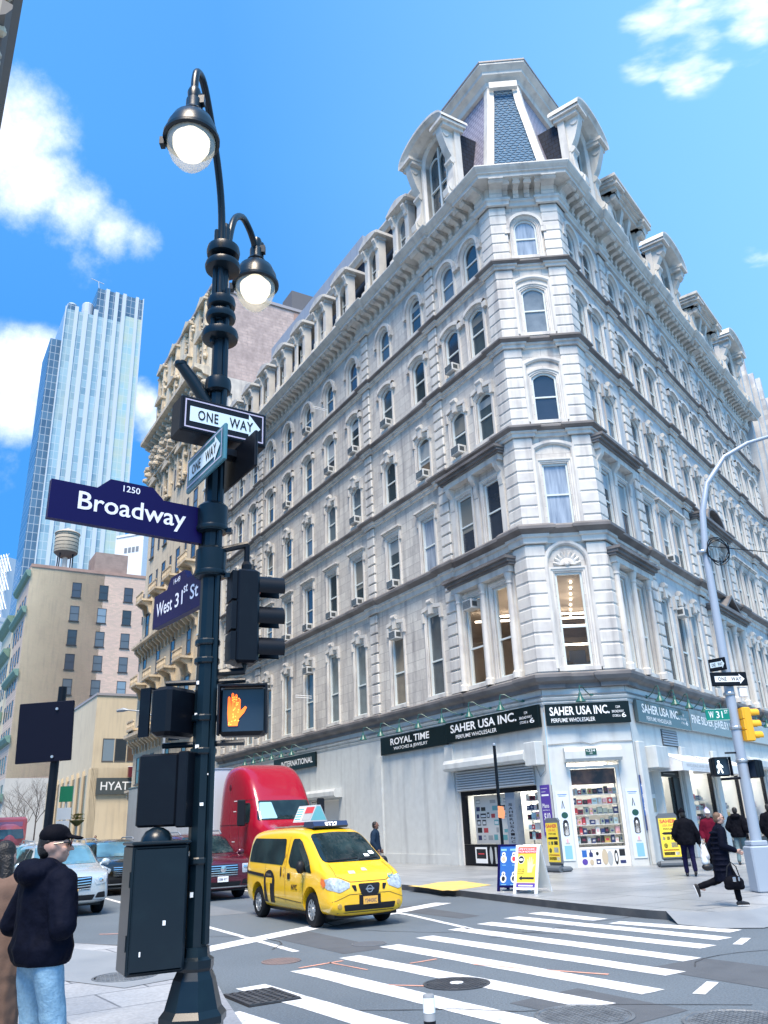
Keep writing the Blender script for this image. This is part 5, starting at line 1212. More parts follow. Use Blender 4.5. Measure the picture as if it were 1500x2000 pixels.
# glass tower ------------------------------------------------------------------------
gx = Vector((-137.5, 300, 0)); ax = Vector((.856, .517, 0)); ay = Vector((.517, -.856, 0))
FT = Matrix(((ax.x * .9, ay.x, 0, gx.x), (ax.y * .9, ay.y, 0, gx.y), (0, 0, 1, 0), (0, 0, 0, 1)))
gt = thing('glass_tower', 'slender pale blue glass skyscraper with white vertical piers', 'skyscraper', gx + ax * 18); inv = T(*(-(gx + ax * 18)))
tglass = mat('blue_tower_glass', (.17, .29, .38), .12, spec=.8, var=.6, vscale=.1, vdark=(.42, .5, .46), brick=(2.2, 3.6, .12, (.32, .48, .56), (.5, .58, .62)), squash=(1, 1, .5))
tglass2 = mat('dark_tower_glass', (.06, .12, .2), .2, spec=.4, brick=(2.2, 3.6, .14, (.1, .19, .29), (.36, .42, .48)))
tglass3 = mat('yellow_reflection_glass', (.42, .55, .5), .15, spec=.8, var=.7, vscale=.1, vdark=(.55, .55, .38), brick=(2.8, 3.6, .14, (.3, .5, .58), (.5, .6, .62)))  # yellowish reflections put into the glass colour of this strip
part('curtain_wall', MB().box(0, 27, -26, 0, 0, 221), tglass, gt, inv @ FT); part('curtain_wall', MB().box(27.001, 37, -26, 0, 0, 225), tglass3, gt, inv @ FT)
part('crown_glass', MB().box(14, 36.9, -25, -.02, 221.01, 236).box(1, 5, -6, -.02, 221.01, 224), tglass2, gt, inv @ FT)
part('side_glass', MB().box(-5, -.001, -24, -1.5, 0, 205), tglass2, gt, inv @ FT)
o = MB()
for x, w_, h in ((-.2, .5, 222), (4.2, 1.7, 223), (8.3, 2.2, 222), (13.2, 1.9, 224), (18.0, 1.8, 236.5), (22.6, 1.9, 236.2), (26.5, 1.7, 236.5), (33.0, 1.5, 236.5), (36.6, .5, 236.5)): o.box(x, x + w_, -.5, .55, 0, h)
part('pier', o, mat('tower_pier', (.5, .57, .64), .5), gt, inv @ FT, kind='stuff')
part('drum', MB().lathe([(2.4, 221), (2.4, 227), (2.2, 227.3)], (3.5, -6, 0), 18).lathe([(2.8, 221), (2.8, 229), (2.6, 229.4)], (11, -6, 0), 18), mat('roof_drum', (.45, .52, .6), .5), gt, inv @ FT)
part('mast', MB().tube([(15, -2, 236), (14.2, -2, 241)], .25, 5).tube([(10.5, -2, 241.5), (17, -2, 240.4)], .2, 5), MATS['roof_drum'], gt, inv @ FT)
# distant blocks ------------------------------------------------------------------------
def far_block(name, label, c, w_, d, h, rz, m, extra=None):
    t = thing(name, label, 'building', c, rz); part('wall', MB().box(-w_ / 2, w_ / 2, 0, d, 0, h), m, t)
    if extra: extra(t)
    return t
pale = mat('pale_render', (.72, .74, .76), .7, var=.2, vscale=.1)
def vents(t):
    for i in range(4): part('louvre', MB().box(-1.5 + i * 1.3, -.6 + i * 1.3, -.1, .2, 77.5, 79), mat('louvre_grey', (.2, .22, .24), .6), t)
    part('roof_cap', MB().box(-4.5, 4.6, -.2, 12, 82.5, 83.2), pale, t)
far_block('white_building', 'plain white high rise block behind the brick loft building', (-74.0, 220, 0), 9.5, 14, 82.5, R(-18), pale, vents)
latt = mat('lattice_cladding', (.5, .58, .66), .4)
def lattice(t):
    o = MB()
    for i in range(-3, 12):
        for s_ in (-1, 1):
            for k in range(8): o.tube([(-8 + i * 2.0 + (k % 2) * 2 * 0, -.1, 60 + k * 10), (-8 + i * 2.0 + s_ * 5, -.1, 70 + k * 10)], .28, 4) if -11 <= -8 + i * 2.0 + s_ * 5 <= 11 else None
    part('lattice', o, white_m, t, kind='stuff')
far_block('lattice_tower', 'distant grey tower with white diagonal lattice cladding', (-205, 400, 0), 22, 20, 138, R(-25), latt, lattice)
def wins(t):
    K = win_kit(1.8, 2.2, sash_m, pane_d)
    for i in range(5):
        for k in range(12): o = part('window', K[0], None, t, Matrix.Rotation(math.pi, 4, 'Z') @ T(-6 + i * 3, 0.01, 20 + k * 4)); part('pane', K[1], None, o)
    part('cornice', MB().box(-8.6, 8.6, -.8, 12, 69.5, 71), pale, t)
far_block('grey_building', 'pale grey office block with square windows at the far left', (-137, 265, 0), 17, 12, 69.5, R(-25), pale, wins)
far_block('glass_roof_building', 'low pale blue glass roofed block behind the copper cornice', (-117, 258, 0), 14, 12, 76, R(-25), tglass, lambda t: part('roof_cap', MB().prism_x([(0, 76), (12, 76), (8, 82)], -7, 7), pale, t))
# grey gothic block past the hotel on the avenue -----------------------------------------
gb, inv = block('gothic_building', 'grey stone building with tall piers past the hotel on the avenue', FR_, -75, -33.1, 16, 36.0, marble_r)
for i in range(14):
    x = -33.6 - i * 2.9; o = MB().box(x - .3, x + .3, 0, .55, 6, 36.1); o.prism_y([(x - .3, 36.1), (x + .3, 36.1), (x + .12, 37.6 + (i % 2) * .8), (x - .12, 37.6 + (i % 2) * .8)], .05, .5); part('pier', o, marble_r, gb, inv @ FR_)
part('parapet', MB().box(-75, -33.1, -16, .1, 36.01, 36.9), marble_r, gb, inv @ FR_)
K = win_kit(1.5, 2.8, MATS['dark_frame'], pane_d); windows(gb, inv, FR_, K, [(-35.05 - i * 2.9, 7.5 + k * 4.2) for i in range(12) for k in range(7)])
# corner of the building on the near side, seen at the top left edge -----------------------
ub, inv = block('near_corner_building', 'dark stone building corner cropped by the top left edge', frame(LW(10, 22.0), uL, -nL, -1), -55, 0, 18, 46, mat('weathered_stone', (.36, .33, .27), .7, var=.7, vscale=.8, streak=.6))
Fn = frame(LW(10, 22.0), uL, -nL, -1)
for z, pr in ((33, .7), (40, .5), (45.4, .9)):
    part('cornice', MB().prism_x([(0, z), (pr * .5, z + .2), (pr, z + .7), (pr, z + 1.0), (0, z + 1.1)], -55, pr), mat('stone_dark', (.16, .15, .14), .7), ub, inv @ Fn)
o = MB()
for i in range(40): s_ = rv.uniform(.12, .3); o.lathe([(s_, 0), (s_ * .9, s_), (s_ * .3, s_ * 1.5)], (-rv.uniform(0, 1.4), 0, rv.uniform(35, 45)), 6, 'y')
part('carved_ornament', o, carved, ub, inv @ Fn)
fe = thing('fire_escape', 'thin iron fire escape at the left edge of the photo', 'fire escape', M=Fn @ T(-1.2, .02, 22.6))
o = MB()
for z in (0, 3.6): o.box(-3, 1.2, 0, 1.0, z, z + .06)
part('platform', o, black_m, fe); o = MB()
for z in (0, 3.6):
    for q in (.5, 1.0): o.tube([(-3, 1.0, z + q), (1.2, 1.0, z + q), (1.2, 0, z + q)], .03, 5)
    for i in range(12): o.tube([(1.2 - i * .38, 1.0, z), (1.2 - i * .38, 1.0, z + 1.0)], .02, 4)
part('railing', o, black_m, fe); part('ladder', MB().tube([(.7, .8, -3.2), (.7, .8, 3.6)], .03, 5).tube([(.3, .8, -3.2), (.3, .8, 3.6)], .03, 5), black_m, fe)
# bare young trees, far kerb
def bare_tree(x, y, h, seed, label):
    r_ = random.Random(seed); t = thing('street_tree', label, 'tree', (x, y, .15), 0, 'bare street trees')
    tr = MB(); tr.tube([(0, 0, 0), (.03, 0, h * .3), (0, .04, h * .55)], [.09, .075, .06], 7); part('trunk', tr, mat('bark', (.12, .1, .09), .9, var=.4), t)
    cr = MB()
    def grow(p, d, ln, rad, k):
        q = p + d * ln; m_ = p.lerp(q, .5) + Vector((r_.uniform(-.08, .08), r_.uniform(-.08, .08), 0)) * ln; cr.tube([p, m_, q], [rad, rad * .85, rad * .65], 5, False)
        if k:
            for _ in range(3): grow(q if _ else m_, (d + Vector((r_.uniform(-.8, .8), r_.uniform(-.8, .8), r_.uniform(-.2, .6)))).normalized(), ln * r_.uniform(.6, .85), rad * .55, k - 1)
    for i in range(4): grow(Vector((0, .02, h * (.4 + .04 * i))), Vector((math.cos(i * 1.7) * .6, math.sin(i * 1.7) * .6, .9)).normalized(), h * .22, .045, 4)
    part('crown', cr, MATS['bark'], t)
for p in ((77, 6.4, 8.0, 1, 'bare young tree beside the cream building portal'), (86, 6.4, 7.5, 2, 'bare young tree in front of the bronze street windows'), (96, 6.4, 7, 3, 'bare young tree furthest down the street')):
    q = LW(p[0], p[1]); bare_tree(q.x, q.y, *p[2:])
# ================================================================== street furniture
pgreen = mat('dark_green_paint', (0.0025, 0.009, 0.016), 0.3, spec=.35, var=.3, vscale=5, vdark=(.006, .018, .026))
pblack = mat('signal_black', (0.0015, 0.003, 0.007), 0.42, spec=.25, var=.3, vscale=8, vdark=(.004, .008, .013))
navy = mat('navy_sign', (0.004, 0.002, 0.055), 0.4, spec=.2)
lamp_e = mat('lamp_glow', (1, .95, .85), .3, emit=(1.0, .86, .60), estr=1.1)
lens_m = glass_mat('acorn_glass', (.75, .72, .62), .45)
PX, PY = -1.48, 6.5
lp = thing('street_lamp', 'tall dark green twin lamp post carrying street signs and signals, both lamps lit', 'lamp post', (PX, PY, .15))
oct_ = MB(); oct_.lathe([(.29, 0), (.29, .12), (.25, .16), (.245, .2), (.225, .24), (.215, .5), (.235, .52), (.235, .56), (.2, .6), (.15, .78), (.125, .83), (.135, .85), (.135, .9), (.105, .92), (.1, .98)], n=8)
part('base', oct_, pgreen, lp)
part('shaft', MB().lathe([(.088, .98), (.084, 2.5), (.074, 4.2), (.066, 6.2), (.062, 7.35), (.055, 7.4)], n=10), pgreen, lp)
cd = MB()
for a, z0, z1 in ((-.6, 1.0, 6.6), (2.2, 5.2, 7.3), (-2.4, 6.0, 7.3)): q0 = .1 if z0 < 3 else .082; cd.tube([(q0 * math.cos(a), q0 * math.sin(a), z0), (.08 * math.cos(a), .08 * math.sin(a), z1)], .026, 8)
part('conduit', cd, pgreen, lp, smooth=True)
for z, r_, h, n in ((7.02, .155, .1, 1), (6.86, .165, .07, 1), (6.42, .13, .09, 2), (6.28, .135, .07, 2), (6.06, .165, .08, 1), (5.5, .115, .12, 1)):
    part('collar', MB().lathe([(.09, z - .02), (r_, z), (r_ + .008, z + h * .5), (r_, z + h), (.09, z + h + .02)], n=24), pgreen, lp, smooth=True)
for z in (4.12, 3.72):
    part('sign_clamp', MB().lathe([(.09, z), (.125, z + .01), (.13, z + .04), (.128, z + .11), (.13, z + .13), (.13, z + .24), (.1, z + .27)], n=20).lathe([(.135, z + .02), (.14, z + .04), (.135, z + .06)], n=20).box(.12, .17, -.03, .03, z, z + .04), pgreen, lp, smooth=True)
for z in (1.52, 2.3, 3.0, 3.15, 2.55): part('strap', MB().lathe([(.095, z), (.102, z + .01), (.102, z + .04), (.095, z + .05)], n=16), pgreen, lp)
LD = {1: Vector((.235, .98, 0)).normalized(), -1: Vector((.12, .99, 0)).normalized()}
def arm_lamp(sgn, path, s_l, zt):
    ld = LD[sgn]
    P = [Vector((ld.x * sgn * s, ld.y * sgn * s, z - .15)) for s, z in path]
    pp = []
    for i in range(len(P) - 1):    # Catmull-Rom smoothing
        p0, p1, p2, p3 = P[max(i - 1, 0)], P[i], P[i + 1], P[min(i + 2, len(P) - 1)]
        for k in range(4):
            t_ = k / 4; pp.append(.5 * ((2 * p1) + (p2 - p0) * t_ + (2 * p0 - 5 * p1 + 4 * p2 - p3) * t_ * t_ + (3 * p1 - p0 - 3 * p2 + p3) * t_ ** 3))
    pp.append(P[-1])
    part('arm', MB().tube(pp, .036, 10), pgreen, lp, smooth=True)
    c = Vector((ld.x * sgn * s_l, ld.y * sgn * s_l, zt - .15))
    part('fitter', MB().lathe([(.05, .34), (.062, .3), (.055, .22), (.07, .2), (.07, .1), (.1, .05), (.05, 0)], c, 14).lathe([(.02, .1), (.022, .3), (.01, .32)], c + Vector((.06, .03, 0)), 6).box(c.x - .04, c.x + .1, c.y - .03, c.y + .03, c.z + .15, c.z + .24), pgreen, lp, smooth=True)
    h = part('lamp_hood', MB().lathe([(.05, .04), (.11, .02), (.18, -.05), (.222, -.15), (.235, -.24), (.252, -.25), (.252, -.28), (.226, -.29), (.218, -.25), (.09, -.03)], c, 28), pgreen, lp, smooth=True)
    part('latch', MB().box(c.x - .275, c.x - .235, c.y - .05, c.y + .02, c.z - .34, c.z - .26), pgreen, h)
    g_ = part('globe', MB().lathe([(.214, -.28), (.21, -.36), (.178, -.46), (.115, -.545), (.045, -.585), (.005, -.59)], c, 28, caps=False), lens_m, lp, smooth=True)
    part('bulb', MB().lathe([(.09, -.19), (.165, -.28), (.16, -.35), (.12, -.43), (.05, -.48), (.005, -.49)], c, 24), lamp_e, g_, smooth=True)
arm_lamp(-1, [(.05, 6.4), (.06, 7.2), (.11, 7.7), (.28, 8.1), (.55, 8.46), (.75, 8.64), (.9, 8.6), (.95, 8.45), (.95, 8.22)], .95, 7.98)
arm_lamp(1, [(.05, 6.9), (.09, 7.35), (.2, 7.78), (.4, 8.0), (.6, 8.0), (.76, 7.9), (.8, 7.8)], .8, 7.68)
part('stub_arm', MB().tube([(-.03, 0, 5.28), (-.22, -.06, 5.6), (-.33, -.09, 5.76)], [.06, .058, .05], 10).lathe([(.056, 0), (.06, .02), (.056, .04)], (-.33, -.09, 5.74), 10), pgreen, lp, smooth=True)
def facing(x, y, z, az):       # frame whose X runs to the reader's right along azimuth az, -Y towards the reader
    d = Vector((math.sin(R(az)), math.cos(R(az)), 0)); return T(x, y, z) @ RZ(math.atan2(d.y, d.x))
def arrow_pts(x0, x1, zc, h, hh, hl): return [(x0, zc - h), (x1 - hl, zc - h), (x1 - hl, zc - hh), (x1, zc), (x1 - hl, zc + hh), (x1 - hl, zc + h), (x0, zc + h)]
def one_way(label, M, w_, h_, d, black, whitem, two_plates=False, border=True):
    t = thing('one_way_sign', label, 'street sign', M=M)
    if two_plates:
        for y0, mm in ((-d / 2, black), (d / 2 - .03, pblack)): part('plate', MB().rbox(-w_ / 2, w_ / 2, y0, y0 + .03, -h_ / 2, h_ / 2, .008), mm, t)
        part('bracket', MB().box(-.06, .06, -d / 2 + .031, d / 2 - .031, h_ / 2 - .1, h_ / 2 - .04), pblack, t)
    else: part('housing', MB().rbox(-w_ / 2, w_ / 2, -d / 2, d / 2, -h_ / 2, h_ / 2, .012), pblack, t); part('plate', MB().box(-w_ / 2 + .02, w_ / 2 - .02, -d / 2 - .006, -d / 2, -h_ / 2 + .02, h_ / 2 - .02), black, t)
    y = -d / 2 - .009; a = MB(); a.poly([(x, y, z) for x, z in arrow_pts(-w_ * .4, w_ * .42, 0, h_ * .21, h_ * .36, w_ * .14)])
    part('arrow', a, whitem, t)
    if border:
        b = MB(); e = .035
        for x0, x1, z0, z1 in ((-w_ / 2 + e, w_ / 2 - e, h_ / 2 - e - .012, h_ / 2 - e), (-w_ / 2 + e, w_ / 2 - e, -h_ / 2 + e, -h_ / 2 + e + .012), (-w_ / 2 + e, -w_ / 2 + e + .012, -h_ / 2 + e + .012, h_ / 2 - e - .012), (w_ / 2 - e - .012, w_ / 2 - e, -h_ / 2 + e + .012, h_ / 2 - e - .012)): plate(b, x0, x1, z0, z1, y)
        part('border', b, mat('lilac_line', (.45, .42, .55), .5), t)
    l_ = MB(); letter(l_, 'ONE', -w_ * .31, -w_ * .08, -h_ * .14, h_ * .14, y - .003, .012, space=1.1); letter(l_, 'WAY', w_ * .05, w_ * .33, -h_ * .14, h_ * .14, y - .003, .012, space=1.1); part('lettering', l_, black_m, t)
    return t
refl = mat('sign_white', (.62, .74, .8), .35); refl_t = mat('sign_teal', (.05, .17, .22), .35)
one_way('black boxed ONE WAY sign pointing right, upper of the two on the lamp post', facing(PX + .05, PY - .1, 5.24, 56), .8, .34, .24, black_m, refl)
one_way('teal tinted ONE WAY sign angled away, lower of the two on the lamp post', facing(PX + .09, PY - .16, 4.86, 146), .86, .33, .3, refl_t, refl, True)
def name_sign(label, M, w_, h_, num, rows):
    """street name blade; X=0 is the pole end at the right"""
    t = thing('street_name_sign', label, 'street sign', M=M)
    pts = [(-w_, 0), (0, 0), (0, h_), (-w_ * .28, h_), (-w_ * .36, h_ * 1.3), (-w_ * .64, h_ * 1.3), (-w_ * .72, h_), (-w_, h_)]
    part('blade', MB().prism_y(pts, -.03, .03), navy, t); part('edge', MB().prism_y([(0.001, -.1), (.05, -.02), (.05, h_), (.001, h_)], -.035, .035), pblack, t)
    l_ = MB(); letter(l_, num, -w_ * .5 - .07, -w_ * .5 + .07, h_ * 1.03, h_ * 1.2, -.033, .008)
    for tx, x0, x1, z0, z1 in rows: letter(l_, tx, x0 * w_, x1 * w_, z0 * h_, z1 * h_, -.033, .012)
    part('lettering', l_, mat('sign_lettering', (.72, .74, .84), .5), t)
name_sign('navy street sign reading Broadway with 1250 above', facing(PX - .1, PY, 4.18, 53), 1.26, .32, '1250', [('Broadway', -.83, -.12, .2, .82)])
name_sign('navy street sign reading West 31st St, pointing down the side street', facing(PX - .06, PY + .06, 3.66, 142), 1.02, .31, '14-49', [('West', -.93, -.58, .3, .72), ('31', -.52, -.36, .3, .72), ('st', -.345, -.26, .6, .84), ('St', -.21, -.05, .3, .72)])
def three_lens(label, M, m, vis=None, lens=None, lit=None):
    """signal head, lenses towards -Y"""
    t = thing('traffic_signal', label, 'traffic light', M=M)
    part('housing', MB().rbox(-.115, .115, -.09, .1, 0, .78, .02).box(-.105, .105, .1, .14, .02, .25).box(-.105, .105, .1, .14, .27, .5).box(-.105, .105, .1, .14, .52, .76), m, t)
    for i in range(3):
        z = .13 + i * .26; v = MB(); n = 16; o, i_ = [], []
        for k in range(n + 1):
            a = R(-35 + 250 * k / n); o.append((.1 * math.cos(a), z + .1 * math.sin(a))); i_.append((.092 * math.cos(a), z + .092 * math.sin(a)))
        v.rings([[(x, -.09, zz) for x, zz in o], [(x, -.31, zz) for x, zz in o], [(x, -.31, zz) for x, zz in i_], [(x, -.09, zz) for x, zz in i_]], False)
        part('visor', v, m, t, smooth=True); part('lens', MB().lathe([(.085, -.095), (.06, -.115), (.01, -.122)], (0, 0, z), 16, 'y'), mat('lens_' + 'gar'[i], ((.02, .1, .06), (.2, .1, .02), (.2, .02, .02))[i], .2), t)
    return t
sg = three_lens('black three lens traffic signal on the lamp post, seen from the side', facing(PX + .3, PY + .02, 3.14, -24), pblack)
part('hanger', MB().tube([(0, 0, .78), (0, 0, 1.02)], .025, 8).lathe([(.045, .76), (.045, .84), (.03, .87)], n=10), pblack, sg)
for pth, rr in (([(.08, 0, 3.97), (.31, .02, 4.02)], .03), ([(.08, 0, 2.93), (.3, .02, 2.94), (.3, .02, 2.99)], .03), ([(-.32, 0, 2.86), (.32, -.02, 2.86)], .022), ([(-.32, 0, 2.38), (.32, -.02, 2.38)], .022)): part('bracket_arm', MB().tube(pth, rr, 8), pgreen, lp, smooth=True)
HAND = [(-.035, -.1), (.035, -.1), (.045, -.045), (.085, 0), (.105, .04), (.092, .05), (.055, .015), (.056, .1), (.048, .108), (.038, .1), (.034, .03), (.03, .135), (.021, .145), (.011, .135), (.009, .035), (.003, .145), (-.007, .155), (-.016, .145), (-.015, .035), (-.025, .12), (-.035, .128), (-.043, .118), (-.045, .0)]
def ped_head(label, M, sym, s=.38, name='pedestrian_signal'):
    t = thing(name, label, 'pedestrian signal', M=M)
    part('housing', MB().rbox(-s / 2, s / 2, -.02, .17, -s / 2, s / 2, .03).box(-s / 2, s / 2, -.12, -.021, s / 2 - .015, s / 2).box(-s / 2, -s / 2 + .015, -.12, -.021, -s / 2, s / 2 - .016).box(s / 2 - .015, s / 2, -.12, -.021, -s / 2, s / 2 - .016), pblack, t)
    part('screen', MB().box(-s / 2 + .03, s / 2 - .03, -.026, -.021, -s / 2 + .03, s / 2 - .03), mat('signal_screen', (.02, .035, .06), .2), t)
    if sym == 'hand':
        o = MB(); o.prism_y([(x - .075, z - .02) for x, z in HAND], -.034, -.028); part('hand_symbol', o, mat('orange_leds', (.8, .25, .03), .5, emit=(1, .11, .005), estr=.75), t)
        d = MB(); rr = random.Random(2)
        for k in range(30): x, z = rr.uniform(-.11, -.03), rr.uniform(-.115, .1); disc(d, x, z, .0055, .0055, -.0355, 8)
        part('led_dot', d, mat('amber_leds', (.9, .5, .1), .5, emit=(1, .35, .02), estr=.8), t, kind='stuff')
    elif sym == 'walk':
        o = MB(); disc(o, -.06, .11, .03, .03, -.03, 12)
        for q in ([(-.085, .07), (-.03, .07), (-.02, -.02), (-.08, -.02)], [(-.08, -.02), (-.05, -.02), (-.09, -.14), (-.125, -.14)], [(-.05, -.02), (-.02, -.02), (.02, -.14), (-.015, -.14)], [(-.03, .07), (.02, .02), (.035, -.02), (.02, -.025), (.0, .01), (-.03, .035)], [(-.085, .07), (-.115, .02), (-.12, -.03), (-.105, -.03), (-.095, .015), (-.08, .04)]): o.poly([(x, -.03, z) for x, z in q])
        part('walking_symbol', o, mat('white_leds', (.9, .9, .9), .5, emit=(.9, 1, 1), estr=1.6), t)
    return t
ped_head('pedestrian signal showing a lit orange hand on the lamp post', facing(PX + .31, PY - .04, 2.77, 84), 'hand')
ped_head('black pedestrian signal turned away, left of the lamp post', facing(PX - .29, PY - .03, 2.77, 205), None, .37)
bx = thing('control_box', 'dark square signal box mounted left of the post above the cabinet', 'signal box', M=facing(PX - .27, PY - .02, 2.2, 100)); part('housing', MB().rbox(-.17, .15, -.14, .14, -.26, .26, .015), pblack, bx); part('side_hood', MB().rbox(.151, .23, -.15, .15, -.27, .27, .01), pblack, bx)
cb = thing('control_cabinet', 'dark green control cabinet with dome top strapped to the lamp post', 'cabinet', M=facing(PX - .29, PY - .12, 1.0, 62))
part('body', MB().rbox(-.2, .2, -.17, .17, 0, .82, .012), pgreen, cb); part('door', MB().rbox(-.185, .185, -.19, -.171, .02, .8, .01), pgreen, cb)
part('lid', MB().rbox(-.21, .21, -.195, .18, .821, .845, .008), pgreen, cb); part('dome', MB().lathe([(.115, .845), (.11, .87), (.085, .91), (.04, .935), (.01, .94)], (0, 0, 0), 20), pgreen, cb, smooth=True)
part('hinge', MB().box(-.206, -.2005, -.14, -.1, .15, .25).box(-.206, -.2005, -.14, -.1, .55, .65).box(.2, .34, -.02, .04, .62, .66), pgreen, cb)
part('sticker', MB().box(.03, .05, -.1935, -.1905, .3, .33).box(-.12, -.11, -.1935, -.1905, .12, .15), white_m, cb)
stk = MB(); rs = random.Random(8)
for k in range(9):
    a, z = rs.uniform(-2.6, -.6), rs.uniform(1.1, 2.9); w2 = rs.uniform(.008, .02); stk.box(.089 * math.cos(a) - w2, .089 * math.cos(a) + w2, .089 * math.sin(a) - .006, .089 * math.sin(a) + .002, z, z + rs.uniform(.01, .035))
part('sticker', stk, white_m, lp, kind='stuff')
# sign seen from behind on the left
ps = thing('road_sign', 'dark rectangular road sign seen from behind on a black post', 'road sign', (-3.66, 9.0, .15))
part('post', MB().tube([(0, 0, 0), (0.02, 0, 3.3)], .045, 10), pblack, ps, smooth=True); part('panel', MB().rbox(-.29, .3, -.09, -.05, 2.5, 3.13, .006), mat('sign_back', (.002, .003, .012), .5, spec=.15), ps, Matrix.Rotation(R(-2), 4, 'Y')); part('bolt', MB().lathe([(.015, -.11), (.015, -.09)], (.02, 0, 2.55), 8, 'y').lathe([(.015, -.11), (.015, -.09)], (.02, 0, 3.05), 8, 'y'), steel, ps)
# delineator
dl = thing('delineator_post', 'slim black and white banded flexible post at the bottom edge', 'bollard', (.14, 5.35, .10))
part('tube', MB().lathe([(.05, 0), (.04, .05), (.034, .1), (.034, .86), (.03, .87)], n=14), mat('post_grey', (.25, .27, .29), .4), dl, smooth=True)
for z in (.42, .6, .78): part('band', MB().lathe([(.0352, z), (.0352, z + .075)], n=14, caps=False), white_m, dl)
part('dark_band', MB().lathe([(.0353, .66), (.0353, .74)], n=14, caps=False), black_m, dl)
# avenue signal pole
sil = mat('silver_paint', (.34, .4, .48), .4, metal=.15, var=.3, vscale=3, vdark=(.38, .44, .52))
ap = thing('signal_pole', 'silver street light and signal pole on the avenue kerb', 'signal pole', (8.12, 19.9, .15))
part('pole', MB().tube([(0, 0, 0), (.04, 0, 4), (.12, 0, 8), (.24, 0, 9.05), (.5, 0, 9.85), (1.1, 0, 10.6), (1.8, 0, 10.98), (2.6, 0, 11.2), (3.6, 0, 11.28)], [.125, .115, .09, .08, .07, .06, .055, .05, .045], 12), sil, ap, smooth=True)
part('base', MB().rbox(-.24, .24, -.24, .24, 0, .95, .03).rbox(-.19, .19, -.19, .19, .951, 1.06, .02), sil, ap)
part('cobra_head', MB().tube([(3.5, 0, 11.3), (3.8, 0, 11.32), (4.3, 0, 11.28)], [.06, .13, .09], 10), sil, ap, smooth=True)
for z in (2.75, 3.5, 4.3, 7.9): part('band_clamp', MB().lathe([(.13, z), (.14, z + .02), (.14, z + .06), (.13, z + .08)], (.03, 0, 0), 14), steel, ap)
for pth, rr in (([(-.55, -.05, 2.4), (.05, 0, 2.42)], .03), ([(-.35, -.05, 2.98), (.05, 0, 2.98)], .02), ([(.05, 0, 3.3), (.3, 0, 3.3)], .025), ([(.05, 0, 4.0), (.3, 0, 4.0)], .025)): part('bracket_arm', MB().tube(pth, rr, 8), black_m, ap)
coil = thing('cable_coil', 'loose black cable coil hanging on the silver signal pole', 'cable', (8.5, 19.75, 8.0))
cp = [(.27 * math.cos(k * .35) + .02 * math.sin(k * 1.3), .02 * math.sin(k), .34 * math.sin(k * .35) + .012 * k / 5) for k in range(56)]; part('loop', MB().tube(cp, .014, 6, False), black_m, coil)
part('span_wire', MB().tube([(-.2, 0, .2), (1.5, .2, .02), (5.5, .8, .3)], .012, 5), black_m, coil)
one_way('white arrow ONE WAY sign on the silver avenue pole', facing(8.14, 19.72, 4.82, 82), .93, .33, .02, black_m, white_m, border=False)
sm_ = one_way('small ONE WAY sign seen edge on above the avenue arrow sign', facing(7.98, 19.85, 5.2, 140), .45, .3, .02, black_m, refl, border=False)
gs = thing('street_name_sign', 'green street sign reading W 31 ST on the silver pole', 'street sign', M=facing(7.72, 19.75, 4.0, 84)); part('blade', MB().box(-.29, .29, -.012, .012, -.14, .14), mat('sign_green', (.0, .2, .15), .4), gs)
l_ = MB(); letter(l_, 'W', -.22, -.1, -.08, .08, -.015, .012); letter(l_, '31', -.04, .12, -.08, .08, -.015, .012); letter(l_, 'ST', .17, .26, 0.02, .1, -.015, .01); plate(l_, -.28, .28, .125, .132, -.014); plate(l_, -.28, .28, -.132, -.125, -.014); part('lettering', l_, white_m, gs)
three_lens('yellow three lens traffic signal on the silver avenue pole', facing(8.42, 19.85, 3.37, -10), mat('signal_yellow', (.85, .42, .02), .35))
ped_head('pedestrian signal showing a white walking figure on the silver pole', facing(7.57, 19.72, 2.82, 82), 'walk', .42)
ped_head('pedestrian signal turned side on beside the silver pole', facing(8.35, 19.9, 2.75, 150), None, .4)
wb = thing('antenna_box', 'small white box fixed to the silver pole above the yellow signal', 'box', (8.44, 19.8, 4.5)); part('case', MB().rbox(-.09, .09, -.06, .06, -.11, .11, .015), white_m, wb); part('lid', MB().rbox(-.1, .1, -.07, .07, .111, .13, .01), ac_m, wb)
# slim parking sign pole with an orange sticker
pp = thing('sign_pole', 'thin black pole with an orange sticker on the hotel pavement', 'pole', (2.87, 24.0, .15)); part('tube', MB().tube([(0, 0, 0), (0, 0, 3.7)], .045, 10), pblack, pp, smooth=True); part('sticker', MB().prism_y([(-.06, 1.78), (.1, 1.74), (.14, 1.9), (.1, 2.06), (-.05, 2.08)], -.06, -.05), mat('neon_orange', (.9, .3, .12), .5), pp); part('cap', MB().lathe([(.05, 3.7), (.05, 3.74), (.02, 3.77)], n=10), steel, pp)
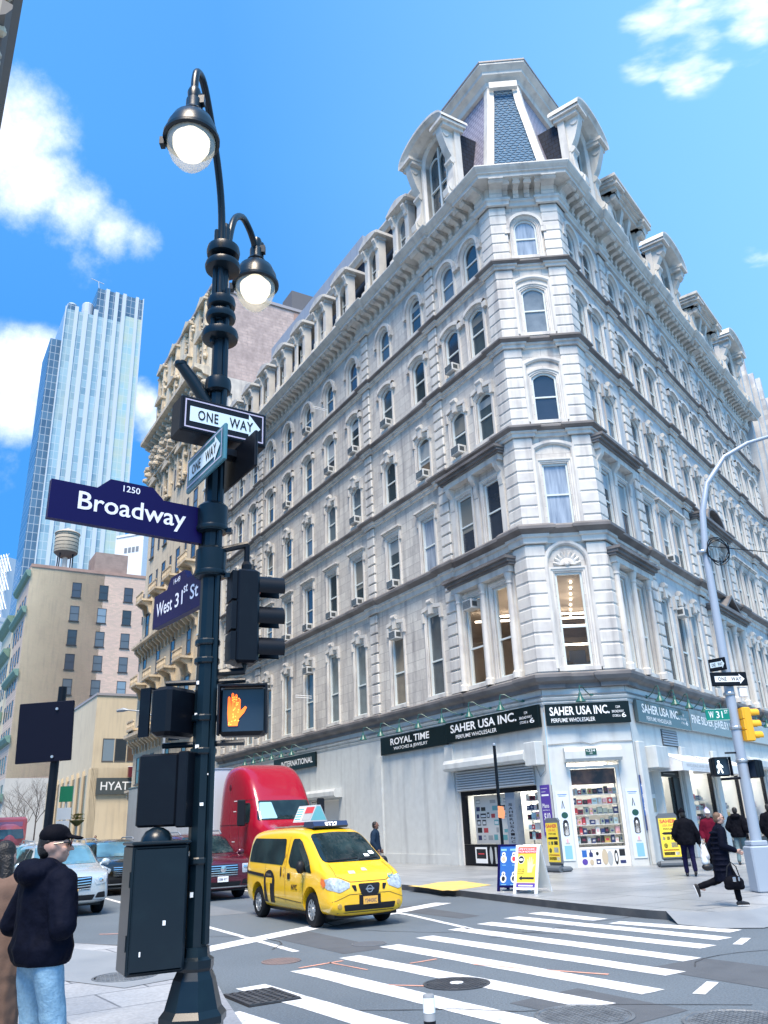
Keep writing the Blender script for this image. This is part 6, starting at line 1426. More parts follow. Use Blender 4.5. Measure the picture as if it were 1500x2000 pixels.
# sandwich boards
def a_board(label, M, w_, h_, sp, front, items, bm):
    t = thing('sandwich_board', label, 'sandwich board', M=M)
    a = math.atan2(sp / 2, h_); F_ = Matrix.Rotation(-a, 4, 'X'); B_ = T(0, sp, 0) @ Matrix.Rotation(a, 4, 'X')
    for nm, Q, mm in (('front_leaf', F_, front), ('back_leaf', B_, bm)):
        lf = MB(); lf.box(-w_ / 2, w_ / 2, -.012, .012, .1, h_); lf.cur = 1
        for x in (-w_ / 2, w_ / 2 - .07): lf.box(x, x + .07, -.02, .02, 0, h_ + .02)
        for z in (.09, h_ - .03): lf.box(-w_ / 2 + .07, w_ / 2 - .07, -.019, .019, z, z + .05)
        o = part(nm, lf, [mm, bm], t, Q)
        if nm == 'front_leaf': printed('print', T(0, -.012, 0), items, o, INK)
ringp = lambda x, z, k: [(1, 'd', x, z, .085, .1), (1, 'd', x, z + .12, .05, .05, -.0041), (k, 'd', x, z, .05, .06, -.008), (6, 'd', x, z + .11, .02, .02, -.008)]
a_board('blue sandwich board picturing smoke shop goods on the pavement', facing(2.78, 22.85, .15, 122), .62, 1.12, .6, INK[10], [(5, 'r', -.22, -.06, .98, 1.03), (5, 'r', .04, .25, .98, 1.03), (5, 'r', -.18, -.08, .62, .635), (5, 'r', .1, .2, .62, .635), (5, 'r', -.2, -.06, .15, .165), (5, 'r', .06, .2, .15, .165)] + ringp(-.14, .78, 12) + ringp(.15, .78, 2) + ringp(-.14, .3, 6) + ringp(.15, .3, 6), navy)
palm = [(-.07, -.16), (.05, -.16), (.08, -.04), (.13, .02), (.12, .05), (.07, .03), (.085, .15), (.065, .16), (.05, .05), (.04, .21), (.02, .22), (.01, .06), (-.015, .22), (-.035, .21), (-.03, .05), (-.07, .17), (-.085, .16), (-.075, .02)]
a_board('yellow palm reading sandwich board with a black arrow pointing left', facing(3.08, 21.93, .15, 126), .66, 1.14, .8, INK[3], [(2, 'r', -.27, .27, .95, 1.1), (1, 't', 'PSYCHIC', -.22, .22, 1.03, 1.08), (1, 't', 'PALM READINGS', -.24, .24, .97, 1.015), (1, 'd', -.16, .8, .09, .1), (6, 'd', -.16, .8, .078, .088, -.006), (1, 'd', -.16, .8, .06, .03, -.008), (7, 'p', [(x + .1, z + .65) for x, z in palm]), (6, 't', 'WALK INS', -.25, -.06, .56, .59), (6, 't', 'WELCOME', -.25, -.06, .51, .54), (6, 't', 'ONE FLIGHT', -.25, -.06, .46, .49), (6, 'p', [(-.2, .36), (-.12, .42), (-.12, .385), (.22, .385), (.22, .335), (-.12, .335), (-.12, .3)]), (8, 'r', -.27, .27, .13, .24), (1, 'r', -.2, .2, .17, .2, -.008), (11, 'r', -.27, .27, .245, .26)], white_m)
def roll_sign(label, M):
    t = thing('rolling_sign', label, 'pavement sign', M=M)
    part('base', MB().rbox(-.5, .5, -.3, .3, 0, .16, .05).lathe([(.1, -.5), (.1, .5)], (0, -.25, .1), 10, 'x'), mat('dark_rubber', (.1, .12, .14), .6), t)
    part('frame', MB().rbox(-.36, .36, -.05, .05, .22, 1.62, .04).box(-.28, .28, -.06, .06, .16, .22).prism_y([(-.36, 1.6), (.36, 1.6), (.26, 1.7), (-.26, 1.7)], -.045, .045), mat('sign_frame_grey', (.12, .14, .16), .4), t)
    printed('print', T(0, -.052, 0), [(3, 'r', -.31, .31, .3, 1.54), (2, 't', 'SAHER', -.27, .27, 1.38, 1.5, -.006, .03), (2, 't', 'USA INC.', -.2, .2, 1.27, 1.34), (6, 't', 'PERFUME', -.18, .2, 1.16, 1.22), (6, 'p', [(-.26, 1.05), (-.18, 1.09), (.26, 1.09), (.26, 1.01), (-.18, 1.01)]), (6, 'r', .05, .24, .84, .96), (4, 'r', -.1, .0, .84, .95), (9, 'd', -.2, .89, .05, .06), (4, 'd', -.17, .66, .07, .08), (9, 'r', .02, .24, .6, .76), (2, 'r', -.26, .26, .5, .54), (6, 'r', -.26, .1, .36, .46), (1, 'r', .12, .26, .36, .46)], t, INK)
roll_sign('yellow SAHER pavement sign on a grey wheeled base right of the corner door', facing(9.35, 30.1, .15, 92))
roll_sign('yellow SAHER pavement sign on a grey base seen edge on left of the corner door', facing(5.35, 29.9, .15, 150))
# far kerb furniture
fl = thing('street_lamp', 'distant thin cobra head street lamp in front of the cream building', 'lamp post', (-17.1, 62, .15)); part('pole', MB().tube([(0, 0, 0), (0, 0, 9), (-.3, 0, 9.6), (-1.5, 0, 10.3), (-2.9, 0, 10.5)], [.12, .1, .08, .06, .05], 8), sil, fl, smooth=True); part('lamp_head', MB().tube([(-2.8, 0, 10.5), (-3.2, 0, 10.52), (-3.7, 0, 10.45)], [.05, .16, .1], 8), sil, fl, smooth=True)
fs = thing('parking_sign', 'far pale post with a green and two white parking signs', 'sign post', (-17.9, 46, .15)); part('post', MB().tube([(0, 0, 0), (.12, 0, 4.4)], .05, 6), ac_m, fs); part('green_panel', MB().box(-.25, .45, -.08, -.05, 3.5, 4.3), mat('sign_green2', (.02, .25, .12), .5), fs); part('white_panel', MB().box(-.3, .45, -.08, -.05, 2.6, 3.2).box(-.3, .4, -.08, -.05, 2.0, 2.55), white_m, fs)
hb = thing('hanging_basket', 'small planted basket on a pale post down the street', 'planter', (-18.6, 50, .15)); part('post', MB().tube([(0, 0, 0), (0, 0, 2.3)], .05, 6), ac_m, hb); part('basket', MB().lathe([(.1, 2.3), (.38, 2.55), (.4, 2.62)], n=12), mat('moss', (.12, .12, .04), .9), hb); lv = MB(); rl = random.Random(4)
for k in range(140): a, r_, z = rl.uniform(0, 6.28), rl.uniform(0, .42), 2.62 + rl.uniform(0, .3); d = rl.uniform(.03, .07); x, y = r_ * math.cos(a), r_ * math.sin(a); lv.poly([(x, y, z), (x + d, y + d * .5, z + d), (x + d * .3, y - d, z + d * 1.2)])
part('foliage', lv, mat('yellow_leaf', (.25, .22, .05), .8), hb)
# ================================================================== vehicles
rubber = mat('tyre_rubber', (.006, .007, .01), .75, spec=.2)
alloy = mat('alloy_rim', (.5, .53, .56), .3, metal=.8)
chrome = mat('chrome', (.65, .68, .72), .12, metal=1.0)
cglass = mat('car_glass', (.008, .018, .022), .04, spec=.45, var=.6, vscale=1.6, vdark=(.03, .06, .065))
skyglass = mat('sky_reflection_glass', (.13, .30, .40), .03, spec=1.0, var=.95, vscale=.7, vdark=(.012, .025, .03))  # sky reflection painted into the glass colour as light and dark blotches
plastic = mat('black_trim', (.008, .009, .012), .5, spec=.3)
hl_m = mat('headlight_glass', (.42, .48, .53), .06, spec=.9, var=.8, vscale=18, vdark=(.14, .17, .2))
amber = mat('amber_lens', (.7, .16, .03), .2); redl = mat('red_lens', (.5, .01, .02), .2)
def hull(stations, arches, wr, mats, crown=.03, sub=2, bev=None):
    """closed car shell lofted through stations (x, z_bottom, w_sill, z_belt, w_belt, z_top, w_top), wheel arches cut out"""
    mb = MB(); rg = []
    for x, zb, wb, zs, ws, zt, wt in stations:
        h = [(0, zb), (wb * .82, zb), (wb, zb + .1), ((wb + ws) / 2 + .018, zb + (zs - zb) * .5), (ws, zs - .02), (ws - .006, zs + .03), (wt + (ws - wt) * .18, zs + (zt - zs) * .8), (wt * .9, zt - .005), (wt * .5, zt + crown * .8), (0, zt + crown)]
        ring = [(x, y, z) for y, z in h] + [(x, -y, z) for y, z in h[-2:0:-1]]
        rg.append(ring)
    mb.rings(rg, True, True); me = mb.mesh('tmp', mats)
    ob = bpy.data.objects.new('tmp', me); COL.objects.link(ob)
    s_ = ob.modifiers.new('s', 'SUBSURF'); s_.levels = sub; s_.render_levels = sub
    dg = bpy.context.evaluated_depsgraph_get()
    full = bpy.data.meshes.new_from_object(ob.evaluated_get(dg))
    bm = bmesh.new(); bm.from_mesh(full); bvh = BVHTree.FromBMesh(bm); bm.free()
    cut = MB()
    for x in arches:
        for s in (-1, 1): cut.lathe([(wr, s * .42), (wr, s * 1.4)], (x, 0, wr * .9), 26, 'y')
    cm = cut.mesh('cut', mats[:1]); co = bpy.data.objects.new('cut', cm); COL.objects.link(co)
    b_ = ob.modifiers.new('b', 'BOOLEAN'); b_.object = co; b_.operation = 'DIFFERENCE'; b_.solver = 'EXACT'
    dg = bpy.context.evaluated_depsgraph_get(); dg.update()
    out = bpy.data.meshes.new_from_object(ob.evaluated_get(dg))
    for o in (ob, co): bpy.data.objects.remove(o)
    out.name = 'body'; out.materials.clear(); out.materials.append(mats[0])
    out.polygons.foreach_set('use_smooth', [True] * len(out.polygons)); out.set_sharp_from_angle(angle=R(40))
    return out, bvh
def rounded(poly, r=.25, n=3):
    out = []
    for i, p in enumerate(poly):
        p = Vector(p); a = Vector(poly[i - 1]); b = Vector(poly[(i + 1) % len(poly)])
        d = min((a - p).length, (b - p).length) * r
        p0, p1 = p + (a - p).normalized() * d, p + (b - p).normalized() * d
        for k in range(n + 1):
            t_ = k / n; out.append(tuple(p0 * (1 - t_) ** 2 + p * 2 * t_ * (1 - t_) + p1 * t_ ** 2))
    return out
def decal(poly, axis, side, bvh, off=.008, cuts=3, r=.2):
    """patch that hugs the shell: outline in (x,z) for 'y' or (y,z) for 'x', projected along that axis from the given side"""
    bm = bmesh.new(); pts = rounded(poly, r) if r else poly
    f = bm.faces.new([bm.verts.new((a, 0, b)) for a, b in pts])
    bmesh.ops.triangulate(bm, faces=[f])
    for _ in range(cuts): bmesh.ops.subdivide_edges(bm, edges=[e for e in bm.edges if e.calc_length() > .09], cuts=1, use_grid_fill=False); bmesh.ops.triangulate(bm, faces=bm.faces[:])
    mb = MB(); vs, ok = [], True
    for v in bm.verts:
        a, b = v.co.x, v.co.z
        if axis == 'y': o, d = Vector((a, side * 3, b)), Vector((0, -side, 0))
        else: o, d = Vector((side * 6, a, b)), Vector((-side, 0, 0))
        h = bvh.ray_cast(o, d)
        if h[0] is None: h = bvh.find_nearest(o - d * -3 if False else Vector((a, side * .8, b)) if axis == 'y' else Vector((side * 2.3, a, b)))
        n = h[1]; n = n if n.dot(d) < 0 else -n
        vs.append(tuple(h[0] + n * off))
    bm.verts.index_update(); mb.faces(vs, [tuple(v.index for v in f.verts) for f in bm.faces]); bm.free(); return mb
def line_decal(pts, w_, axis, side, bvh, off=.004):
    mb = MB()
    for (a0, b0), (a1, b1) in zip(pts[:-1], pts[1:]):
        L_ = math.hypot(a1 - a0, b1 - b0) or 1; nx, nz = -(b1 - b0) / L_ * w_ / 2, (a1 - a0) / L_ * w_ / 2
        mb.add(decal([(a0 + nx, b0 + nz), (a1 + nx, b1 + nz), (a1 - nx, b1 - nz), (a0 - nx, b0 - nz)], axis, side, bvh, off, 3, 0))
    return mb
def text_decal(s, x0, x1, z0, z1, axis, side, bvh, bold=.01, off=.01):
    vs, fs = text2d(s, bold); mb = MB(); out = []
    for a, b in vs:
        p, q = x0 + (x1 - x0) * a, z0 + (z1 - z0) * b
        o, d = (Vector((p, side * 3, q)), Vector((0, -side, 0))) if axis == 'y' else (Vector((side * 6, p, q)), Vector((-side, 0, 0)))
        h = bvh.ray_cast(o, d); out.append(tuple((h[0] if h[0] else o + d * 2.2) - d * off))
    mb.faces(out, fs); return mb
def wheels(t, arches, r, wd, track, rim, spokes=9, rim_k=.62):
    for x in arches:
        for s in (1, -1):
            M = T(x, s * track, r)
            w_ = part('wheel', MB().lathe([(r * .6, -wd / 2), (r * .9, -wd / 2), (r * .97, -wd / 2 + .02), (r, -wd / 2 + .05), (r, wd / 2 - .05), (r * .97, wd / 2 - .02), (r * .9, wd / 2), (r * .66, wd / 2), (r * .64, wd / 2 - .03), (r * .6, -wd / 2)], n=32, axis='y', caps=False), rubber, t, M, smooth=True)
            y = s * (wd / 2 - .02); rb = MB()
            rb.lathe([(r * rim_k, y - s * .05), (r * rim_k, y + s * .012), (r * rim_k * .9, y + s * .006), (r * rim_k * .86, y - s * .04)], n=28, axis='y', caps=False)
            for k in range(spokes):
                a = 2 * math.pi * k / spokes; c_, s_ = math.cos(a), math.sin(a); q = .035 * r / .33
                rb.rings([[(c_ * rr - s_ * ww, yy, s_ * rr + c_ * ww) for rr, ww, yy in ((r * .12, q * sg_, y - s * .01), (r * rim_k * .92, q * .7 * sg_, y))] for sg_ in (-1, 1)], False)
            rb.lathe([(r * .17, y - s * .02), (r * .15, y + s * .01), (.005, y + s * .015)], n=16, axis='y', caps=False)
            part('rim', rb, rim, w_); part('brake', MB().lathe([(r * .6, y - s * .06), (r * .6, y - s * .055)], n=24, axis='y'), plastic, w_)
def plate_part(t, bvh, y0, y1, z0, z1, tx, bg_, ink_):
    h = bvh.ray_cast(Vector((6, 0, (z0 + z1) / 2)), Vector((-1, 0, 0))); x = h[0].x + .02
    p = part('licence_plate', MB().box(x, x + .012, y0, y1, z0, z1), bg_, t)
    vs, fs = text2d(tx, .01); o = MB(); o.faces([(x + .0135, y0 + (y1 - y0) * (.08 + .84 * a), z0 + (z1 - z0) * (.2 + .5 * b)) for a, b in vs], fs); part('plate_text', o, ink_, p)
HEAD = math.atan2(-.863, .505)           # cars come down the side street towards the crossing
ny_plate = mat('amber_plate', (.75, .42, .08), .5)
# ---- taxi --------------------------------------------------------------------------
ty = mat('taxi_yellow', (.86, .50, .015), .22, coat=.7, spec=.5)
tx = thing('taxi_van', 'yellow taxi van with roof light and black T on the sliding door', 'taxi', (-1.8, 19.77, 0), HEAD)
ST = [(-2.38, .46, .66, 1.05, .70, 1.62, .58), (-2.36, .34, .78, 1.05, .80, 1.74, .66), (-2.2, .25, .85, 1.05, .865, 1.83, .71), (-1.5, .22, .865, 1.05, .875, 1.86, .73), (-.4, .22, .87, 1.05, .88, 1.87, .735), (.45, .22, .87, 1.05, .88, 1.85, .73), (.85, .22, .87, 1.05, .88, 1.75, .72), (1.25, .22, .865, 1.05, .875, 1.5, .73), (1.68, .22, .865, 1.04, .865, 1.2, .76), (1.95, .22, .86, 1.0, .85, 1.1, .74), (2.2, .22, .84, .88, .82, .98, .7), (2.33, .24, .79, .72, .77, .83, .62), (2.385, .34, .7, .6, .68, .68, .5)]
body, bv = hull(ST, (1.46, -1.46), .4, [ty]); part('body', body, None, tx)
wheels(tx, (1.46, -1.46), .325, .2, .755, alloy, 10)
part('underbody', MB().box(-2.2, 2.2, -.7, .7, .2, .5), plastic, tx)
for s in (1, -1):
    part('side_window', decal([(-2.12, 1.17), (-.02, 1.13), (.06, 1.3), (-.02, 1.66), (-2.0, 1.68), (-2.14, 1.5)], 'y', s, bv), cglass, tx)
    dw = part('side_window', decal([(.28, 1.2), (.42, 1.1), (1.52, 1.0), (1.3, 1.22), (.78, 1.6), (.62, 1.66), (.34, 1.66)], 'y', s, bv), cglass, tx)
    part('door_seam', MB().add(line_decal([(.17, .4), (.17, 1.7)], .014, 'y', s, bv)).add(line_decal([(1.06, .42), (1.12, .9), (.95, 1.05)], .012, 'y', s, bv)).add(line_decal([(-.98, .6), (-1.0, 1.12)], .012, 'y', s, bv)).add(line_decal([(-.9, .5), (1.0, .43)], .018, 'y', s, bv)), mat('seam_dark', (.12, .07, .01), .6), tx)  # dark yellow-brown lines drawn along the panel seams
    part('door_track', decal([(-2.2, .98), (-1.05, .93), (-1.05, .86), (-2.2, .92)], 'y', s, bv, .012), plastic, tx)
    for x in (-.08, .3): part('door_handle', decal([(x, .86), (x + .15, .86), (x + .15, .98), (x, .98)] if x > 0 else [(x - .02, .9), (x + .04, .9), (x + .04, 1.1), (x - .02, 1.1)], 'y', s, bv, .014), plastic, tx)
    part('wing_mirror', blob('wing_mirror', [('e', (1.22, s * .99, 1.12), (.09, .1, .13)), ('c', (1.22, s * .86, 1.04), .035, (1.22, s * .98, 1.08), .03)], .02, plastic), None, tx)
    part('headlight', decal([(s * .42, .82), (s * .44, .74), (s * .66, .66), (s * .84, .72), (s * .845, .9), (s * .76, .93), (s * .6, .9)], 'x', 1, bv, .01), hl_m, tx)
    part('indicator', decal([(1.92, .83), (2.03, .74), (2.12, .8), (2.05, .9), (1.94, .93)], 'y', s, bv, .014), amber, tx)
    part('fog_lamp', MB().lathe([(.05, 0), (.045, .012), (.01, .015)], (bv.ray_cast(Vector((6, s * .66, .42)), Vector((-1, 0, 0)))[0].x - .005, s * .66, .42), 14, 'x'), mat('fog_amber', (.4, .26, .06), .2), tx)
    part('nostril', decal([(s * .4, .78), (s * .3, .78), (s * .29, .68), (s * .34, .68)], 'x', 1, bv, .01), plastic, tx)
    part('rear_light', decal([(-2.3, .75), (-2.36, .75), (-2.36, 1.15), (-2.28, 1.15)], 'y', s, bv, .012), redl, tx)
    # lettering on the doors
    e = [(-.74 + .32 * math.cos(R(a)), .8 + .22 * math.sin(R(a))) for a in range(0, 181, 15)]
    part('taxi_emblem', decal(e + [(-1.03, .36), (-.45, .36)], 'y', s, bv, .007, 3, 0), black_m, tx)
    tt = decal([(-.93, .86), (-.55, .86), (-.55, .75), (-.67, .75), (-.67, .36), (-.81, .36), (-.81, .75), (-.93, .75)], 'y', s, bv, .011, 3, 0); part('taxi_letter', tt, ty, tx)
    part('door_text', text_decal('NYC', *((.82, .52) if s > 0 else (.52, .82)), .66, .77, 'y', s, bv, .03), black_m, tx)
    part('door_text', MB().add(text_decal('TAXI', *((-.62, -.9) if s > 0 else (-.9, -.62)), .9, .945, 'y', s, bv, .005, .014)), mat('faint_text', (.3, .26, .2), .5), tx)
    o = MB()
    for i, ch in enumerate('4Y76'): o.add(text_decal(ch, *((.13, .05) if s > 0 else (.05, .13)), 1.28 - i * .13, 1.36 - i * .13, 'y', s, bv, .0, .01))
    part('door_text', o, mat('brown_text', (.4, .2, .03), .5), tx)
part('windscreen', decal([(-.7, 1.19), (.7, 1.19), (.6, 1.74), (0, 1.77), (-.6, 1.74)], 'x', 1, bv, .008, 4), cglass, tx)
part('hood_seam', line_decal([(-.62, 1.16), (-.66, .95), (-.4, .84), (.4, .84), (.66, .95), (.62, 1.16)], .012, 'x', 1, bv).add(line_decal([(-.8, .5), (-.45, .62), (.45, .62), (.8, .5)], .01, 'x', 1, bv)).add(line_decal([(-.7, .3), (.7, .3)], .014, 'x', 1, bv)), MATS['seam_dark'], tx)
part('wiper', line_decal([(-.6, 1.21), (.1, 1.24)], .02, 'x', 1, bv, .02).add(line_decal([(.1, 1.21), (.62, 1.24)], .02, 'x', 1, bv, .02)), plastic, tx)
part('sticker', decal([(.46, 1.3), (.58, 1.3), (.57, 1.36), (.45, 1.36)], 'x', 1, bv, .013).add(decal([(.3, 1.26), (.42, 1.26), (.42, 1.31), (.3, 1.31)], 'x', 1, bv, .013)), white_m, tx)
part('grille', decal([(-.25, .8), (.25, .8), (.19, .6), (-.19, .6)], 'x', 1, bv, .01), plastic, tx)
gx_ = bv.ray_cast(Vector((6, 0, .7)), Vector((-1, 0, 0)))[0].x + .012
em = MB()
for k in range(20):
    a0, a1 = 2 * math.pi * k / 20, 2 * math.pi * (k + 1) / 20
    em.poly([(gx_ + .004, .075 * math.cos(a0), .7 + .07 * math.sin(a0)), (gx_ + .004, .075 * math.cos(a1), .7 + .07 * math.sin(a1)), (gx_ + .004, .055 * math.cos(a1), .7 + .05 * math.sin(a1)), (gx_ + .004, .055 * math.cos(a0), .7 + .05 * math.sin(a0))])
em.box(gx_ + .002, gx_ + .008, -.095, .095, .685, .715); part('emblem', em, chrome, tx)
part('lower_intake', decal([(-.58, .44), (.58, .44), (.55, .33), (-.55, .33)], 'x', 1, bv, .01), plastic, tx)
part('plate_holder', MB().box(gx_ - .03, gx_ + .005, -.24, .24, .4, .6), plastic, tx); plate_part(tx, bv, -.16, .16, .43, .57, 'Y24H30C', ny_plate, INK[0])
part('hood_badge', decal([(-.05, 1.02), (.08, 1.02), (.06, 1.07), (-.03, 1.07)], 'x', 1, bv, .008).add(decal([(-.36, .98), (-.22, .98), (-.22, 1.03), (-.36, 1.03)], 'x', 1, bv, .008)), mat('badge_grey', (.5, .5, .46), .4), tx)
part('door_text', text_decal('6H', .48, .62, .87, .95, 'x', 1, bv, .02), mat('teal_text', (.05, .3, .4), .5), tx)
lb_ = part('roof_light', MB().prism_y([(.1, 1.89), (.62, 1.86), (.68, 1.9), (.6, 2.0), (.16, 2.0)], -.42, .42), mat('roof_pod', (.02, .035, .09), .3), tx)
vs, fs = text2d('8T27', .02); o = MB(); o.faces([(.69 - .06 * b + .012, -.15 + .3 * a, 1.905 + .075 * b) for a, b in vs], fs); part('lettering', o, mat('lit_numbers', (.9, .9, .85), .5, emit=(1, .95, .85), estr=.8), lb_)
ad = part('advert_panel', MB().prism_x([(-.22, 2.0), (.22, 2.0), (.05, 2.36), (-.05, 2.36)], -.95, .02), mat('advert_case', (.5, .52, .54), .4), tx)
adp = MB()
def slant(x0, x1, t0, t1, s, k):
    adp.cur = k; y = lambda t_: -s * (.225 - .17 * t_) ; adp.poly([(x0, y(t0), 2.0 + .36 * t0), (x1, y(t0), 2.0 + .36 * t0), (x1, y(t1), 2.0 + .36 * t1), (x0, y(t1), 2.0 + .36 * t1)])
for s in (1, -1):
    slant(-.92, -.5, .08, .92, s, 1); 
for s in (1, -1):
    for q in range(5): adp.cur = 13; y0 = -s * (.229 - .17 * (.15 + q * .15)); adp.poly([(-.9, y0, 2.0 + .36 * (.15 + q * .15)), (-.56, y0, 2.0 + .36 * (.15 + q * .15)), (-.56, y0 + s * .013, 2.0 + .36 * (.23 + q * .15)), (-.9, y0 + s * .013, 2.0 + .36 * (.23 + q * .15))])
    slant(-.46, -.02, .1, .5, s, 9); slant(-.46, -.02, .52, .9, s, 2)
adp.cur = 13; adp.poly([(.0205, -.2, 2.03), (.0205, .2, 2.03), (.0205, .045, 2.33), (.0205, -.045, 2.33)])
part('advert', adp, INK, ad)
part('roof_rack', MB().box(-.95, .1, -.3, .3, 1.9, 1.93).box(-1.6, -.98, -.4, .4, 1.895, 1.92), steel, tx)
# ---- generic suv ---------------------------------------------------------------------
def suv(name, label, cat, x, y, rz, colr, L_=4.9, W=1.92, Hh=1.75, hood=1.08, glass=skyglass, metal=0.3, front='bars', lights='sharp', plate=None, rough=.25, group=None, chr_=True, rails=True, rimmat=alloy):
    paint = mat('paint_' + label.replace(' ', '_')[:24], colr, rough, metal=metal, coat=.8)
    t = thing(name, label, cat, (x, y, 0), rz, group)
    h = L_ / 2; w_ = W / 2; zb = .3; bl = hood - .02
    S = [(-h, .55, w_ * .8, bl, w_ * .84, Hh * .82, w_ * .66), (-h + .04, .4, w_ * .92, bl, w_ * .94, Hh * .9, w_ * .74), (-h + .3, zb, w_ * .98, bl, w_ * .99, Hh * .975, w_ * .78), (-h + 1.2, zb - .04, w_, bl, w_, Hh, w_ * .8), (0, zb - .05, w_, bl, w_, Hh, w_ * .8), (h * .22, zb - .05, w_, bl, w_, Hh * .95, w_ * .79), (h * .4, zb - .05, w_, bl, w_ * .995, Hh * .78, w_ * .8), (h * .53, zb - .05, w_, bl, w_ * .985, hood + .05, w_ * .84), (h * .75, zb - .05, w_ * .995, bl - .03, w_ * .97, hood, w_ * .8), (h * .9, zb - .03, w_ * .98, bl - .1, w_ * .94, hood - .07, w_ * .76), (h * .975, zb, w_ * .92, bl - .2, w_ * .88, hood - .17, w_ * .7), (h, .42, w_ * .84, bl - .36, w_ * .82, hood - .3, w_ * .6)]
    ax = (h * .6, -h * .58); body, bv = hull(S, ax, .43, [paint]); part('body', body, None, t); wheels(t, ax, .37, .24, w_ - .13, rimmat, 7)
    part('underbody', MB().box(-h * .9, h * .9, -w_ * .8, w_ * .8, .24, .55), plastic, t)
    g = bl + .06
    for s in (1, -1):
        part('side_window', decal([(-h + .35, g + .04), (h * .04, g), (h * .04, Hh * .93), (-h + .62, Hh * .91)], 'y', s, bv, .008, 3, .12), cglass, t)
        part('side_window', decal([(h * .09, g), (h * .46, g), (h * .22, Hh * .9), (h * .09, Hh * .93)], 'y', s, bv, .008, 3, .12), cglass, t)
        part('door_seam', line_decal([(h * .065, .42), (h * .065, g)], .012, 'y', s, bv).add(line_decal([(h * .44, .5), (h * .46, g)], .012, 'y', s, bv)).add(line_decal([(-h * .3, .5), (-h * .36, g)], .012, 'y', s, bv)), plastic, t)
        for xx in (h * .12, -h * .24): part('door_handle', decal([(xx, g - .16), (xx + .18, g - .16), (xx + .18, g - .12), (xx, g - .12)], 'y', s, bv, .02), chrome if chr_ else plastic, t)
        part('wing_mirror', blob('wing_mirror', [('e', (h * .4, s * (w_ + .12), g + .06), (.07, .12, .09)), ('c', (h * .4, s * (w_ - .05), g), .03, (h * .4, s * (w_ + .06), g + .03), .03)], .02, paint), None, t)
        k = hood
        if lights == 'sharp': hp_ = [(s * w_ * .55, k - .28), (s * w_ * .6, k - .4), (s * w_ * .84, k - .36), (s * w_ * .93, k - .18), (s * w_ * .88, k - .13)]
        else: hp_ = [(s * w_ * .62, k - .44), (s * w_ * .62, k - .2), (s * w_ * .9, k - .2), (s * w_ * .92, k - .44)]
        hl = part('headlight', decal(hp_, 'x', 1, bv, .012, 3, .15), hl_m, t)
        fy = s * w_ * .72; fx = bv.ray_cast(Vector((6, fy, k - .28)), Vector((-1, 0, 0)))[0]
        if fx: part('lens', MB().lathe([(.07, -.01), (.06, .02), (.02, .026)], (fx.x, fy, k - .3), 14, 'x'), chrome, hl)
        part('fog_recess', decal([(s * w_ * .6, .42), (s * w_ * .86, .42), (s * w_ * .84, .56), (s * w_ * .66, .54)], 'x', 1, bv, .008), plastic, t)
        if rails: part('roof_rail', MB().tube([(-h * .72, s * w_ * .7, Hh + .0), (-h * .66, s * w_ * .7, Hh + .07), (h * .02, s * w_ * .7, Hh + .07), (h * .1, s * w_ * .69, Hh - .02)], .022, 8), steel if chr_ else plastic, t)
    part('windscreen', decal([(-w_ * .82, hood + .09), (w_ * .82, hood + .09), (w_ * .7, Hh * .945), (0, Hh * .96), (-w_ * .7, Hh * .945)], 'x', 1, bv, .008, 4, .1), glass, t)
    gz0, gz1, gw = hood - .5, hood - .2, w_ * .5
    gr_ = part('grille', decal([(-gw, gz1), (gw, gz1), (gw * .92, gz0), (-gw * .92, gz0)], 'x', 1, bv, .01, 3, .12), plastic, t)
    bars = MB()
    for i in range(5 if front != 'plain' else 2):
        z = gz0 + (gz1 - gz0) * (i + .3) / (5 if front != 'plain' else 2); bars.add(line_decal([(-gw * .93, z + .012), (0, z - .012), (gw * .93, z + .012)] if front == 'wave' else [(-gw * .93, z), (gw * .93, z)], .022, 'x', 1, bv, .026))
    part('grille_bar', bars, chrome, gr_)
    bx_ = bv.ray_cast(Vector((6, 0, (gz0 + gz1) / 2)), Vector((-1, 0, 0)))[0].x + .04; em = MB(); zc = (gz0 + gz1) / 2 + .03
    pts = [(.13 * math.cos(R(a)), .065 * math.sin(R(a))) for a in range(-60, 241, 15)]
    if front == 'wave':
        em.tube([(bx_, .012, zc + .02)] + [(bx_, -p, zc + q) for p, q in pts] + [(bx_, -.012, zc + .02)], .011, 6)
    else: em.lathe([(.001, -.005), (.09, -.005), (.09, .008), (.001, .012)], (bx_, 0, zc), 18, 'x')
    part('emblem', em, chrome, gr_)
    part('lower_intake', decal([(-w_ * .6, .5), (w_ * .6, .5), (w_ * .54, .38), (-w_ * .54, .38)], 'x', 1, bv, .008), plastic, t)
    part('bumper_trim', line_decal([(-w_ * .8, .36), (w_ * .8, .36)], .03, 'x', 1, bv, .012), chrome if chr_ else plastic, t)
    if plate: plate_part(t, bv, -.16, .16, .5, .65, *plate)
    return t, bv
fwd = Vector((.505, -.863, 0))
suv('parked_suv', 'maroon suv with chrome grille waiting behind the yellow taxi', 'car', -6.35, 27.7, HEAD, (.085, .004, .018), 4.9, 1.9, 1.82, 1.16, cglass, .3, 'bars', 'box', ('K8M 4YT', white_m, INK[0]))
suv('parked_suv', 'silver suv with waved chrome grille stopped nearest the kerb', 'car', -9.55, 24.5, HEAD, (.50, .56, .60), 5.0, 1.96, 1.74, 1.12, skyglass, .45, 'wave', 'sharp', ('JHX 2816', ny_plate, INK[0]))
suv('parked_car', 'glossy black suv beside the red truck behind the control cabinet', 'car', -10.35, 31.6, HEAD, (.004, .005, .006), 4.8, 1.9, 1.72, 1.1, skyglass, 0, 'bars', 'sharp', None, .12, chr_=True)
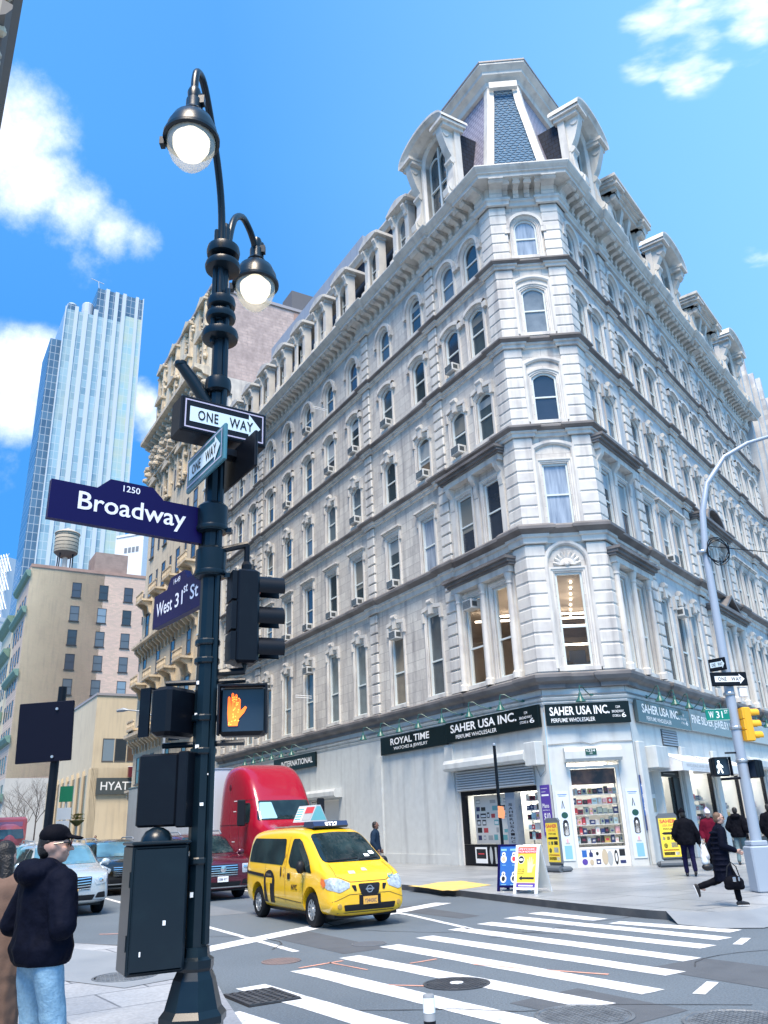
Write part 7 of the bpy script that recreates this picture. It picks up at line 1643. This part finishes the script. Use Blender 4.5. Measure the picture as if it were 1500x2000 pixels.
suv('parked_car', 'white suv further back behind the silver suv', 'car', -13.1, 32.4, HEAD, (.6, .64, .66), 4.8, 1.9, 1.75, 1.1, skyglass, .1, 'bars', 'sharp', None)
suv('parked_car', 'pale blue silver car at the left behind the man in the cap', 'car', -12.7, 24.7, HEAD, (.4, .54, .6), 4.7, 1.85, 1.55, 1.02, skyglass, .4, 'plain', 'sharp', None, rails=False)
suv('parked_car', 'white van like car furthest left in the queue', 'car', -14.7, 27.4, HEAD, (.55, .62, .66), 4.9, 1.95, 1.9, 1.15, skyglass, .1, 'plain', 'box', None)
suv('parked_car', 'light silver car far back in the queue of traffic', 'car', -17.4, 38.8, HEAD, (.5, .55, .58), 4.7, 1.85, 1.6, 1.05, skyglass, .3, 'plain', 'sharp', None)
# ---- red tractor unit and white trailer ------------------------------------------------
red = mat('truck_red', (.30, .003, .02), .22, coat=.5)
rt_ = thing('semi_truck', 'crimson sleeper cab semi truck with tall rounded roof fairing', 'truck', (-4.05, 30.2, 0), HEAD)
SR = [(-3.1, .9, 1.12, 2.0, 1.14, 3.5, 1.02), (-3.06, .8, 1.2, 2.0, 1.22, 3.9, 1.12), (-2.6, .75, 1.22, 2.0, 1.24, 4.12, 1.15), (-1.6, .75, 1.22, 2.0, 1.24, 4.12, 1.15), (-.9, .75, 1.22, 2.0, 1.24, 3.92, 1.12), (-.35, .75, 1.22, 2.05, 1.23, 3.45, 1.08), (-.02, .75, 1.2, 2.05, 1.2, 2.98, 1.04), (.1, .75, 1.2, 2.05, 1.18, 2.86, 1.02), (.5, .75, 1.15, 1.95, 1.12, 2.12, .98), (.9, .7, 1.1, 1.7, 1.02, 1.95, .82), (1.6, .65, 1.08, 1.6, .95, 1.85, .72), (2.1, .6, 1.05, 1.4, .9, 1.68, .62), (2.2, .6, .98, 1.2, .84, 1.45, .5)]
body, bv = hull(SR, (), .5, [red]); part('cab', body, None, rt_)
part('windscreen', decal([(-1.04, 2.16), (1.04, 2.16), (.94, 2.8), (-.94, 2.8)], 'x', 1, bv, .012, 4, .1), cglass, rt_)
part('sky_reflection', decal([(-.98, 2.2), (-.35, 2.2), (-.45, 2.74), (-.88, 2.74)], 'x', 1, bv, .02, 3, .1), mat('pale_reflection', (.28, .5, .6), .1), rt_)  # pale sky reflection painted on the windscreen as a separate patch
part('screen_pillar', MB().box(.42, .47, -.015, .015, 2.15, 2.3), plastic, rt_)
for s in (1, -1):
    part('side_window', decal([(-.75, 2.1), (.05, 2.1), (-.1, 2.75), (-.75, 2.75)], 'y', s, bv, .012), cglass, rt_)
    part('mirror', MB().rbox(.02, .12, s * 1.5 - .14, s * 1.5 + .14, 2.0, 2.85, .03).tube([(-.05, s * 1.2, 2.7), (.06, s * 1.5, 2.75)], .025, 6).tube([(-.05, s * 1.2, 2.1), (.06, s * 1.5, 2.1)], .025, 6), plastic, rt_)
    part('door_seam', line_decal([(-.85, .9), (-.85, 2.85), (.02, 2.85)], .02, 'y', s, bv, .006).add(line_decal([(-2.9, 2.05), (-1.1, 2.05)], .02, 'y', s, bv, .006)), mat('red_seam', (.06, .002, .008), .5), rt_)  # dark red lines drawn along the door and sleeper seams
    st_ = MB()
    for z in (1.2, 1.5, 2.5, 2.85): st_.add(line_decal([(-1.5, z), (-1.2, z)], .03, 'y', s, bv, .012))
    part('marker_strip', st_, mat('marker_white', (.8, .75, .75), .3), rt_)
    part('headlight', decal([(s * .6, 1.0), (s * .9, 1.0), (s * .9, 1.25), (s * .62, 1.28)], 'x', 1, bv, .012), hl_m, rt_)
    part('fender', MB().lathe([(.62, s * .75), (.64, s * 1.22), (.6, s * 1.24), (.58, s * .75)], (1.1, 0, .52), 24, 'y', caps=False), red, rt_, smooth=True)
    part('fuel_tank', MB().lathe([(.01, -2.4), (.3, -2.4), (.32, -2.3), (.32, -.9), (.3, -.8), (.01, -.8)], (0, s * 1.0, .62), 20, 'x', caps=False), chrome, rt_, smooth=True)
part('grille', decal([(-.42, 1.5), (.42, 1.5), (.46, .8), (-.46, .8)], 'x', 1, bv, .012), chrome, rt_)
part('bumper', MB().rbox(1.95, 2.35, -1.2, 1.2, .35, .7, .06), chrome, rt_)
part('vent', MB().lathe([(.13, -.02), (.1, .01), (.01, .012)], (-2.0, 1.18, 3.35), 14, 'y').lathe([(.13, .02), (.1, -.01), (.01, -.012)], (-2.0, -1.18, 3.35), 14, 'y'), mat('deep_red', (.1, .002, .01), .4), rt_)
part('chassis', MB().box(-6.2, 1.9, -.45, .45, .6, .85), plastic, rt_)
part('sunvisor', MB().prism_x([(-1.02, 2.84), (1.02, 2.84), (1.0, 2.9), (-1.0, 2.9)], .18, .32), red, rt_) if False else None
wheels(rt_, (1.1,), .5, .3, 1.0, alloy, 10); wheels(rt_, (-4.6, -5.7), .5, .55, .85, alloy, 10)
tl_ = thing('trailer', 'long white box trailer behind the crimson cab', 'trailer', tuple(Vector((-4.05, 30.2, 0)) - fwd * 10.6), HEAD)
trm = mat('trailer_white', (.55, .58, .62), .4, var=.35, vscale=.6, vdark=(.42, .45, .5), streak=.25, brick=(1.2, 6.0, .012, (.52, .55, .6), (.38, .4, .44)))
part('box', MB().rbox(-7, 7, -1.28, 1.28, 1.15, 4.1, .03), trm, tl_); part('frame_rail', MB().box(-7.02, 7.02, -1.31, 1.31, 1.0, 1.149).box(-7.02, 7.02, -1.3, 1.3, 4.101, 4.16), steel, tl_)
part('landing_gear', MB().box(3.6, 3.8, -1, -.8, .05, 1.0).box(3.6, 3.8, .8, 1, .05, 1.0), plastic, tl_); wheels(tl_, (-5.4, -4.2), .5, .55, .9, alloy, 8)
# ---- pink red coach far left ------------------------------------------------------------
pk = mat('salmon_paint', (.9, .2, .24), .3, coat=.5)
pv = thing('delivery_truck', 'salmon pink delivery truck far down the street on the left', 'truck', (-27.8, 61, 0), HEAD)
pvb = MB(); pvb.rbox(-4, 2.2, -1.2, 1.2, .8, 3.3, .15); part('box', pvb, pk, pv)
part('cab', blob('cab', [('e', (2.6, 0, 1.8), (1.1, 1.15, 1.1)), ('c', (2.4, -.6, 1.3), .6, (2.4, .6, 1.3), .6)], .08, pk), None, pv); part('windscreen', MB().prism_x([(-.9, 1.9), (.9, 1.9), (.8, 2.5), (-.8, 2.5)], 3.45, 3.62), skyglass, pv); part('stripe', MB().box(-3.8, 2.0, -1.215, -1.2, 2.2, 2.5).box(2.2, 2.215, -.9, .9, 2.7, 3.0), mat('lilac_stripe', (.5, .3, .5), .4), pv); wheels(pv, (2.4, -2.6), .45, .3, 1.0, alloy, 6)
# ================================================================== people
skin = mat('skin', (.55, .33, .24), .5, var=.2, vscale=8, vdark=(.5, .27, .2)); skin_d = mat('skin_dark', (.16, .08, .055), .5); skin_p = mat('skin_pale', (.5, .3, .235), .55, var=.3, vscale=14, vdark=(.44, .23, .18))
cl = lambda n, c, r_=.8, **k: mat('cloth_' + n, c, r_, spec=.06, **k)
navy_c = cl('navy', (.0035, .005, .013), .75, var=.4, vscale=9, vdark=(.0015, .002, .005), bump=.4, bscale=25); black_c = cl('black', (.004, .0045, .008), .75, var=.4, vscale=8, vdark=(.01, .011, .016), bump=.3, bscale=20)
jean = cl('jeans', (.22, .38, .52), .8, var=.35, vscale=5, vdark=(.3, .46, .58), grain=.12, gscale=60, squash=(3, 3, .6), bump=.3, bscale=60); jean_d = cl('grey_jeans', (.13, .2, .23), .8, var=.6, vscale=6); brown_c = cl('brown_wool', (.15, .1, .08), .9, var=.3, vscale=5, vdark=(.11, .07, .06), bump=.15, bscale=90)
maroon_c = cl('maroon', (.1, .006, .02)); hairm = mat('dark_hair', (.008, .007, .007), .5, bump=.6, bscale=60); hair_b = mat('brown_hair', (.13, .075, .045), .5, bump=.6, bscale=60); sole_m = mat('white_sole', (.65, .65, .65), .6)
shoe_m = mat('black_shoe', (.006, .006, .009), .5); lens_b = mat('sunglass_lens', (.004, .004, .006), .1)
def lerp(a, b, t_): return tuple(a[i] + (b[i] - a[i]) * t_ for i in range(3))
def hand(w_, d, side, fwd_=(0, 1, 0), curl=.5):
    """palm with five unequal, bent fingers; w_ wrist, d direction from wrist"""
    w_, d = Vector(w_), Vector(d).normalized(); f = Vector(fwd_); a = (f - d * f.dot(d)).normalized(); n = d.cross(a) * side
    P = [('c', w_, .024, w_ + d * .05, .026), ('c', w_ + d * .04 + a * .022, .018, w_ + d * .085 + a * .026, .016), ('c', w_ + d * .04 - a * .022, .018, w_ + d * .08 - a * .026, .015)]
    for k, ln in enumerate((.062, .072, .068, .052)):
        b = w_ + d * .088 + a * (.03 - .02 * k); m = b + d * ln * .55 + n * ln * .25 * curl; e = m + d * ln * .4 + n * ln * .7 * curl
        P += [('c', b, .0095, m, .009), ('c', m, .009, e, .0075)]
    t0 = w_ + d * .035 + a * .03; t1 = t0 + a * .03 + d * .03; P += [('c', t0, .012, t1, .0105), ('c', t1, .0105, t1 + d * .03 + n * .012, .008)]
    return P
from mathutils import noise as mnoise
def folds(me, amp, hem=None):
    """press soft cloth folds into a garment and cut its hem flat"""
    ns = [v.normal.copy() for v in me.vertices]
    for v, n_ in zip(me.vertices, ns):
        c = v.co; q = mnoise.noise(Vector((c.x * 9, c.y * 9, c.z * 5))) + .6 * mnoise.noise(Vector((c.x * 17 + 3, c.y * 17, c.z * 14)))
        v.co = c + n_ * (amp * q)
        if hem is not None and v.co.z < hem: v.co.z = hem + (v.co.z - hem) * .04
def person(label, loc, az, h=1.75, legs=None, arms=None, top=navy_c, low=black_c, sk=skin, hair=hairm, coat_len=.85, coat_w=1.0, cap=None, capm=None, shoes=shoe_m, sole=None, hem=None, hood=False, beanie=None, glasses=None, yaw=0, lean=0, vox=.02, longhair=False, extra=None, puffy=0):
    s = h / 1.75
    t = thing('person', label, 'person', loc, -R(az)); S_ = Matrix.Scale(s, 4)
    L = legs or {-1: ((-.1, .06, .5), (-.1, .0, .09)), 1: ((.1, .03, .5), (.1, -.02, .09))}
    A = arms or {-1: ((-.27, -.04, 1.14), (-.25, .1, .93)), 1: ((.27, -.04, 1.14), (.25, .1, .93))}
    top_o = Vector((0, lean, 0))
    hc = Vector((0, .03 + lean * 1.15, 1.625)); q = Matrix.Rotation(-R(yaw), 3, 'Z')
    H = lambda x, y, z: tuple(hc + q @ Vector((x, y, z)))
    nk = (0, lean, 1.47); ch = (0, lean * .8, 1.3); pv_ = (0, 0, .95)
    body = [('c', pv_, .12, ch, .13, (1.15, .75, 1)), ('c', (-.13, lean, 1.4), .06, (.13, lean, 1.4), .06), ('c', nk, .052, H(0, -.01, -.06), .05), ('e', H(0, -.008, .02), (.076, .096, .1)), ('e', H(0, .015, -.05), (.058, .07, .066)), ('c', H(0, .05, -.085), .022, H(0, .062, -.082), .02),
        ('c', H(0, .085, .015), .011, H(0, .112, -.022), .013), ('c', H(-.03, .078, .03), .012, H(.03, .078, .03), .012), ('c', H(-.018, .082, -.055), .011, H(.018, .082, -.055), .011), ('e', H(-.076, -.008, -.002), (.009, .017, .028)), ('e', H(.076, -.008, -.002), (.009, .017, .028)), ('e', H(-.04, .06, -.025), (.022, .022, .022)), ('e', H(.04, .06, -.025), (.022, .022, .022))]
    for k in (-1, 1):
        kn, an = L[k]; el, wr_ = A[k]; hip = (k * .09, 0, .92); sh_ = (k * .17, lean, 1.41)
        body += [('c', hip, .075, kn, .048), ('c', kn, .048, an, .035), ('c', an, .035, (an[0], an[1] + .1, max(.03, an[2] - .05)), .03), ('c', sh_, .048, el, .037), ('c', el, .037, wr_, .026)]
        dd = Vector(wr_) - Vector(el); body += hand(wr_, dd, k)
    part('body', blob('body', body, min(vox, .012), sk, 1), None, t, S_)
    # trousers
    tr = [('c', (-.07, 0, .95), .115, (.07, 0, .95), .115, (1, .95, 1))]
    for k in (-1, 1):
        kn, an = L[k]; hip = (k * .095, 0, .9); tr += [('c', hip, .1, kn, .07), ('c', kn, .072, lerp(kn, an, .9), .06)]
    me = blob('trousers', tr, vox * .8, low, 2); folds(me, .009); part('trousers', me, None, t, S_)
    for k in (-1, 1):
        kn, an = L[k]; d = (Vector(an) - Vector(kn)).normalized(); f = Vector((0, 1, 0)); f = (f - d * f.dot(d)).normalized()
        if an[2] < .12: f = Vector((0, 1, 0)); d = Vector((0, 0, -1))
        a = Vector(an); heel = a + d * .045 - f * .035; toe = a + d * .055 + f * .15; mid = a + d * .035 + f * .04
        sh = part('shoe', blob('shoe', [('c', heel, .04, mid, .043), ('c', mid, .043, toe, .034), ('c', a, .042, a + d * .03, .045)], .014, shoes, 1), None, t, S_)
        if sole: part('sole', blob('sole', [('c', heel + d * .035, .03, toe + d * .025, .03, (1.2, 1.2, .5) if abs(d.z) > .8 else (1, .5, 1))], .012, sole, 1), None, sh)
    # coat
    z0 = coat_len; cw_ = coat_w; C = [('c', (0, lean * .9, 1.36), .15 * cw_, (0, lean * .4, 1.08), .155 * cw_, (1.3, .88, 1)), ('c', (0, lean * .4, 1.08), .155 * cw_, (0, 0, max(z0 + .1, .8)), .165 * cw_, (1.25, .95, 1)), ('c', (-.14, lean, 1.4), .075 * cw_, (.14, lean, 1.4), .075 * cw_), ('c', (0, lean, 1.43), .085, (0, lean * 1.05 + .005, 1.5), .07)]
    if z0 < .75:
        hy = hem or 0
        C += [('c', (0, 0, .82), .165 * cw_, (0, hy, z0), .19 * cw_, (1.15, 1, 1))]
    for k in (-1, 1):
        el, wr_ = A[k]; sh_ = (k * .17, lean, 1.4); C += [('c', sh_, .083 * cw_, el, .068 * cw_), ('c', el, .068 * cw_, lerp(el, wr_, .93), .052 * cw_)]
    if hood: C += [('e', (0, lean - .12, 1.47), (.15, .11, .085)), ('c', (-.1, lean + .02, 1.47), .05, (.1, lean + .02, 1.47), .05), ('c', (-.09, lean - .07, 1.5), .055, (.09, lean - .07, 1.5), .055)]
    if puffy:
        for i in range(puffy):
            z = 1.36 - i * (1.36 - z0 - .1) / puffy; C.append(('e', (0, lean * (z - .9) / .5 * .5, z), (.215 * cw_ * (1 + .04 * (z < .9)), .165 * cw_, .04)))
    me = blob('coat', C, vox * .8, top, 2); folds(me, .012 if not puffy else .006, z0)
    part('coat', me, None, t, S_)
    # hair / headgear
    if hair:
        Hs = [('e', H(0, -.028, .045), (.084, .09, .085)), ('e', H(0, -.055, .0), (.076, .062, .085))]
        if longhair: Hs += [('c', H(-.05, -.06, -.02), .05, H(-.06, -.07, -.2), .055), ('c', H(.05, -.06, -.02), .05, H(.06, -.07, -.2), .055)]
        part('hair', blob('hair', Hs, .014, hair, 1), None, t, S_)
    if cap: part('cap', blob('cap', [('e', H(0, -.012, .07), (.09, .108, .075)), ('c', H(-.05, .085, .055), .012, H(-.04, .15, .042), .01), ('c', H(.05, .085, .055), .012, H(.04, .15, .042), .01), ('c', H(0, .08, .06), .014, H(0, .165, .045), .012), ('c', H(-.025, .085, .06), .013, H(-.02, .16, .045), .011), ('c', H(.025, .085, .06), .013, H(.02, .16, .045), .011)], .011, cap, 1), None, t, S_)
    if beanie: part('beanie', blob('beanie', [('e', H(0, -.01, .075), (.095, .11, .085)), ('c', H(-.07, 0, .035), .025, H(.07, 0, .035), .025), ('e', H(0, -.01, .165), (.03, .03, .03))], .014, beanie, 1), None, t, S_)
    if glasses:
        o = MB()
        for k in (-1, 1):
            o.lathe([(.001, 0), (.027, 0), (.027, .006), (.001, .008)], (k * .034, .094, .018), 14, 'y'); o.tube([(k * .06, .094, .022), (k * .08, .05, .022), (k * .081, -.01, .015)], .0045, 6)
        o.tube([(-.012, .1, .022), (.012, .1, .022)], .004, 6); part('glasses', o, glasses, t, S_ @ Matrix.Translation(hc) @ q.to_4x4())
    eyes = MB()
    for k in (-1, 1): eyes.lathe([(.001, .004), (.008, .002), (.011, -.004)], (k * .034, .084, .012), 10, 'y')
    part('eyes', eyes, mat('eye_dark', (.03, .025, .02), .2), t, S_ @ Matrix.Translation(hc) @ q.to_4x4())
    return t
Wk = lambda a, b, za=.09, zb=.14: {-1: ((-.1, a * .55 + .06, .51), (-.1, a, za)), 1: ((.1, b * .45 + .04, .5), (.1, b, zb))}
# man in the cap, foreground
person('man in black cap, sunglasses, navy hooded coat and pale jeans in the foreground', (-2.45, 6.15, .15), 38, 1.82, {-1: ((-.1, .05, .5), (-.11, -.04, .09)), 1: ((.1, .1, .5), (.1, .1, .09))}, {-1: ((-.29, -.06, 1.15), (-.14, .03, 1.14)), 1: ((.29, -.04, 1.15), (.14, .03, 1.14))}, navy_c, jean, skin_p, hairm, .92, 1.2, cap=black_c, hood=True, glasses=lens_b, yaw=34, vox=.014, sole=sole_m)
person('woman in a long brown wool coat beside the man in the cap', (-3.12, 6.9, .15), 5, 1.74, None, None, brown_c, black_c, skin_p, hairm, .36, 1.12, longhair=True, vox=.018)
person('person in dark coat cut off by the left edge of the photo', (-2.95, 5.7, .15), 60, 1.7, None, None, navy_c, black_c, skin, hairm, .7, 1.0, vox=.022)
# woman running
wl = {1: ((.09, .17, .53), (.09, .2, .1)), -1: ((-.09, -.1, .47), (-.09, -.5, .36))}
wa = {1: ((.24, .02, 1.12), (.2, .26, 1.02)), -1: ((-.25, -.1, 1.12), (-.22, -.03, .84))}
person('woman striding right in a long navy quilted coat carrying a black handbag', (6.33, 17.35, .15), 97, 1.7, wl, wa, navy_c, black_c, skin_p, hair_b, .46, 1.05, puffy=8, hem=.02, glasses=mat('thin_frames', (.05, .04, .04), .4), sole=sole_m, lean=.06, vox=.016, yaw=8)
bg_ = thing('handbag', 'black handbag swinging by the knees of the woman in navy', 'handbag', (6.42, 17.12, .58), R(-10)); part('body', blob('body', [('e', (0, 0, 0), (.19, .08, .13)), ('c', (-.13, 0, -.07), .06, (.13, 0, -.07), .06)], .016, black_c), None, bg_); part('strap', MB().tube([(-.12, 0, .1), (-.08, -.02, .28), (.0, -.03, .36), (.08, -.02, .28), (.12, 0, .1)], .012, 6), shoe_m, bg_); part('buckle', MB().rbox(-.03, .03, -.1, -.08, .02, .1, .005).rbox(.07, .1, -.095, -.08, .03, .1, .005), chrome, bg_)
person('man in dark coat and flat cap walking away with shopping bags', (8.3, 25.2, .15), 12, 1.78, Wk(.12, -.16), {-1: ((-.31, -.05, 1.12), (-.25, .1, .95)), 1: ((.31, -.02, 1.12), (.33, .03, .86))}, black_c, cl('dark_blue', (.008, .008, .035)), skin_d, hairm, .82, 1.25, cap=None, beanie=black_c)
sb = thing('shopping_bag', 'white and black shopping bags held by the man in dark coat', 'shopping bag', (8.68, 25.12, .15)); part('white_bag', blob('white_bag', [('c', (0, 0, .5), .07, (.02, 0, .38), .1), ('c', (0, 0, .5), .05, (-.01, 0, .68), .02)], .02, mat('white_plastic', (.6, .66, .7), .4)), None, sb); part('black_bag', blob('black_bag', [('e', (.08, 0, .24), (.17, .1, .1))], .02, shoe_m), None, sb)
person('person in white cap and maroon striped jacket facing the camera', (9.75, 27.2, .15), 192, 1.74, Wk(.1, -.1), None, maroon_c, black_c, skin_p, hair_b, .8, 1.15, cap=mat('white_cap', (.7, .7, .72), .7), yaw=0)
wbag = thing('tote_bag', 'pale plastic bag beside the person in maroon', 'bag', (9.42, 27.1, .15)); part('body', blob('body', [('c', (0, 0, .68), .08, (0, 0, .45), .14), ('e', (0, 0, .4), (.15, .1, .12))], .025, mat('pale_plastic', (.6, .58, .6), .4)), None, wbag); part('handle', MB().tube([(-.05, 0, .74), (0, 0, .92), (.05, 0, .74)], .01, 5), white_m, wbag)
st_ = None
person('person in lavender bobble hat further along the pavement', (10.85, 30.3, .15), 20, 1.78, Wk(.1, -.12), None, black_c, black_c, skin, hairm, .8, 1.1, beanie=mat('lavender_wool', (.36, .34, .6), .9))
person('person in black hooded jacket and grey jeans walking away', (11.55, 29.6, .15), 30, 1.8, Wk(-.18, .18), {-1: ((-.3, -.06, 1.13), (-.24, .12, 1.0)), 1: ((.3, -.06, 1.13), (.24, .12, 1.0))}, black_c, jean_d, skin_d, hairm, .82, 1.25, hood=True)
bp = thing('backpack', 'black backpack on the person in grey jeans', 'backpack', (11.8, 29.42, 1.3), R(-30)); part('body', blob('body', [('e', (0, -.1, .05), (.16, .1, .24)), ('e', (0, -.16, -.04), (.12, .07, .13))], .02, black_c), None, bp); part('handle', MB().tube([(-.04, -.1, .28), (0, -.1, .33), (.04, -.1, .28)], .01, 5), shoe_m, bp)
person('person in black coat at the right edge behind the silver pole', (12.1, 28.2, .15), 20, 1.86, Wk(.1, -.1), None, black_c, cl('black_trousers', (.005, .005, .008)), skin_d, hairm, .8, 1.2)
yb = thing('yellow_bag', 'narrow yellow bag hanging by the person at the right edge', 'bag', (12.28, 28.0, .82)); part('body', MB().rbox(-.2, .2, -.06, .06, 0, .12, .03), INK[3], yb); part('handle', MB().tube([(-.12, 0, .12), (-.05, 0, .24), (.05, 0, .24), (.12, 0, .12)], .012, 5), INK[6], yb)
person('man in navy jacket standing by the painted wall past the taxi', (-.74, 28.7, .15), 100, 1.82, None, None, cl('steel_navy', (.015, .03, .055)), black_c, skin_d, hairm, .8, 1.12)
person('person in dark cap half hidden behind the taxi roof', (-1.72, 30.3, .0), 200, 1.78, None, None, cl('royal_navy', (.012, .016, .08)), black_c, skin_d, hairm, .8, 1.1, cap=black_c)
person('pedestrian in grey far away in front of the dark portal', (-21.8, 62.5, .15), 190, 1.75, Wk(.1, -.1), None, cl('grey_wool', (.15, .15, .16)), black_c, skin, hairm, .8, 1.1)
# stripes on the maroon jacket
# pigeons on the ledges
def pigeon(loc, rz, label):
    t = thing('pigeon', label, 'pigeon', loc, rz, 'pigeons on the ledges')
    part('body', blob('body', [('e', (0, 0, .1), (.06, .11, .065), (.4, 0, 0)), ('c', (0, .07, .13), .04, (0, .11, .2), .03), ('e', (0, .12, .22), (.028, .035, .03)), ('c', (0, .14, .22), .01, (0, .175, .21), .005), ('c', (0, -.08, .07), .04, (0, -.2, .03), .02, (1.3, 1, .5)), ('c', (.025, 0, .06), .01, (.025, 0, .0), .008), ('c', (-.025, 0, .06), .01, (-.025, 0, 0), .008)], .012, mat('pigeon_grey', (.03, .035, .05), .6)), None, t)
for u, v, z, lab in ((3.6, .1, 13.06, 'dark pigeon on the sill ledge of the avenue bay'), (4.0, .5, 12.0, 'dark pigeon on the lower avenue bay cornice'), (2.2, .5, 12.0, 'small pigeon nearer the corner on the bay cornice')):
    p = RW(u, v); pigeon((p.x, p.y, z), R(60), lab)
